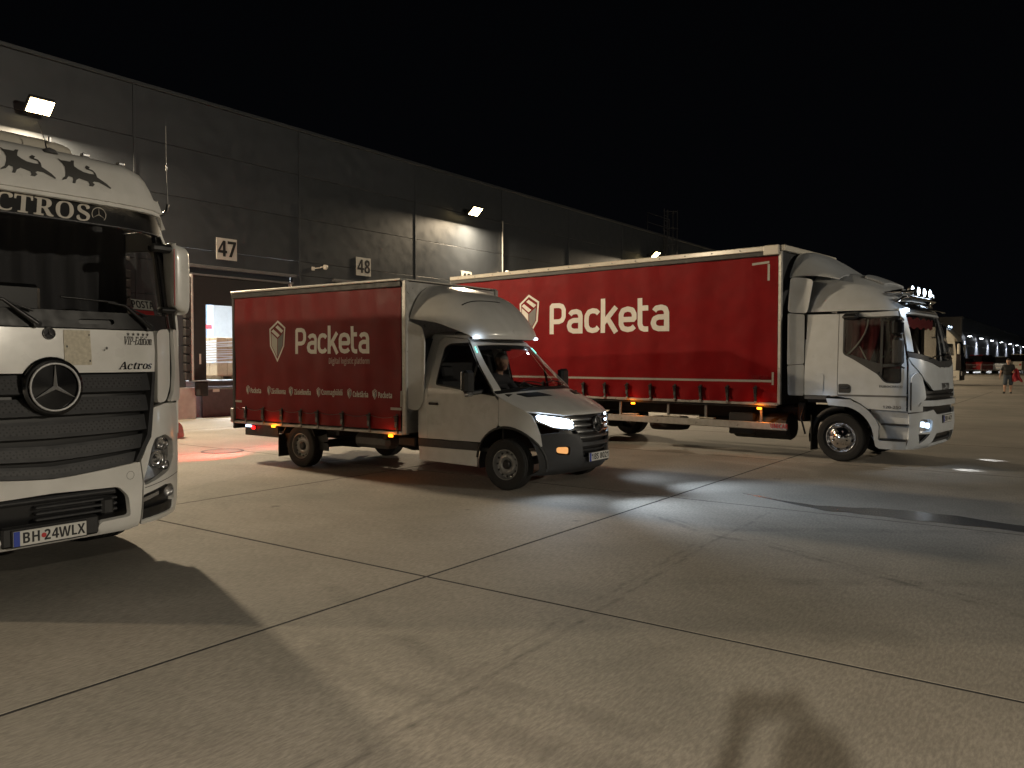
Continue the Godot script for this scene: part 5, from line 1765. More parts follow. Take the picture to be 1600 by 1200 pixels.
	for x in [-0.51, -0.17, 0.17, 0.51]:
		var t := Transform3D(Basis(Vector3.RIGHT, PI / 2), Vector3(x, 2.835, 0.86))
		part("lamp_case", MB.new().at(t).lathe([Vector2(0.0, -0.08), Vector2(0.05, -0.07), Vector2(0.078, -0.02), Vector2(0.08, 0.0), Vector2(0.07, 0.0)], 20), M.ink, lb)
		part("lamp_lens", MB.new().at(t).lathe([Vector2(0.07, 0.0), Vector2(0.05, 0.012), Vector2(0.0, 0.016)], 20, true), M.white_on, lb)
		part("stem", MB.new().bar(Vector3(x, 2.70, 0.88), Vector3(x, 2.76, 0.85), 0.03, 0.03), M.ink, lb)
		spot(lb, Vector3(x, 2.835, 0.92), Vector3(0, -0.05, 1), COOL, 1.2, 30.0, 0.8, 0.08)
	for q in [[-0.75, 0.55], [-0.62, 0.70], [0.62, 0.70]]:
		part("air_horn", MB.new().tube([Vector3(q[0], 2.78, q[1] - 0.3), Vector3(q[0], 2.80, q[1]), Vector3(q[0], 2.80, q[1] + 0.22)], [0.015, 0.018, 0.05], 8), M.chrome, v)
	# --- inside the cab
	part("dashboard", MB.new().panel(func(p: Vector2) -> Vector3: return Vector3(p.x, 1.55, 0.56 + p.y - 0.12 * p.x * p.x), pv([-0.98, 0.0, 0.98, 0.0, 0.98, 0.5, -0.98, 0.5]), [], 0.2, 0.4, 0.0, Vector3.UP), M.black, v)
	part("dash_cloth", MB.new().panel(func(p: Vector2) -> Vector3: return Vector3(p.x, 1.575 + 0.012 * sin(p.x * 20.0), 0.74 + p.y - 0.14 * p.x * p.x), pv([-0.85, 0.0, 0.85, 0.0, 0.85, 0.30, -0.85, 0.30]), [], 0.06, 0.04, 0.0, Vector3.UP), M.red_cloth, v)
	for q in 2:
		var cu := Node3D.new()
		cu.name = "curtain"
		v.add_child(cu, true)
		var sgx: float = [-1.0, 1.0][q]
		part("cloth", MB.new().panel(func(p: Vector2) -> Vector3: return Vector3(sgx * (0.98 + 0.02 * sin(p.x * 46.0)), p.y, p.x + 0.10 * sin((p.y - 1.5) * 2.2)), pv([-0.55, 1.25, 0.28, 1.35, 0.42, 2.40, -0.55, 2.42]), [], 0.04, 0.004, 0.0, Vector3(sgx, 0, 0)), M.red_cloth, cu)
		var fr := []
		for k in 9:
			fr.append(Vector3(sgx * 1.0, 2.36 - 0.11 * k, 0.33 - 0.012 * k * k))
		part("tassel_edge", MB.new().tube(fr, 0.014, 5), M.print_grey, cu)
		var fr2 := []
		for k in 6:
			fr2.append(Vector3(sgx * 1.0, 1.92 - 0.06 * k, 0.20 + 0.03 * k))
		part("tassel_edge", MB.new().tube(fr2, 0.010, 5), M.print_grey, cu)
	part("screen_pelmet", MB.new().panel(func(p: Vector2) -> Vector3: return Vector3(p.x, p.y + 0.02 * sin(p.x * 18.0), 0.88 - 0.08 * p.x * p.x), pv([-0.85, 2.22, 0.85, 2.22, 0.85, 2.38, -0.85, 2.38]), [], 0.06, 0.004, 0.0, of), M.red_cloth, v)
	for sx in [-0.55, 0.55]:
		var st := Node3D.new()
		st.name = "seat"
		v.add_child(st, true)
		part("cushion", MB.new().box(Vector3(sx, 1.35, 0.15), Vector3(0.5, 0.16, 0.5), 0.05), M.black, st)
		part("backrest", MB.new().at(Transform3D(Basis(Vector3.RIGHT, -0.15), Vector3(sx, 1.75, -0.16))).box(Vector3.ZERO, Vector3(0.48, 0.75, 0.14), 0.05), M.black, st)
	var sw := []
	for k in 25:
		var a := TAU * k / 24.0
		sw.append(Vector3(0.55 + 0.21 * cos(a), 1.66 + 0.11 * sin(a), 0.62 - 0.17 * sin(a)))
	part("steering_wheel", MB.new().tube(sw, 0.017, 6, false), M.ink, v)
	# --- load box
	var zb := -9.25
	var zf := -1.08
	var hw := 1.22
	var out_l := Vector3(-1, 0, 0)
	var side := func(p: Vector2) -> Vector3:
		var bulge := 0.012 * sin((p.x - zb) / (zf - zb) * PI)
		var wave := 0.005 * sin(p.x * 6.3 + 0.8 * sin(p.y * 1.7)) + 0.006 * pow(sin(p.x * 3.1 + 0.4), 8.0) + 0.005 * sin(p.y * 4.0 + p.x * 1.3)
		var low := clampf((1.25 - p.y) / 0.28, 0.0, 1.0)
		var fl := clampf((p.x + 1.35) / 0.3, 0.0, 1.0) * low
		return Vector3(-(hw + bulge + wave + low * 0.010 * sin(p.x * 12.6) + fl * 0.02 * sin(p.y * 38.0)), p.y, p.x)
	var cur := part("curtain", MB.new().panel(side, pv([zb + 0.06, 0.95, zf - 0.03, 0.95, zf - 0.03, 3.50, zb + 0.06, 3.50]), [], 0.11, 0.006, 0.0, out_l), M.red, v)
	print_word(cur, "letter", side, "Packeta", 0.66, Vector2(-6.18, 2.245), M.bright_print, out_l, 1.10)
	print_shield(cur, side, 0.95, Vector2(-6.76, 2.66), out_l, [M.bright_print, M.bright_print, M.print_dark])
	part("reflective_tape", MB.new().panel(side, pv([zb + 0.2, 1.305, zf - 0.13, 1.305, zf - 0.13, 1.345, zb + 0.2, 1.345]), [], 0.11, 0.0, 0.003, out_l), M.tape, cur)
	part("reflective_tape", MB.new().panel(side, pv([zf - 0.125, 1.26, zf - 0.09, 1.26, zf - 0.09, 1.48, zf - 0.125, 1.48]), [], 0.11, 0.0, 0.003, out_l), M.tape, cur)
	part("reflective_tape", MB.new().panel(side, pv([-1.58, 3.36, -1.27, 3.38, -1.27, 3.42, -1.58, 3.40]), [], 0.11, 0.0, 0.003, out_l), M.tape, cur)
	part("reflective_tape", MB.new().panel(side, pv([-1.30, 3.08, -1.26, 3.08, -1.26, 3.365, -1.30, 3.365]), [], 0.11, 0.0, 0.003, out_l), M.tape, cur)
	var mk := part("maker_print", text_mesh("UNICAR", 0.06, 0.002), M.red_dull, cur)
	mk.rotation.y = -PI / 2
	mk.position = Vector3(-hw - 0.02, 1.40, -1.42)
	for k in 15:
		curtain_strap(v, -hw - 0.006, -1.49 - 0.54 * k, 0.93, 1.24)
	part("far_curtain", MB.new().box(Vector3(hw, 2.22, (zb + zf) * 0.5), Vector3(0.01, 2.55, zf - zb - 0.1)), M.red, v)
	for sg in [-1.0, 1.0]:
		part("curtain_track", MB.new().box(Vector3(sg * (hw - 0.015), 3.545, (zb + zf) * 0.5), Vector3(0.10, 0.085, zf - zb - 0.02), 0.012), M.black, v)
		var rail := part("roof_rail", MB.new().box(Vector3(sg * (hw - 0.005), 3.635, (zb + zf) * 0.5), Vector3(0.09, 0.09, zf - zb), 0.012), M.cream, v)
		if sg < 0:
			for k in 15:
				part("bolt", MB.new().at(Transform3D(Basis(Vector3(0, 0, 1), PI / 2), Vector3(-hw - 0.04, 3.635, zb + 0.3 + 0.55 * k))).lathe([Vector2(0.014, 0.0), Vector2(0.012, 0.008), Vector2(0.0, 0.010)], 8), M.steel, rail)
			part("corner_cap", MB.new().box(Vector3(-hw + 0.0, 3.60, zf - 0.14), Vector3(0.105, 0.17, 0.28), 0.012), M.cream, rail)
		part("side_rail", MB.new().box(Vector3(sg * (hw - 0.03), 0.925, (zb + zf) * 0.5), Vector3(0.09, 0.05, zf - zb - 0.02), 0.008), M.alu, v)
		part("lower_rail", MB.new().box(Vector3(sg * (hw - 0.05), 0.878, (zb + zf) * 0.5), Vector3(0.06, 0.035, zf - zb - 0.1), 0.008), M.dark_grey, v)
		part("front_post", MB.new().box(Vector3(sg * (hw - 0.02), 2.25, zf + 0.01), Vector3(0.06, 2.66, 0.06), 0.01), M.alu, v)
		part("rear_post", MB.new().box(Vector3(sg * (hw - 0.03), 2.25, zb + 0.03), Vector3(0.08, 2.66, 0.10), 0.012), M.alu, v)
	part("front_wall", MB.new().box(Vector3(0, 2.25, zf), Vector3(2.38, 2.66, 0.03)), M.dark_grey, v)
	part("front_rail", MB.new().box(Vector3(0, 3.63, zf + 0.03), Vector3(2.42, 0.10, 0.12), 0.012), M.cream, v)
	part("box_roof", MB.new().box(Vector3(0, 3.665, (zb + zf) * 0.5), Vector3(2.3, 0.02, zf - zb - 0.04)), M.print_white, v)
	part("load_floor", MB.new().box(Vector3(0, 0.95, (zb + zf) * 0.5), Vector3(2.3, 0.1, zf - zb - 0.06)), M.chassis, v)
	for sg in [-1.0, 1.0]:
		part("rear_door", MB.new().box(Vector3(sg * 0.585, 2.25, zb), Vector3(1.15, 2.6, 0.03), 0.006), M.print_white, v)
	# --- chassis
	for sg in [-1.0, 1.0]:
		part("chassis_rail", MB.new().box(Vector3(sg * 0.42, 0.74, -4.2), Vector3(0.09, 0.24, 9.6), 0.01), M.chassis, v)
		var ug := Node3D.new()
		ug.name = "side_guard"
		v.add_child(ug, true)
		part("rail", MB.new().box(Vector3(sg * 1.19, 0.535, -2.80), Vector3(0.04, 0.13, 3.74), 0.012), M.alu, ug)
		for z in [-1.42, -2.5, -3.3, -4.4]:
			part("stay", MB.new().box(Vector3(sg * 1.15, 0.70, z), Vector3(0.03, 0.40, 0.05), 0.006), M.steel, ug)
		if sg < 0:
			var un := part("maker_print", text_mesh("UNICAR", 0.075, 0.003), M.red_ink, ug)
			un.rotation.y = -PI / 2
			un.position = Vector3(-1.2125, 0.545, -1.07)
			un.scale = Vector3(0.8, 1, 1)
			for z in [-4.15, -3.2, -2.5]:
				part("load_plank", MB.new().box(Vector3(-1.15, 0.62, z), Vector3(0.10, 0.02, 0.36), 0.004), M.cream, ug)
		wheel(v, Vector3(sg * 0.94, 0.40, -0.07), 0.40, 0.245, sg, "chrome")
		wheel(v, Vector3(sg * 0.92, 0.40, -5.5), 0.40, 0.26, sg, "deep")
		part("tail_light", MB.new().box(Vector3(sg * 0.95, 0.80, zb - 0.03), Vector3(0.35, 0.12, 0.06), 0.01), M.red_ink, v)
	part("front_axle", MB.new().tube([Vector3(-0.9, 0.40, -0.07), Vector3(0.9, 0.40, -0.07)], 0.07, 8), M.chassis, v)
	part("rear_axle", MB.new().tube([Vector3(-0.9, 0.40, -5.5), Vector3(-0.2, 0.40, -5.5), Vector3(0.2, 0.40, -5.5), Vector3(0.9, 0.40, -5.5)], [0.08, 0.1, 0.2, 0.08], 10), M.chassis, v)
	var tank := MB.new().at(Transform3D(Basis(Vector3.RIGHT, PI / 2), Vector3(-0.86, 0.52, -2.05)))
	tank.lathe([Vector2(0.0, 0.0), Vector2(0.20, 0.01), Vector2(0.235, 0.05), Vector2(0.235, 1.05), Vector2(0.20, 1.10), Vector2(0.0, 1.11)], 20)
	part("fuel_tank", tank, M.chassis, v)
	part("battery_box", MB.new().box(Vector3(-0.93, 0.55, -1.82), Vector3(0.36, 0.40, 0.5), 0.03), M.black, v)
	part("spare_wheel", MB.new().at(Transform3D(Basis(), Vector3(-0.55, 0.44, -3.62))).lathe([Vector2(0.20, -0.10), Vector2(0.36, -0.12), Vector2(0.40, -0.06), Vector2(0.40, 0.06), Vector2(0.36, 0.12), Vector2(0.20, 0.10), Vector2(0.20, -0.10)], 28), M.rubber, v)
	part("air_tank", MB.new().tube([Vector3(0.0, 0.55, -2.2), Vector3(0.0, 0.55, -3.2)], 0.13, 12), M.chassis, v)
	part("coupling", MB.new().box(Vector3(-0.70, 0.80, -0.78), Vector3(0.5, 0.34, 0.14), 0.02), M.chassis, v)
	part("air_hose", MB.new().tube([Vector3(-0.95, 0.95, -0.72), Vector3(-1.02, 0.70, -0.76), Vector3(-0.98, 0.42, -0.70)], 0.018, 6), M.ink, v)
	side_marker(v, Vector3(-hw - 0.006, 0.838, -4.05), 0.06)
	side_marker(v, Vector3(-hw - 0.006, 0.842, -1.42), 0.08)


# ---------------------------------------------------------------- white tractor unit at the left edge
const TRACTOR_BASE := [[0.28, -0.09], [0.36, -0.02], [0.50, 0.01], [0.80, 0.02], [1.20, 0.03], [1.60, 0.02], [1.95, 0.0], [2.08, -0.02], [2.45, -0.08], [2.78, -0.15], [3.0, -0.20]]
const TRACTOR_ROOF := [[0.0, -0.08, 2.93], [0.10, -0.095, 3.025], [0.25, -0.135, 3.165], [0.38, -0.20, 3.275], [0.50, -0.31, 3.335], [0.85, -0.65, 3.40], [1.3, -1.10, 3.44], [2.3, -2.15, 3.46]]


func tractor_z(p: Vector2) -> float:
	var b: float = knots(TRACTOR_BASE, p.y)[0]
	var c := clampf((absf(p.x) - 0.52) / 0.70, 0.0, 1.3)
	return b - 0.03 * p.x * p.x - 0.30 * pow(c, 2.3)


func tractor_front(p: Vector2) -> Vector3:
	return Vector3(p.x, p.y, tractor_z(p))


func tractor_roof(p: Vector2) -> Vector3:
	var k := knots(TRACTOR_ROOF, p.y)
	var u := minf(absf(p.x), 1.05)
	return Vector3(p.x * (1.06 - 0.15 * clampf(p.y / 0.48, 0.0, 1.0)), k[1] - 0.02 * pow(u, 4.0) - 0.09 * pow(u, 26.0), k[0] - 0.05 * pow(u, 3.0) - 0.08 * pow(u, 16.0))


func build_tractor() -> void:
	var v := thing("tractor_unit", "white tractor unit with black grille cut off by the left picture edge", "truck", Vector3(2.85, 0.0, -6.3))
	var of := Vector3(0, 0, 1)
	var f := tractor_front
	var w: Material = M.white
	# grille texture: fine rows of dark holes
	var im := Image.create(32, 32, false, Image.FORMAT_RGB8)
	im.fill(Color(0.22, 0.22, 0.23))
	for q in [[0, 0], [16, 16]]:
		for y in 32:
			for x in 32:
				var d := Vector2(wrapf(x - q[0] - 4.0, -16, 16) / 6.0, wrapf(y - q[1] - 8.0, -16, 16) / 4.5)
				if d.length() < 1.0:
					im.set_pixel(x, y, Color(0.02, 0.02, 0.02))
	var mesh_m := StandardMaterial3D.new()
	mesh_m.albedo_texture = ImageTexture.create_from_image(im)
	mesh_m.uv1_triplanar = true
	mesh_m.uv1_scale = Vector3(24, 24, 24)
	mesh_m.roughness = 0.5
	# --- bonnet panel with an arch over the star
	var hood := pv([-0.855, 1.60])
	hood.append_array(pv([-0.20, 1.60]))
	hood.append_array(arc(Vector2(0, 1.497), 0.225, 150.0, 30.0, 12))
	hood.append_array(pv([0.20, 1.60, 0.855, 1.60, 0.87, 1.78, 0.86, 1.935, -0.86, 1.935, -0.87, 1.78]))
	var hp := part("front_flap", MB.new().panel(f, hood, [], 0.08, 0.025, 0.0, of), w, v)
	part("plate_sticker", MB.new().panel(f, pv([0.095, 1.66, 0.30, 1.66, 0.295, 1.925, 0.095, 1.925]), [], 0.2, 0.003, 0.005, of), mat(lin(0.66, 0.60, 0.48), 0.6, 0.0, 0.3, 4.0), hp)
	for q in [[0.115, 1.80, 0.010], [0.285, 1.69, 0.010], [0.285, 1.89, 0.008], [0.42, 1.79, 0.012], [0.40, 1.775, 0.007]]:
		part("paint_chip", MB.new().panel(f, oval(Vector2(q[0], q[1]), q[2] * 0.7, q[2], 8), [], 0.1, 0.0, 0.009, of), M.charcoal_print, hp)
	star_badge(hp, "small_star", Vector3(-0.01, 1.895, 0.02), 0.042, M.chrome)
	part("small_star_disc", MB.new().panel(f, oval(Vector2(-0.01, 1.895), 0.047, 0.047, 18), [], 0.2, 0.004, 0.006, of), M.gloss_black, hp)
	for k in 5:
		var st := PackedVector2Array()
		for q in 10:
			var a := PI / 2 + TAU * q / 10.0
			st.append(Vector2(0.605 + 0.046 * k, 1.905) + Vector2(cos(a), sin(a)) * (0.017 if q % 2 == 0 else 0.0075))
		part("star_print", MB.new().panel(f, st, [], 0.2, 0.0, 0.004, of), M.charcoal_print, hp)
	part("lettering", wrap_text("VIP-Edition", f, Vector2(0.70, 1.855), 0.062, 0.27, 0.2, false, true), M.charcoal_print, hp)
	part("chrome_script", wrap_text("Actros", f, Vector2(0.67, 1.652), 0.058, 0.30, 0.35, true, true), M.chrome, hp)
	# --- grille
	var back := func(p: Vector2) -> Vector3: return tractor_front(p) - Vector3(0, 0, 0.09)
	part("grille_back", MB.new().panel(back, pv([-0.86, 0.80, 0.86, 0.80, 0.86, 1.62, -0.86, 1.62]), [], 0.2, 0.0, 0.0, of), M.ink, v)
	var bands := [[1.585, 1.45, 0.0, 0.815], [1.41, 1.285, 0.0, 0.80], [1.25, 1.13, 0.015, 0.78], [1.09, 0.985, 0.04, 0.745], [0.95, 0.868, 0.055, 0.66]]
	for k in bands.size():
		var b: Array = bands[k]
		var poly := PackedVector2Array()
		var cols := 12
		for q in cols + 1:
			var x: float = lerpf(-b[3], b[3], float(q) / cols)
			poly.append(Vector2(x, b[1] - b[2] * (1.0 - pow(absf(x / b[3]), 1.3))))
		for q in cols + 1:
			var x: float = lerpf(b[3] + 0.015, -b[3] - 0.015, float(q) / cols)
			poly.append(Vector2(x, b[0] - b[2] * (1.0 - pow(absf(x / b[3]), 1.3)) * 0.9))
		var mid: float = (b[0] + b[1]) * 0.5
		var slope := func(p: Vector2) -> Vector3: return tractor_front(p) + Vector3(0, 0, -0.03 - 0.35 * (p.y - mid))
		var g := part("grille_slat", MB.new().panel(slope, poly, [], 0.07, 0.03, 0.0, of), M.dark_grey, v)
		var inner := PackedVector2Array()
		var hx: float = b[3] - 0.10
		for q in cols + 1:
			var x: float = lerpf(-hx, hx, float(q) / cols)
			inner.append(Vector2(x, b[1] + 0.028 - b[2] * (1.0 - pow(absf(x / b[3]), 1.3))))
		for q in cols + 1:
			var x: float = lerpf(hx + 0.03, -hx - 0.03, float(q) / cols)
			inner.append(Vector2(x, b[0] - 0.022 - b[2] * (1.0 - pow(absf(x / b[3]), 1.3)) * 0.9))
		part("perforated_strip", MB.new().panel(slope, inner, [], 0.07, 0.0, 0.004, of), mesh_m, g)
	var frame := pv([0.83, 1.60, 0.86, 1.60, 0.80, 1.06, 0.68, 0.88, 0.64, 0.87, 0.755, 1.08])
	for sg in [-1.0, 1.0]:
		part("grille_frame", MB.new().panel(func(p: Vector2) -> Vector3: return tractor_front(Vector2(p.x * sg, p.y)), frame, [], 0.08, 0.06, 0.004, of), M.dark_grey, v)
	var disc := part("star_disc", MB.new().at(Transform3D(Basis(Vector3.RIGHT, PI / 2), Vector3(-0.0, 1.497, 0.02))).lathe([Vector2(0.215, -0.02), Vector2(0.215, 0.03), Vector2(0.20, 0.04), Vector2(0.0, 0.05)], 40), M.gloss_black, v)
	star_badge(disc, "star_emblem", Vector3(0, 1.497, 0.078), 0.175, mat(lin(0.55, 0.55, 0.56), 0.42, 0.35))
	# --- bumper
	var bum := pv([-0.70, 0.33, -0.62, 0.31, 0.62, 0.31, 0.70, 0.33, 0.715, 0.70, 0.69, 0.86, 0.655, 0.865])
	for q in 9:
		var x := lerpf(0.60, -0.60, q / 8.0)
		bum.append(Vector2(x, 0.86 - 0.055 * (1.0 - pow(absf(x / 0.62), 1.3))))
	bum.append_array(pv([-0.655, 0.865, -0.69, 0.86, -0.715, 0.70]))
	var slot := rounded(pv([-0.60, 0.43, -0.36, 0.42, -0.34, 0.345, 0.34, 0.345, 0.36, 0.42, 0.61, 0.43, 0.585, 0.60, 0.50, 0.685, 0.0, 0.70, -0.50, 0.685, -0.585, 0.60]), 0.03)
	var bp := part("bumper", MB.new().panel(f, bum, [slot], 0.06, 0.05, 0.0, of), w, v)
	part("tow_cover", MB.new().panel(f, oval(Vector2(0.60, 0.765), 0.034, 0.034, 18), [oval(Vector2(0.60, 0.765), 0.031, 0.031, 18)], 0.05, 0.0, 0.002, of), M.mid_grey, bp)
	part("bumper_recess", MB.new().panel(func(p: Vector2) -> Vector3: return tractor_front(p) - Vector3(0, 0, 0.14), pv([-0.66, 0.33, 0.66, 0.33, 0.66, 0.74, -0.66, 0.74]), [], 0.3, 0.0, 0.0, of), M.ink, v)
	for k in 4:
		part("intake_slat", MB.new().box(Vector3(0.22, 0.50 + 0.045 * k, -0.09), Vector3(0.62, 0.022, 0.05), 0.006), M.dark_grey, v)
	part("plate_holder", MB.new().box(Vector3(0, 0.41, -0.03), Vector3(0.70, 0.15, 0.05), 0.015), M.black, v)
	part("intake_surround", MB.new().box(Vector3(0.45, 0.53, -0.08), Vector3(0.10, 0.14, 0.06), 0.02), M.black, v)
	part("intake_surround", MB.new().box(Vector3(0.0, 0.655, -0.06), Vector3(1.0, 0.04, 0.08), 0.015), M.dark_grey, v)
	number_plate(v, Vector3(-0.02, 0.40, 0.008), 0.0, "BH 24WLX", -0.052)
	# --- corners with headlight and step
	for sg in [-1.0, 1.0]:
		var fs := func(p: Vector2) -> Vector3: return tractor_front(Vector2(p.x * sg, p.y))
		var hl_poly := rounded(pv([0.725, 0.715, 0.76, 0.80, 0.81, 0.97, 0.85, 1.045, 0.98, 1.065, 1.11, 1.00, 1.125, 0.86, 1.04, 0.745, 0.86, 0.69, 0.735, 0.66]), 0.02)
		var fog_poly := rounded(pv([0.705, 0.365, 1.13, 0.39, 1.13, 0.57, 1.08, 0.625, 0.98, 0.635, 0.715, 0.585]), 0.03)
		var corner := pv([0.722, 0.335, 0.95, 0.335, 1.20, 0.35, 1.22, 0.80, 1.21, 1.10, 1.19, 1.32, 0.99, 1.33, 0.83, 1.30, 0.81, 1.10, 0.73, 0.93, 0.70, 0.87, 0.725, 0.72])
		part("corner_panel", MB.new().panel(fs, corner, [hl_poly, fog_poly], 0.05, 0.05, 0.0, of), w, v)
		part("corner_seam", MB.new().panel(fs, pv([0.735, 0.640, 1.20, 0.70, 1.20, 0.706, 0.735, 0.646]), [], 0.1, 0.0, 0.003, of), M.charcoal_print, v)
		var hl := Node3D.new()
		hl.name = "headlight"
		v.add_child(hl, true)
		var deep := func(p: Vector2) -> Vector3: return tractor_front(Vector2(p.x * sg, p.y)) - Vector3(0, 0, 0.07)
		part("bowl", MB.new().panel(deep, hl_poly, [], 0.08, 0.0, 0.0, of), M.mid_grey, hl)
		for q in [[0.955, 0.985, 0.055], [0.90, 0.86, 0.075], [0.985, 0.80, 0.045]]:
			var c := tractor_front(Vector2(sg * q[0], q[1])) - Vector3(0, 0, 0.045)
			part("reflector", MB.new().at(Transform3D(Basis(Vector3.RIGHT, PI / 2), c)).lathe([Vector2(q[2], 0.03), Vector2(q[2] * 0.95, 0.0), Vector2(q[2] * 0.6, -0.02), Vector2(q[2] * 0.35, -0.01), Vector2(0.0, 0.01)], 20, true), M.chrome, hl)
		part("indicator", MB.new().panel(func(p: Vector2) -> Vector3: return tractor_front(Vector2(p.x * sg, p.y)) - Vector3(0, 0, 0.025), pv([0.745, 0.70, 0.86, 0.72, 0.82, 0.80, 0.775, 0.83, 0.76, 0.80]), [], 0.05, 0.02, 0.0, of), M.chrome, hl)
		part("clear_cover", MB.new().panel(fs, hl_poly, [], 0.06, 0.0, -0.006, of), M.lens, hl)
		var fg := Node3D.new()
		fg.name = "fog_lamp"
		v.add_child(fg, true)
		part("recess", MB.new().panel(deep, fog_poly, [], 0.08, 0.0, 0.0, of), M.ink, fg)
		var fc := tractor_front(Vector2(sg * 1.045, 0.56)) - Vector3(0, 0, 0.03)
		part("reflector", MB.new().at(Transform3D(Basis(Vector3.RIGHT, PI / 2), fc)).lathe([Vector2(0.045, 0.02), Vector2(0.035, -0.01), Vector2(0.0, 0.0)], 16, true), M.silver, fg)
		part("running_light", MB.new().panel(func(p: Vector2) -> Vector3: return tractor_front(Vector2(p.x * sg, p.y)) - Vector3(0, 0, 0.03), pv([0.74, 0.52, 0.92, 0.555, 0.92, 0.585, 0.74, 0.555]), [], 0.08, 0.01, 0.0, of), M.silver, fg)
		part("step", MB.new().panel(func(p: Vector2) -> Vector3: return tractor_front(Vector2(p.x * sg, p.y)) - Vector3(0, 0, 0.02), pv([0.72, 0.37, 1.12, 0.395, 1.12, 0.47, 0.72, 0.46]), [], 0.1, 0.03, 0.0, of), M.black, fg)
		# upright air guide beside the flap
		var ag := Node3D.new()
		ag.name = "air_guide"
		v.add_child(ag, true)
		part("inner_blade", MB.new().panel(fs, rounded(pv([0.875, 1.335, 0.99, 1.345, 1.06, 1.48, 1.08, 1.85, 1.08, 1.965, 0.95, 1.955, 0.90, 1.93, 0.895, 1.70]), 0.04), [], 0.05, 0.04, 0.004, of), w, ag)
		part("slot", MB.new().panel(func(p: Vector2) -> Vector3: return tractor_front(Vector2(p.x * sg, p.y)) - Vector3(0, 0, 0.03), pv([1.0, 1.36, 1.14, 1.36, 1.14, 1.93, 1.06, 1.93]), [], 0.1, 0.0, 0.0, of), M.ink, ag)
		part("outer_blade", MB.new().panel(func(p: Vector2) -> Vector3: return tractor_front(Vector2(p.x * sg, p.y)) + Vector3(sg * 0.01, 0, 0.03), rounded(pv([1.01, 1.34, 1.20, 1.345, 1.21, 1.55, 1.20, 1.86, 1.18, 1.965, 1.11, 1.965, 1.12, 1.62, 1.08, 1.42]), 0.03), [], 0.05, 0.03, 0.0, of), w, ag)
		# windscreen pillar
		part("screen_pillar", MB.new().panel(fs, pv([1.06, 1.97, 1.20, 1.97, 1.17, 2.90, 1.02, 2.90]), [], 0.08, 0.03, 0.0, of), M.gloss_black, v)
		# cab side with door and window
		var sd := func(p: Vector2) -> Vector3: return Vector3(sg * (1.215 - 0.04 * clampf((p.y - 2.0) / 0.7, 0.0, 1.0) - 0.32 * pow(clampf((p.y - 2.6) / 0.8, 0.0, 1.0), 1.2)), p.y, p.x)
		var swin := rounded(pv([-1.35, 2.0, -0.50, 1.95, -0.58, 2.68, -1.35, 2.72]), 0.06)
		var dr := part("door", MB.new().panel(sd, pv([-1.45, 1.05, -0.42, 1.05, -0.36, 2.0, -0.48, 2.85, -1.45, 2.86]), [swin], 0.12, 0.03, 0.0, Vector3(sg, 0, 0)), w, v)
		part("window_glass", MB.new().panel(sd, swin, [], 0.12, 0.0, -0.01, Vector3(sg, 0, 0)), M.glass_dark, dr)
		part("side_wall", MB.new().panel(sd, pv([-2.25, 1.0, -1.46, 1.0, -1.46, 2.87, -0.48, 2.86, -0.40, 2.95, -0.6, 3.15, -2.25, 3.4]), [], 0.15, 0.03, 0.0, Vector3(sg, 0, 0)), w, v)
		part("side_front", MB.new().panel(sd, pv([-0.41, 1.05, -0.30, 1.05, -0.28, 1.95, -0.36, 2.88, -0.47, 2.88, -0.35, 2.0]), [], 0.12, 0.02, 0.0, Vector3(sg, 0, 0)), w, v)
		part("entry_step", MB.new().box(Vector3(sg * 1.11, 0.72, -0.56), Vector3(0.18, 0.66, 0.40), 0.03), w, v)
		# mirror
		var mr := Node3D.new()
		mr.name = "mirror"
		v.add_child(mr, true)
		var mb := MB.new()
		mb.surf(func(a: float, b: float) -> Vector3:
			var th := a * TAU
			var ph := (b - 0.5) * PI
			var cs := func(x: float, e: float) -> float: return signf(x) * pow(absf(x), e)
			return Vector3(sg * 1.19 + 0.088 * cs.call(cos(th), 0.45) * cs.call(cos(ph), 0.3), 2.41 + 0.285 * cs.call(sin(ph), 0.35) - 0.03 * cos(th) * sg, -0.26 + 0.10 * cs.call(sin(th), 0.6) * cs.call(cos(ph), 0.35)), 28, 20)
		part("housing", mb, w, mr)
		part("mirror_glass", MB.new().box(Vector3(sg * 1.19, 2.42, -0.375), Vector3(0.13, 0.46, 0.01)), M.chrome, mr)
		part("arm", MB.new().box(Vector3(sg * 1.05, 2.66, -0.24), Vector3(0.24, 0.07, 0.09), 0.02), M.black, mr)
		part("arm", MB.new().box(Vector3(sg * 1.08, 2.13, -0.24), Vector3(0.16, 0.05, 0.08), 0.02), M.black, mr)
		part("seam", MB.new().bar(Vector3(sg * 1.115, 2.17, -0.168), Vector3(sg * 1.115, 2.66, -0.168), 0.006, 0.006), M.red_ink, mr)
		wheel(v, Vector3(sg * 1.02, 0.505, -1.38), 0.505, 0.32, sg, "deep")
		wheel(v, Vector3(sg * 0.95, 0.505, -5.0), 0.505, 0.50, sg, "deep")
		part("wheel_arch", arch_lining(Vector3(0, 0.505, -1.38), 0.62, sg * 0.85, sg * 1.2), M.black, v)
		part("chassis_rail", MB.new().box(Vector3(sg * 0.42, 0.85, -3.2), Vector3(0.09, 0.26, 5.6), 0.01), M.chassis, v)
		part("fuel_tank", MB.new().box(Vector3(sg * 0.92, 0.70, -3.0), Vector3(0.60, 0.62, 1.5), 0.09), M.alu, v)
	part("underside", MB.new().box(Vector3(0, 0.62, -1.1), Vector3(1.5, 0.5, 1.7), 0.03), M.chassis, v)
	part("cab_floor", MB.new().box(Vector3(0, 1.02, -1.25), Vector3(2.36, 0.08, 1.95)), M.chassis, v)
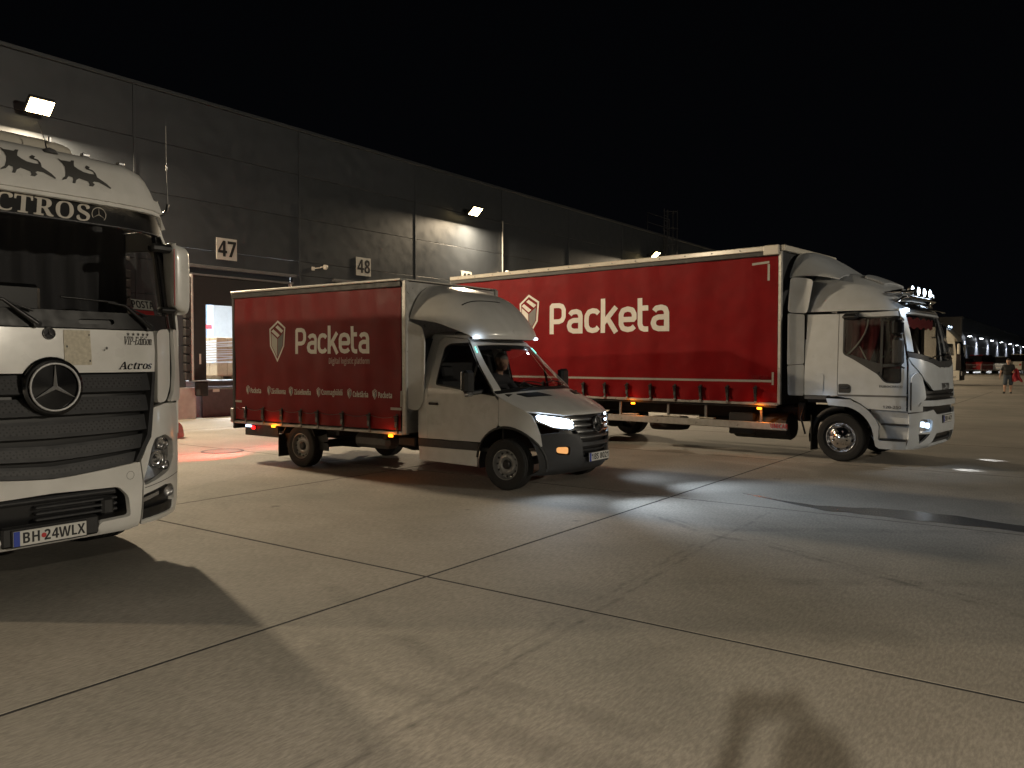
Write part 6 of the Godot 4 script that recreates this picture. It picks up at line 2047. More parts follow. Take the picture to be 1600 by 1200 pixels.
	part("cab_back", MB.new().box(Vector3(0, 2.1, -2.24), Vector3(1.9, 2.3, 0.05)), w, v)
	part("front_axle", MB.new().tube([Vector3(-0.95, 0.505, -1.38), Vector3(0.95, 0.505, -1.38)], 0.08, 8), M.chassis, v)
	part("rear_axle", MB.new().tube([Vector3(-0.95, 0.505, -5.0), Vector3(0.95, 0.505, -5.0)], 0.10, 8), M.chassis, v)
	# --- windscreen
	part("lower_band", MB.new().panel(f, pv([-1.055, 1.945, 1.055, 1.945, 1.05, 2.075, -1.05, 2.075]), [rounded(pv([0.22, 1.975, 0.50, 1.98, 0.50, 2.02, 0.22, 2.015]), 0.02)], 0.09, 0.02, -0.004, of), M.black, v)
	part("band_recess", MB.new().panel(func(p: Vector2) -> Vector3: return tractor_front(p) - Vector3(0, 0, 0.04), pv([0.18, 1.96, 0.54, 1.96, 0.54, 2.04, 0.18, 2.04]), [], 0.2, 0.0, 0.0, of), M.ink, v)
	part("windscreen", MB.new().panel(f, pv([-1.055, 2.08, 1.055, 2.08, 1.015, 2.78, -1.015, 2.78]), [], 0.10, 0.0, -0.006, of), pane(0.38), v)
	var vz := func(p: Vector2) -> Vector3: return tractor_front(p) + Vector3(0, 0, 0.035 + 0.06 * (2.95 - p.y))
	var vis := part("sun_visor", MB.new().panel(vz, rounded(pv([-1.07, 2.765, 1.07, 2.765, 1.08, 2.85, 1.05, 2.955, -1.05, 2.955, -1.08, 2.85]), 0.03), [], 0.08, 0.02, 0.0, of), mat(lin(0.012, 0.012, 0.013), 0.35), v)
	part("visor_trim", MB.new().panel(vz, pv([-1.06, 2.768, 1.06, 2.768, 1.06, 2.776, -1.06, 2.776]), [], 0.1, 0.0, 0.004, of), M.silver, vis)
	part("lettering", wrap_text("ACTROS", vz, Vector2(-0.045, 2.852), 0.135, 0.84, 0.2, true, true), M.print_white, vis)
	star_badge(vis, "star_print", Vector3(0.445, 2.853, vz.call(Vector2(0.445, 2.853)).z + 0.008), 0.055, M.print_white)
	for sg in [-1.0, 1.0]:
		var wr := Node3D.new()
		wr.name = "wiper"
		v.add_child(wr, true)
		var x0: float = 0.80 if sg > 0 else -0.10
		var pa := func(x: float, y: float) -> Vector3: return tractor_front(Vector2(x, y)) + Vector3(0, 0, 0.035)
		part("arm", MB.new().tube([pa.call(x0, 1.965), pa.call(x0 - 0.10, 2.04), pa.call(x0 - 0.22, 2.135), pa.call(x0 - 0.36, 2.15)], [0.022, 0.018, 0.011, 0.009], 6), M.ink, wr)
		part("blade", MB.new().tube([pa.call(x0 - 0.02, 2.06), pa.call(x0 - 0.30, 2.155), pa.call(x0 - 0.72, 2.175)], 0.009, 5), M.ink, wr)
		part("pivot", MB.new().at(Transform3D(Basis(Vector3.RIGHT, PI / 2), pa.call(x0, 1.965))).lathe([Vector2(0.03, -0.05), Vector2(0.03, 0.01), Vector2(0.0, 0.015)], 10), M.ink, wr)
	# --- roof
	var rf := part("roof", MB.new().panel(tractor_roof, pv([-1, 0.0, 1, 0.0, 1, 2.3, -1, 2.3]), [], 0.08, 0.03, 0.0, Vector3(0, 1, 1)), w, v)
	part("roof_step", MB.new().panel(tractor_roof, pv([-0.93, 0.03, 0.93, 0.03, 0.93, 0.13, -0.93, 0.13]), [], 0.08, 0.03, 0.022, Vector3(0, 1, 1)), w, rf)
	var bull_px := [255, 915, 275, 930, 300, 935, 340, 945, 352, 935, 374, 938, 360, 960, 356, 975, 380, 995, 410, 1014, 450, 1028, 488, 1036, 488, 1020, 465, 1008, 440, 1000, 436, 986, 455, 976, 476, 988, 462, 998, 490, 1010, 502, 1030, 503, 1055, 530, 1075, 562, 1100, 586, 1127, 576, 1130, 540, 1106, 505, 1086, 470, 1078, 456, 1082, 468, 1095, 440, 1111, 414, 1106, 430, 1090, 425, 1075, 390, 1060, 365, 1050, 342, 1058, 330, 1076, 308, 1075, 320, 1055, 320, 1040, 295, 1030, 275, 1046, 243, 1050, 250, 1040, 270, 1030, 280, 1005, 285, 975, 275, 950, 262, 935]
	for k in 3:
		var bull := PackedVector2Array()
		for q in range(0, bull_px.size(), 2):
			# undo the slant that the photograph's perspective gives the running bull
			var dx: float = (bull_px[q] - 415.0) * 0.00108
			var dy: float = -(bull_px[q + 1] - 1030.0) * 0.00135 + dx * 0.30
			bull.append(Vector2(([-0.475, -0.075, 0.335][k] + dx) / 0.97, 0.235 + dy * 1.05))
		part("bull_print", MB.new().panel(tractor_roof, bull, [], 0.03, 0.0, 0.004, Vector3(0, 1, 1)), M.charcoal_print, rf)
	var rb := MB.new()
	rb.surf(func(a: float, b: float) -> Vector3:
		var x := lerpf(-1.0, 1.0, a)
		var yy := sin(b * PI) * pow(maxf(0.0, 1.0 - pow(absf(x), 6.0)), 0.4)
		return Vector3(x * 0.46, 3.33 + 0.17 * pow(maxf(yy, 0.0), 0.5), -0.50 - 0.55 * (1.0 - cos(b * PI)) * 0.5), 24, 14)
	part("roof_pod", rb, M.cream, rf)
	part("pod_lamp", MB.new().box(Vector3(0.25, 3.46, -0.50), Vector3(0.03, 0.05, 0.03), 0.008), M.silver, rf)
	for q in [[0.52, 3.475, 0.55], [0.84, 3.42, 0.5]]:
		part("roof_marker", MB.new().box(tractor_roof(Vector2(q[0] / 1.03, q[2])) + Vector3(0, 0.012, 0), Vector3(0.06, 0.03, 0.05), 0.008), M.silver, rf)
	part("side_marker", MB.new().box(Vector3(0.985, 3.04, -0.27), Vector3(0.05, 0.05, 0.09), 0.008), M.mid_grey, rf)
	part("roof_antenna", MB.new().tube([Vector3(0.13, 3.30, -0.27), Vector3(0.115, 3.41, -0.29), Vector3(0.09, 3.56, -0.34)], [0.006, 0.004, 0.002], 5), M.ink, rf)
	part("antenna_foot", MB.new().at(Transform3D(Basis(), Vector3(0.13, 3.285, -0.24))).lathe([Vector2(0.06, 0.0), Vector2(0.045, 0.03), Vector2(0.0, 0.05)], 12, true), M.mid_grey, rf)
	var an := Node3D.new()
	an.name = "whip_antenna"
	v.add_child(an, true)
	part("bracket", MB.new().tube([Vector3(1.08, 2.96, -0.30), Vector3(1.13, 3.0, -0.30), Vector3(1.14, 3.06, -0.30)], 0.014, 6), M.ink, an)
	part("whip", MB.new().tube([Vector3(1.14, 3.06, -0.30), Vector3(1.14, 3.40, -0.31), Vector3(1.15, 3.75, -0.33)], [0.005, 0.0035, 0.002], 5), M.steel, an)
	part("bead", MB.new().tube([Vector3(1.14, 3.36, -0.31), Vector3(1.14, 3.42, -0.31)], 0.007, 6), M.chrome, an)
	# --- inside
	part("dashboard", MB.new().panel(func(p: Vector2) -> Vector3: return Vector3(p.x, 2.05 - 0.03 * sin(p.y * 9.0), -0.17 - p.y - 0.24 * pow(absf(p.x), 3.0)), pv([-1.02, 0.0, 1.02, 0.0, 1.02, 0.45, -1.02, 0.45]), [], 0.15, 0.4, 0.0, Vector3.UP), M.black, v)
	var cu := Node3D.new()
	cu.name = "cab_curtain"
	v.add_child(cu, true)
	part("cloth", MB.new().panel(func(p: Vector2) -> Vector3: return Vector3(p.x, p.y, -0.95 + 0.03 * sin(p.x * 30.0 + sin(p.y * 3.0))), pv([-1.1, 1.9, 1.1, 1.9, 1.1, 2.95, -1.1, 2.95]), [], 0.04, 0.0, 0.0, of), mat(lin(0.09, 0.09, 0.095), 0.9), cu)
	var sw := []
	for k in 25:
		var a := TAU * k / 24.0
		sw.append(Vector3(0.55 + 0.22 * cos(a), 2.02 + 0.10 * sin(a), -0.62 - 0.19 * sin(a)))
	part("steering_wheel", MB.new().tube(sw, 0.018, 6, false), M.ink, v)
	part("dash_unit", MB.new().box(Vector3(-0.05, 2.18, -0.45), Vector3(0.34, 0.22, 0.12), 0.03), M.ink, v)
	part("dash_tray", MB.new().box(Vector3(0.20, 2.075, -0.35), Vector3(0.5, 0.03, 0.2), 0.01), M.mid_grey, v)
	var cardt := Transform3D(Basis(Vector3.UP, 0.35) * Basis(Vector3.RIGHT, -0.25), Vector3(0.86, 2.165, -0.24))
	var cd := part("windscreen_card", MB.new().at(cardt).box(Vector3.ZERO, Vector3(0.24, 0.085, 0.004)), mat(lin(0.55, 0.55, 0.5), 0.6), v)
	var tx := part("lettering", text_mesh("POSTA", 0.065, 0.002), M.ink, cd)
	tx.transform = cardt * Transform3D(Basis().scaled(Vector3(0.95, 1, 1)), Vector3(0, 0, 0.003))
	part("red_card", MB.new().at(cardt * Transform3D(Basis(), Vector3(0.01, -0.075, 0.0))).box(Vector3.ZERO, Vector3(0.22, 0.05, 0.004)), M.red_ink, v)
	# --- its trailer, backed to a dock behind the cab
	var t := thing("box_trailer", "white box trailer coupled behind the white tractor unit", "trailer", Vector3(2.85, 0.0, -9.6))
	part("box", MB.new().box(Vector3(0, 2.45, -5.0), Vector3(2.46, 2.62, 10.2), 0.03), w, t)
	part("frame", MB.new().box(Vector3(0, 1.02, -5.0), Vector3(1.0, 0.2, 10.0), 0.02), M.chassis, t)
	part("landing_leg", MB.new().box(Vector3(0.7, 0.51, -2.6), Vector3(0.12, 0.98, 0.12), 0.01), M.steel, t)
	part("landing_leg", MB.new().box(Vector3(-0.7, 0.51, -2.6), Vector3(0.12, 0.98, 0.12), 0.01), M.steel, t)
	for sg in [-1.0, 1.0]:
		for k in 3:
			wheel(t, Vector3(sg * 1.03, 0.505, -6.6 - 1.25 * k), 0.505, 0.38, sg, "deep")


# ---------------------------------------------------------------- people
# bones: [from, to, radius at from, radius at to, colour]; the field is a smooth union of tapered capsules
func flesh(m: MB, cols: PackedColorArray, bones: Array, cell: float, blend: float) -> void:
	var lo := Vector3(1e9, 1e9, 1e9)
	var hi := -lo
	for b in bones:
		var r := maxf(b[2], b[3]) + blend * 3.0
		for q in [b[0], b[1]]:
			lo = lo.min(q - Vector3.ONE * r)
			hi = hi.max(q + Vector3.ONE * r)
	var nx := int((hi.x - lo.x) / cell) + 2
	var ny := int((hi.y - lo.y) / cell) + 2
	var nz := int((hi.z - lo.z) / cell) + 2
	var f := PackedFloat32Array()
	f.resize(nx * ny * nz)
	var near := PackedFloat32Array()
	near.resize(nx * ny * nz)
	near.fill(1e9)
	var who := PackedInt32Array()
	who.resize(nx * ny * nz)
	var k := 1.0 / blend
	for bi in bones.size():
		var b: Array = bones[bi]
		var a: Vector3 = b[0]
		var d: Vector3 = b[1] - a
		var l2 := maxf(d.length_squared(), 1e-9)
		var r := maxf(b[2], b[3]) + blend * 3.0
		var p0: Vector3 = (a.min(b[1]) - Vector3.ONE * r - lo) / cell
		var p1: Vector3 = (a.max(b[1]) + Vector3.ONE * r - lo) / cell
		for z in range(maxi(0, int(p0.z)), mini(nz, int(p1.z) + 2)):
			for y in range(maxi(0, int(p0.y)), mini(ny, int(p1.y) + 2)):
				for x in range(maxi(0, int(p0.x)), mini(nx, int(p1.x) + 2)):
					var p := lo + Vector3(x, y, z) * cell
					var t := clampf((p - a).dot(d) / l2, 0.0, 1.0)
					var dist: float = (p - a - d * t).length() - lerpf(b[2], b[3], t)
					if dist > blend * 4.0:
						continue
					var i := (z * ny + y) * nx + x
					f[i] += exp(-dist * k)
					if dist < near[i]:
						near[i] = dist
						who[i] = bi
	var val := func(i: int) -> float: return log(f[i] + 1e-7) * blend
	var ids := {}
	var pts := []
	var nrm := []
	var cc := []
	for z in nz - 1:
		for y in ny - 1:
			for x in nx - 1:
				var base := (z * ny + y) * nx + x
				var cnt := 0
				var best := base
				for q in 8:
					var i := base + (q & 1) + ((q >> 1) & 1) * nx + ((q >> 2) & 1) * nx * ny
					if f[i] > 1.0:
						cnt += 1
					if near[i] < near[best]:
						best = i
				if cnt == 0 or cnt == 8:
					continue
				var sum := Vector3.ZERO
				var num := 0
				var grad := Vector3.ZERO
				for q in 8:
					var o := Vector3(q & 1, (q >> 1) & 1, (q >> 2) & 1)
					var i := base + int(o.x) + int(o.y) * nx + int(o.z) * nx * ny
					var vi: float = val.call(i)
					grad -= (o * 2.0 - Vector3.ONE) * vi
					for ax in 3:
						if o[ax] > 0.5:
							continue
						var j: int = i + [1, nx, nx * ny][ax]
						var vj: float = val.call(j)
						if (vi > 0.0) != (vj > 0.0):
							var e := o
							e[ax] = vi / (vi - vj)
							sum += e
							num += 1
				ids[base] = pts.size()
				pts.append(lo + (Vector3(x, y, z) + sum / maxi(num, 1)) * cell)
				nrm.append(grad.normalized())
				cc.append(bones[who[best]][4])
	for z in range(1, nz - 1):
		for y in range(1, ny - 1):
			for x in range(1, nx - 1):
				var i := (z * ny + y) * nx + x
				var s := f[i] > 1.0
				for ax in 3:
					var st: int = [1, nx, nx * ny][ax]
					if (f[i + st] > 1.0) == s:
						continue
					var u: int = [nx, nx * ny, 1][ax]
					var w: int = [nx * ny, 1, nx][ax]
					var q := [i, i - u, i - u - w, i - w]
					if not (ids.has(q[0]) and ids.has(q[1]) and ids.has(q[2]) and ids.has(q[3])):
						continue
					var g := [ids[q[0]], ids[q[1]], ids[q[2]], ids[q[3]]]
					for t in [[0, 1, 2], [0, 2, 3]]:
						var before := m.v.size()
						m.trin(pts[g[t[0]]], pts[g[t[1]]], pts[g[t[2]]], nrm[g[t[0]]], nrm[g[t[1]]], nrm[g[t[2]]])
						if m.v.size() > before:
							for n in 3:
								# the builder may have swapped two corners: match by place
								var pl := m.v[before + n]
								for c in 3:
									if pl == pts[g[t[c]]]:
										cols.append(cc[g[t[c]]])
										break


func body_part(root: Node3D, m: MB, cols: PackedColorArray) -> void:
	var arr := []
	arr.resize(Mesh.ARRAY_MAX)
	arr[Mesh.ARRAY_VERTEX] = m.v
	arr[Mesh.ARRAY_NORMAL] = m.n
	arr[Mesh.ARRAY_COLOR] = cols
	var am := ArrayMesh.new()
	am.add_surface_from_arrays(Mesh.PRIMITIVE_TRIANGLES, arr)
	var mt := StandardMaterial3D.new()
	mt.vertex_color_use_as_albedo = true
	mt.roughness = 0.75
	part("body", am, mt, root)


# palm and five fingers; x across the palm towards the thumb side, y along the fingers, z out of the back of the hand
func hand_bones(t: Transform3D, skin: Color, curl: float, thumb_sign: float) -> Array:
	var o := []
	for k in 4:
		var x := (-0.030 + 0.020 * k) * thumb_sign
		o.append([t * Vector3(x * 0.7, 0.0, 0), t * Vector3(x, 0.075, 0), 0.014, 0.012, skin])
		var len: float = [0.055, 0.072, 0.080, 0.072][k]
		var p := Vector3(x, 0.078, 0)
		var ang := 0.0
		for j in 3:
			ang += curl
			var seg: float = [0.42, 0.32, 0.26][j]
			var q := p + Vector3(0, cos(ang), -sin(ang)) * len * seg
			o.append([t * p, t * q, 0.0095 - 0.0008 * j, 0.009 - 0.0008 * j, skin])
			p = q
	var p0 := Vector3(0.028 * thumb_sign, 0.012, -0.006)
	var p1 := Vector3(0.055 * thumb_sign, 0.045, -0.016)
	var p2 := Vector3(0.060 * thumb_sign, 0.080, -0.026)
	o.append([t * p0, t * p1, 0.014, 0.011, skin])
	o.append([t * p1, t * p2, 0.011, 0.009, skin])
	return o


func head_bones(c: Vector3, fwd: Vector3, skin: Color, hair: Color) -> Array:
	var up := Vector3.UP
	var side := up.cross(fwd).normalized()
	return [
		[c + up * 0.035 - fwd * 0.02, c + up * 0.02 + fwd * 0.02, 0.085, 0.078, skin],
		[c - up * 0.05 + fwd * 0.035, c - up * 0.085 + fwd * 0.05, 0.055, 0.036, skin],
		[c + up * 0.0 + fwd * 0.088, c - up * 0.025 + fwd * 0.105, 0.010, 0.015, skin],
		[c + side * 0.082 + up * 0.01, c + side * 0.086 - up * 0.03, 0.016, 0.011, skin],
		[c - side * 0.082 + up * 0.01, c - side * 0.086 - up * 0.03, 0.016, 0.011, skin],
		[c + up * 0.065 - fwd * 0.03, c + up * 0.06 + fwd * 0.025, 0.082, 0.070, hair],
		[c + up * 0.01 - fwd * 0.05, c - up * 0.05 - fwd * 0.055, 0.068, 0.05, hair],
		[c + side * 0.032 + up * 0.012 + fwd * 0.080, c + side * 0.038 + up * 0.012 + fwd * 0.078, 0.010, 0.010, Color(0.05, 0.04, 0.035)],
		[c - side * 0.032 + up * 0.012 + fwd * 0.080, c - side * 0.038 + up * 0.012 + fwd * 0.078, 0.010, 0.010, Color(0.05, 0.04, 0.035)],
		[c - up * 0.058 + fwd * 0.082 + side * 0.018, c - up * 0.058 + fwd * 0.082 - side * 0.018, 0.009, 0.009, Color(0.30, 0.12, 0.09)],
	]


func build_people() -> void:
	var skin := Color(0.40, 0.24, 0.17)
	var hair := Color(0.025, 0.018, 0.014)
	# --- the walker with a red jacket over the arm
	var p := thing("person", "person in dark t-shirt and shorts walking with a red jacket over one arm", "person", Vector3(47.2, 0.0, -3.35), deg_to_rad(-84.0))
	var shirt := Color(0.009, 0.0105, 0.009)
	var denim := Color(0.035, 0.045, 0.06)
	var shoe := Color(0.012, 0.012, 0.012)
	var b := []
	b.append_array(head_bones(Vector3(0.0, 1.62, 0.04), Vector3(-0.2, -0.05, 1).normalized(), skin, hair))
	b.append_array([
		[Vector3(0, 1.42, 0), Vector3(0, 1.53, 0.02), 0.06, 0.055, skin],
		[Vector3(-0.12, 1.36, 0), Vector3(0.12, 1.36, 0), 0.105, 0.105, shirt], [Vector3(-0.08, 1.20, 0.02), Vector3(0.08, 1.20, 0.02), 0.125, 0.125, shirt],
		[Vector3(-0.06, 1.02, 0.03), Vector3(0.06, 1.02, 0.03), 0.135, 0.135, shirt], [Vector3(-0.07, 0.92, 0.0), Vector3(0.07, 0.92, 0.0), 0.13, 0.13, denim],
		[Vector3(-0.19, 1.40, 0), Vector3(-0.27, 1.20, -0.02), 0.07, 0.062, shirt], [Vector3(-0.27, 1.20, -0.02), Vector3(-0.31, 1.10, -0.03), 0.048, 0.044, skin],
		[Vector3(-0.31, 1.10, -0.03), Vector3(-0.36, 0.86, 0.05), 0.044, 0.030, skin],
		[Vector3(0.19, 1.40, 0), Vector3(0.27, 1.17, 0.0), 0.07, 0.062, shirt], [Vector3(0.27, 1.17, 0.0), Vector3(0.24, 1.08, 0.22), 0.046, 0.034, skin],
		[Vector3(-0.10, 0.88, 0.0), Vector3(-0.13, 0.52, 0.06), 0.10, 0.095, denim], [Vector3(0.10, 0.88, 0.0), Vector3(0.12, 0.52, -0.04), 0.10, 0.095, denim],
		[Vector3(-0.13, 0.52, 0.06), Vector3(-0.14, 0.34, 0.03), 0.055, 0.058, skin], [Vector3(-0.14, 0.34, 0.03), Vector3(-0.15, 0.09, 0.0), 0.056, 0.036, skin],
		[Vector3(0.12, 0.52, -0.04), Vector3(0.12, 0.34, -0.09), 0.055, 0.058, skin], [Vector3(0.12, 0.34, -0.09), Vector3(0.12, 0.10, -0.16), 0.056, 0.036, skin],
		[Vector3(-0.16, 0.052, -0.06), Vector3(-0.19, 0.042, 0.16), 0.05, 0.042, shoe], [Vector3(0.12, 0.052, -0.21), Vector3(0.13, 0.042, 0.0), 0.05, 0.042, shoe],
	])
	var m := MB.new()
	var cols := PackedColorArray()
	flesh(m, cols, b, 0.018, 0.016)
	flesh(m, cols, hand_bones(Transform3D(Basis(Vector3(0, 0, -1), Vector3(-0.15, -0.98, 0.1).normalized(), Vector3(-1, 0.15, 0).normalized()), Vector3(-0.36, 0.855, 0.05)), skin, 0.3, 1.0), 0.006, 0.004)
	flesh(m, cols, hand_bones(Transform3D(Basis(Vector3(0, 1, 0), Vector3(-0.3, 0, 0.95).normalized(), Vector3(0.95, 0, 0.3).normalized()), Vector3(0.24, 1.08, 0.22)), skin, 0.5, 1.0), 0.006, 0.004)
	body_part(p, m, cols)
	var jk := thing("jacket", "bright red jacket draped over the walking person's arm", "jacket", Vector3(47.2, 0.0, -3.35), deg_to_rad(-84.0))
	for q in 2:
		var cloth := MB.new()
		var off: float = [0.0, 0.055][q]
		cloth.panel(func(u: Vector2) -> Vector3: return Vector3(0.27 + 0.20 * u.x + 0.10 * (1.0 - u.y) * u.x + 0.02 * sin(u.y * 9.0), 0.60 + 0.60 * u.y + 0.04 * sin(u.x * 5.0), 0.16 - off * 2.0 + 0.05 * sin(u.x * 8.0 + u.y * 3.0) + 0.04 * (1.0 - u.y)), rounded(pv([-0.4, 0.12, 0.2, -0.05, 0.6, 0.10, 1.15, 0.0, 1.0, 0.5, 0.75, 0.98, 0.3, 1.06, -0.3, 1.0]), 0.1), [], 0.06, 0.012, 0.0, Vector3(0, 0, 1))
		part("fold", cloth, mat(lin(0.20, 0.006, 0.012), 0.8), jk)
	# --- the van driver
	var d := thing("person", "driver in dark clothes behind the windscreen of the box van", "person", Vector3(9.35, 0.0, -6.15))
	var jac := Color(0.03, 0.03, 0.033)
	var b2 := []
	b2.append_array(head_bones(Vector3(0.40, 1.66, -1.06), Vector3(-0.25, -0.1, 1).normalized(), skin, Color(0.12, 0.11, 0.10)))
	b2.append_array([
		[Vector3(0.41, 1.48, -1.14), Vector3(0.41, 1.57, -1.09), 0.058, 0.052, skin],
		[Vector3(0.29, 1.40, -1.15), Vector3(0.53, 1.40, -1.15), 0.10, 0.10, jac], [Vector3(0.33, 1.20, -1.14), Vector3(0.50, 1.20, -1.14), 0.125, 0.125, jac],
		[Vector3(0.35, 1.0, -1.12), Vector3(0.48, 1.0, -1.12), 0.13, 0.13, jac],
		[Vector3(0.22, 1.42, -1.14), Vector3(0.17, 1.20, -0.95), 0.065, 0.055, jac], [Vector3(0.17, 1.20, -0.95), Vector3(0.25, 1.26, -0.66), 0.05, 0.032, jac],
		[Vector3(0.60, 1.42, -1.14), Vector3(0.66, 1.20, -0.95), 0.065, 0.055, jac], [Vector3(0.66, 1.20, -0.95), Vector3(0.60, 1.26, -0.66), 0.05, 0.032, jac],
		[Vector3(0.34, 0.93, -1.10), Vector3(0.30, 0.96, -0.68), 0.09, 0.075, jac], [Vector3(0.50, 0.93, -1.10), Vector3(0.54, 0.96, -0.68), 0.09, 0.075, jac],
		[Vector3(0.30, 0.96, -0.68), Vector3(0.30, 0.62, -0.50), 0.065, 0.045, jac], [Vector3(0.54, 0.96, -0.68), Vector3(0.54, 0.62, -0.50), 0.065, 0.045, jac],
		[Vector3(0.30, 0.58, -0.52), Vector3(0.30, 0.56, -0.32), 0.045, 0.035, shoe], [Vector3(0.54, 0.58, -0.52), Vector3(0.54, 0.56, -0.32), 0.045, 0.035, shoe],
	])
	var m2 := MB.new()
	var c2 := PackedColorArray()
	flesh(m2, c2, b2, 0.016, 0.014)
	flesh(m2, c2, hand_bones(Transform3D(Basis(Vector3(1, 0, 0), Vector3(0, 0.45, 0.9).normalized(), Vector3(0, 0.9, -0.45).normalized()), Vector3(0.245, 1.255, -0.66)), skin, 0.55, 1.0), 0.006, 0.004)
	flesh(m2, c2, hand_bones(Transform3D(Basis(Vector3(1, 0, 0), Vector3(0, 0.45, 0.9).normalized(), Vector3(0, 0.9, -0.45).normalized()), Vector3(0.605, 1.255, -0.66)), skin, 0.55, -1.0), 0.006, 0.004)
	body_part(d, m2, c2)
	# --- the person taking the picture, whose shadow falls into it
	var ph := thing("person", "person standing behind the camera holding up a phone with both hands", "person", Vector3(0, 0, 0), atan2(cos(deg_to_rad(35.77)), -sin(deg_to_rad(35.77))))
	var b3 := []
	var coat := Color(0.05, 0.055, 0.07)
	b3.append_array(head_bones(Vector3(0.0, 1.66, -0.42), Vector3(0, 0, 1), skin, hair))
	b3.append_array([
		[Vector3(0, 1.46, -0.50), Vector3(0, 1.57, -0.46), 0.058, 0.052, skin],
		[Vector3(-0.13, 1.39, -0.52), Vector3(0.13, 1.39, -0.52), 0.105, 0.105, coat], [Vector3(-0.08, 1.20, -0.52), Vector3(0.08, 1.20, -0.52), 0.125, 0.125, coat],
		[Vector3(-0.06, 1.02, -0.52), Vector3(0.06, 1.02, -0.52), 0.13, 0.13, coat], [Vector3(-0.08, 0.90, -0.53), Vector3(0.08, 0.90, -0.53), 0.125, 0.125, denim],
		[Vector3(-0.20, 1.42, -0.52), Vector3(-0.30, 1.27, -0.34), 0.065, 0.055, coat], [Vector3(-0.30, 1.27, -0.34), Vector3(-0.11, 1.60, -0.10), 0.05, 0.034, coat],
		[Vector3(0.20, 1.42, -0.52), Vector3(0.30, 1.27, -0.34), 0.065, 0.055, coat], [Vector3(0.30, 1.27, -0.34), Vector3(0.11, 1.60, -0.10), 0.05, 0.034, coat],
		[Vector3(-0.10, 0.88, -0.53), Vector3(-0.13, 0.48, -0.50), 0.09, 0.062, denim], [Vector3(0.10, 0.88, -0.53), Vector3(0.13, 0.48, -0.50), 0.09, 0.062, denim],
		[Vector3(-0.13, 0.48, -0.50), Vector3(-0.14, 0.08, -0.54), 0.06, 0.042, denim], [Vector3(0.13, 0.48, -0.50), Vector3(0.14, 0.08, -0.54), 0.06, 0.042, denim],
		[Vector3(-0.14, 0.052, -0.58), Vector3(-0.16, 0.042, -0.38), 0.05, 0.042, shoe], [Vector3(0.14, 0.052, -0.58), Vector3(0.16, 0.042, -0.38), 0.05, 0.042, shoe],
	])
	var m3 := MB.new()
	var c3 := PackedColorArray()
	flesh(m3, c3, b3, 0.02, 0.016)
	for sx in [-1.0, 1.0]:
		flesh(m3, c3, hand_bones(Transform3D(Basis(Vector3(-sx * 0.2, 0.1, -1).normalized(), Vector3(0, 1, 0.1).normalized(), Vector3(sx, 0, -0.2).normalized()).orthonormalized(), Vector3(sx * 0.105, 1.61, -0.085)), skin, 0.35, 1.0), 0.006, 0.004)
	body_part(ph, m3, c3)
	var tel := thing("phone", "dark mobile phone held up in both hands behind the camera", "phone", Vector3(0, 0, 0), atan2(cos(deg_to_rad(35.77)), -sin(deg_to_rad(35.77))))
	part("case", MB.new().box(Vector3(0, 1.70, -0.075), Vector3(0.155, 0.078, 0.009), 0.004), M.ink, tel)
	part("screen", MB.new().box(Vector3(0, 1.70, -0.0805), Vector3(0.145, 0.068, 0.001)), M.gloss_black, tel)


# ---------------------------------------------------------------- vehicles at the far end of the yard
func car(called: String, label: String, pos: Vector3, turn: float, paint: Material, h: float, length: float, kind: String) -> void:
	var v := thing(called, label, kind, pos, turn, "vehicles parked far off")
	var hl := length * 0.5
	var body := pv([-hl, 0.35, -hl * 0.98, h * 0.58, -hl * 0.92, h * 0.64, hl * 0.45, h * 0.60, hl * 0.92, h * 0.48, hl, h * 0.40, hl, 0.32])
	var t := Transform3D(Basis(Vector3.UP, -PI / 2), Vector3.ZERO)
	part("body", MB.new().at(t).prism(rounded(body, 0.1), -0.9, 0.9), paint, v)
	var cabin := pv([-hl * 0.95, h * 0.58, -hl * 0.86, h * 0.93, -hl * 0.78, h * 0.965, hl * 0.10, h * 0.965, hl * 0.20, h * 0.94, hl * 0.52, h * 0.55])
	part("cabin_glass", MB.new().at(t).prism(rounded(cabin, 0.06), -0.80, 0.80), M.gloss_black, v)
	part("roof", MB.new().box(Vector3(0, h * 0.975, -hl * 0.34), Vector3(1.5, 0.05, hl * 0.9), 0.02), paint, v)
	for sx in [-1.0, 1.0]:
		for z in [-hl * 0.62, hl * 0.62]:
			wheel(v, Vector3(sx * 0.80, 0.33, z), 0.33, 0.2, sx, "deep")
		part("tail_light", MB.new().box(Vector3(sx * 0.75, h * 0.46, -hl - 0.005), Vector3(0.22, 0.22, 0.03), 0.01), M.red_ink, v)
		part("headlight", MB.new().box(Vector3(sx * 0.66, h * 0.40, hl - 0.01), Vector3(0.34, 0.16, 0.06), 0.02), M.silver, v)
	part("rear_plate", MB.new().box(Vector3(0, h * 0.36, -hl - 0.004), Vector3(0.52, 0.11, 0.02)), M.plate, v)
	part("rear_bumper", MB.new().box(Vector3(0, 0.42, -hl + 0.02), Vector3(1.8, 0.2, 0.14), 0.03), M.black, v)
	part("tailgate_trim", MB.new().box(Vector3(0, h * 0.44, -hl - 0.004), Vector3(1.0, 0.05, 0.02), 0.006), M.silver, v)


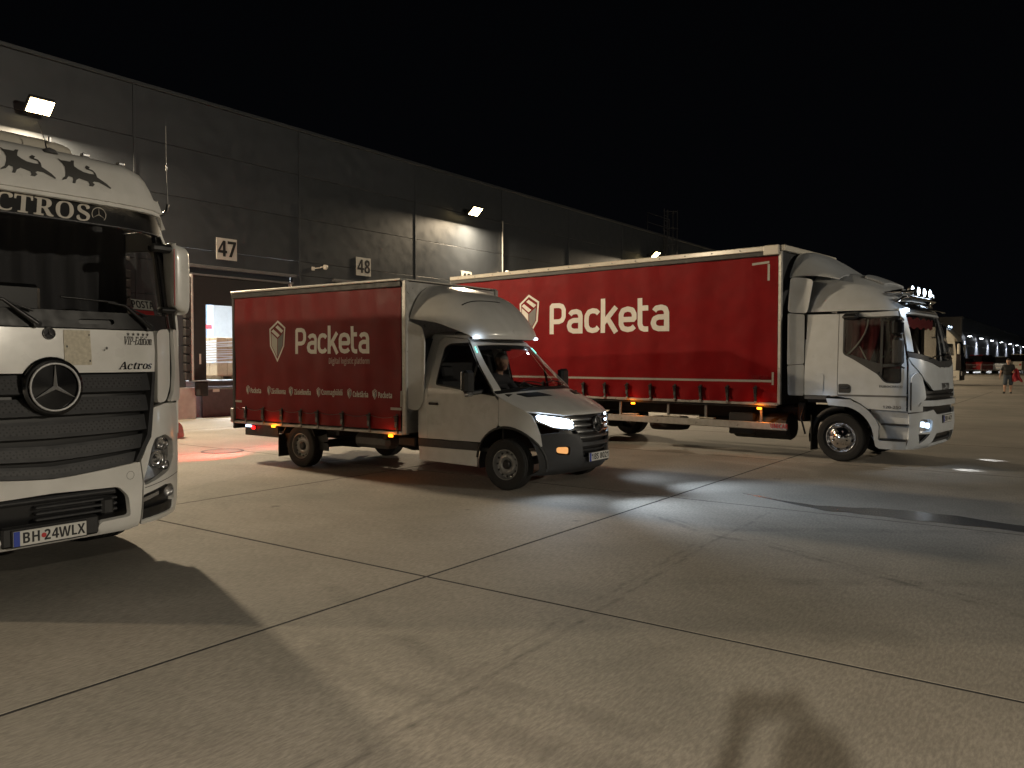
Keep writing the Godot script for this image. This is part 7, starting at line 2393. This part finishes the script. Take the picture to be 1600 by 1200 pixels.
func build_far_vehicles() -> void:
	car("parked_car", "red high-roofed car parked far off, seen from behind", Vector3(113.0, 0, -10.6), deg_to_rad(68), mat(lin(0.30, 0.012, 0.014), 0.35), 2.3, 4.4, "car")
	car("parked_car", "dark car parked far off between the cream truck and the red car", Vector3(110.0, 0, -12.7), deg_to_rad(-100), mat(lin(0.02, 0.02, 0.022), 0.4), 1.9, 4.4, "car")
	car("parked_car", "silver grey car parked far off right of the red car", Vector3(115.0, 0, -8.5), deg_to_rad(75), mat(lin(0.26, 0.28, 0.32), 0.3, 0.3), 2.1, 4.4, "car")
	car("parked_van", "pale cream van parked far off behind the walking person", Vector3(116.0, 0, -6.2), deg_to_rad(60), M.cream, 2.4, 5.2, "van")
	# guard rail in front of the cars
	var g := thing("guard_rail", "thin two-bar rail in front of the far red car", "guard rail", Vector3(104.0, 0, -11.0))
	for k in 4:
		part("post", MB.new().box(Vector3(0, 0.6, -3.4 + 2.2 * k), Vector3(0.08, 1.2, 0.08), 0.01), M.mid_grey, g)
	for y in [0.55, 1.12]:
		part("rail", MB.new().box(Vector3(-0.06, y, -0.1), Vector3(0.05, 0.04, 6.8), 0.01), M.mid_grey, g)
	# pale tractor beyond the red truck, facing out of the docks like the others
	var v := thing("tractor_unit", "cream coloured tractor unit far behind the large red truck's cab", "truck", Vector3(61.4, 0, -6.9))
	var w: Material = M.cream
	for sg in [-1.0, 1.0]:
		var s := func(p: Vector2) -> Vector3: return Vector3(sg * (1.24 - 0.06 * clampf((p.y - 2.6) / 1.2, 0.0, 1.0)), p.y, p.x)
		var out := Vector3(sg, 0, 0)
		var win := rounded(pv([-1.25, 2.05, -0.45, 1.95, -0.50, 2.75, -1.25, 2.80]), 0.06)
		var dr := part("door", MB.new().panel(s, pv([-1.32, 1.0, -0.35, 1.0, -0.32, 2.0, -0.42, 2.9, -1.32, 2.92]), [win], 0.2, 0.03, 0.0, out), w, v)
		part("window_glass", MB.new().panel(s, win, [], 0.3, 0.0, -0.01, out), M.glass_dark, dr)
		part("cab_side", MB.new().panel(s, pv([-2.2, 1.0, -1.33, 1.0, -1.33, 2.94, -0.42, 2.92, -0.55, 3.30, -0.95, 3.75, -2.2, 3.9]), [], 0.3, 0.03, 0.0, out), w, v)
		part("side_skirt", MB.new().panel(s, pv([-0.95, 0.35, -0.12, 0.35, -0.12, 0.98, -0.95, 0.98]), [rounded(pv([-0.8, 0.5, -0.3, 0.5, -0.3, 0.62, -0.8, 0.62]), 0.02)], 0.3, 0.03, 0.0, out), w, v)
		part("front_corner", MB.new().panel(s, pv([-0.34, 1.0, -0.02, 1.0, -0.05, 2.0, -0.22, 2.9, -0.41, 2.9, -0.31, 2.0]), [], 0.3, 0.03, 0.0, out), M.gloss_black, v)
		var mr := Node3D.new()
		mr.name = "mirror"
		v.add_child(mr, true)
		part("housing", MB.new().box(Vector3(sg * 1.42, 2.40, -0.15), Vector3(0.22, 0.70, 0.16), 0.05), w, mr)
		part("arm", MB.new().box(Vector3(sg * 1.28, 2.72, -0.15), Vector3(0.20, 0.06, 0.08), 0.02), M.black, mr)
		wheel(v, Vector3(sg * 1.05, 0.505, -1.45), 0.505, 0.32, sg, "deep")
		part("wheel_arch", arch_lining(Vector3(0, 0.505, -1.45), 0.60, sg * 0.9, sg * 1.22), M.black, v)
		part("headlight", MB.new().box(Vector3(sg * 0.95, 0.80, -0.02), Vector3(0.35, 0.30, 0.1), 0.03), M.silver, v)
		part("roof_lamp", MB.new().box(Vector3(sg * 0.6, 3.92, -0.86), Vector3(0.16, 0.14, 0.08), 0.03), M.white_soft, v)
	var fr := func(p: Vector2) -> Vector3: return Vector3(p.x, p.y, -0.02 - 0.18 * maxf(0.0, p.y - 1.9) - 0.10 * pow(absf(p.x), 4.0))
	part("grille", MB.new().panel(fr, pv([-1.2, 0.9, 1.2, 0.9, 1.2, 1.9, -1.2, 1.9]), [], 0.3, 0.03, 0.0, Vector3(0, 0, 1)), M.gloss_black, v)
	part("bumper", MB.new().panel(fr, pv([-1.22, 0.32, 1.22, 0.32, 1.22, 0.89, -1.22, 0.89]), [], 0.3, 0.06, 0.01, Vector3(0, 0, 1)), M.black, v)
	part("windscreen", MB.new().panel(fr, pv([-1.2, 1.91, 1.2, 1.91, 1.16, 2.9, -1.16, 2.9]), [], 0.3, 0.02, 0.0, Vector3(0, 0, 1)), M.gloss_black, v)
	var rfn := func(p: Vector2) -> Vector3: return Vector3(p.x * 1.2, knots([[0.0, 2.92, -0.22], [0.3, 3.22, -0.35], [0.8, 3.68, -0.75], [1.2, 3.86, -1.1], [2.3, 3.92, -2.2]], p.y)[0] - 0.15 * pow(absf(p.x), 6.0), knots([[0.0, 2.92, -0.22], [0.3, 3.22, -0.35], [0.8, 3.68, -0.75], [1.2, 3.86, -1.1], [2.3, 3.92, -2.2]], p.y)[1])
	part("roof", MB.new().panel(rfn, pv([-1, 0, 1, 0, 1, 2.3, -1, 2.3]), [], 0.15, 0.03, 0.0, Vector3.UP), w, v)
	part("cab_back", MB.new().box(Vector3(0, 2.3, -2.2), Vector3(2.4, 2.7, 0.06)), w, v)
	part("chassis", MB.new().box(Vector3(0, 0.8, -2.2), Vector3(1.0, 0.4, 4.2), 0.03), M.chassis, v)
	part("front_axle", MB.new().tube([Vector3(-1.0, 0.505, -1.45), Vector3(1.0, 0.505, -1.45)], 0.1, 8), M.chassis, v)
	part("dark_print", MB.new().box(Vector3(-1.232, 3.18, -1.35), Vector3(0.004, 0.10, 0.9)), M.charcoal_print, v)
	for sg in [-1.0, 1.0]:
		wheel(v, Vector3(sg * 0.95, 0.505, -4.0), 0.505, 0.5, sg, "deep")
	part("rear_axle", MB.new().tube([Vector3(-0.95, 0.505, -4.0), Vector3(0.95, 0.505, -4.0)], 0.1, 8), M.chassis, v)
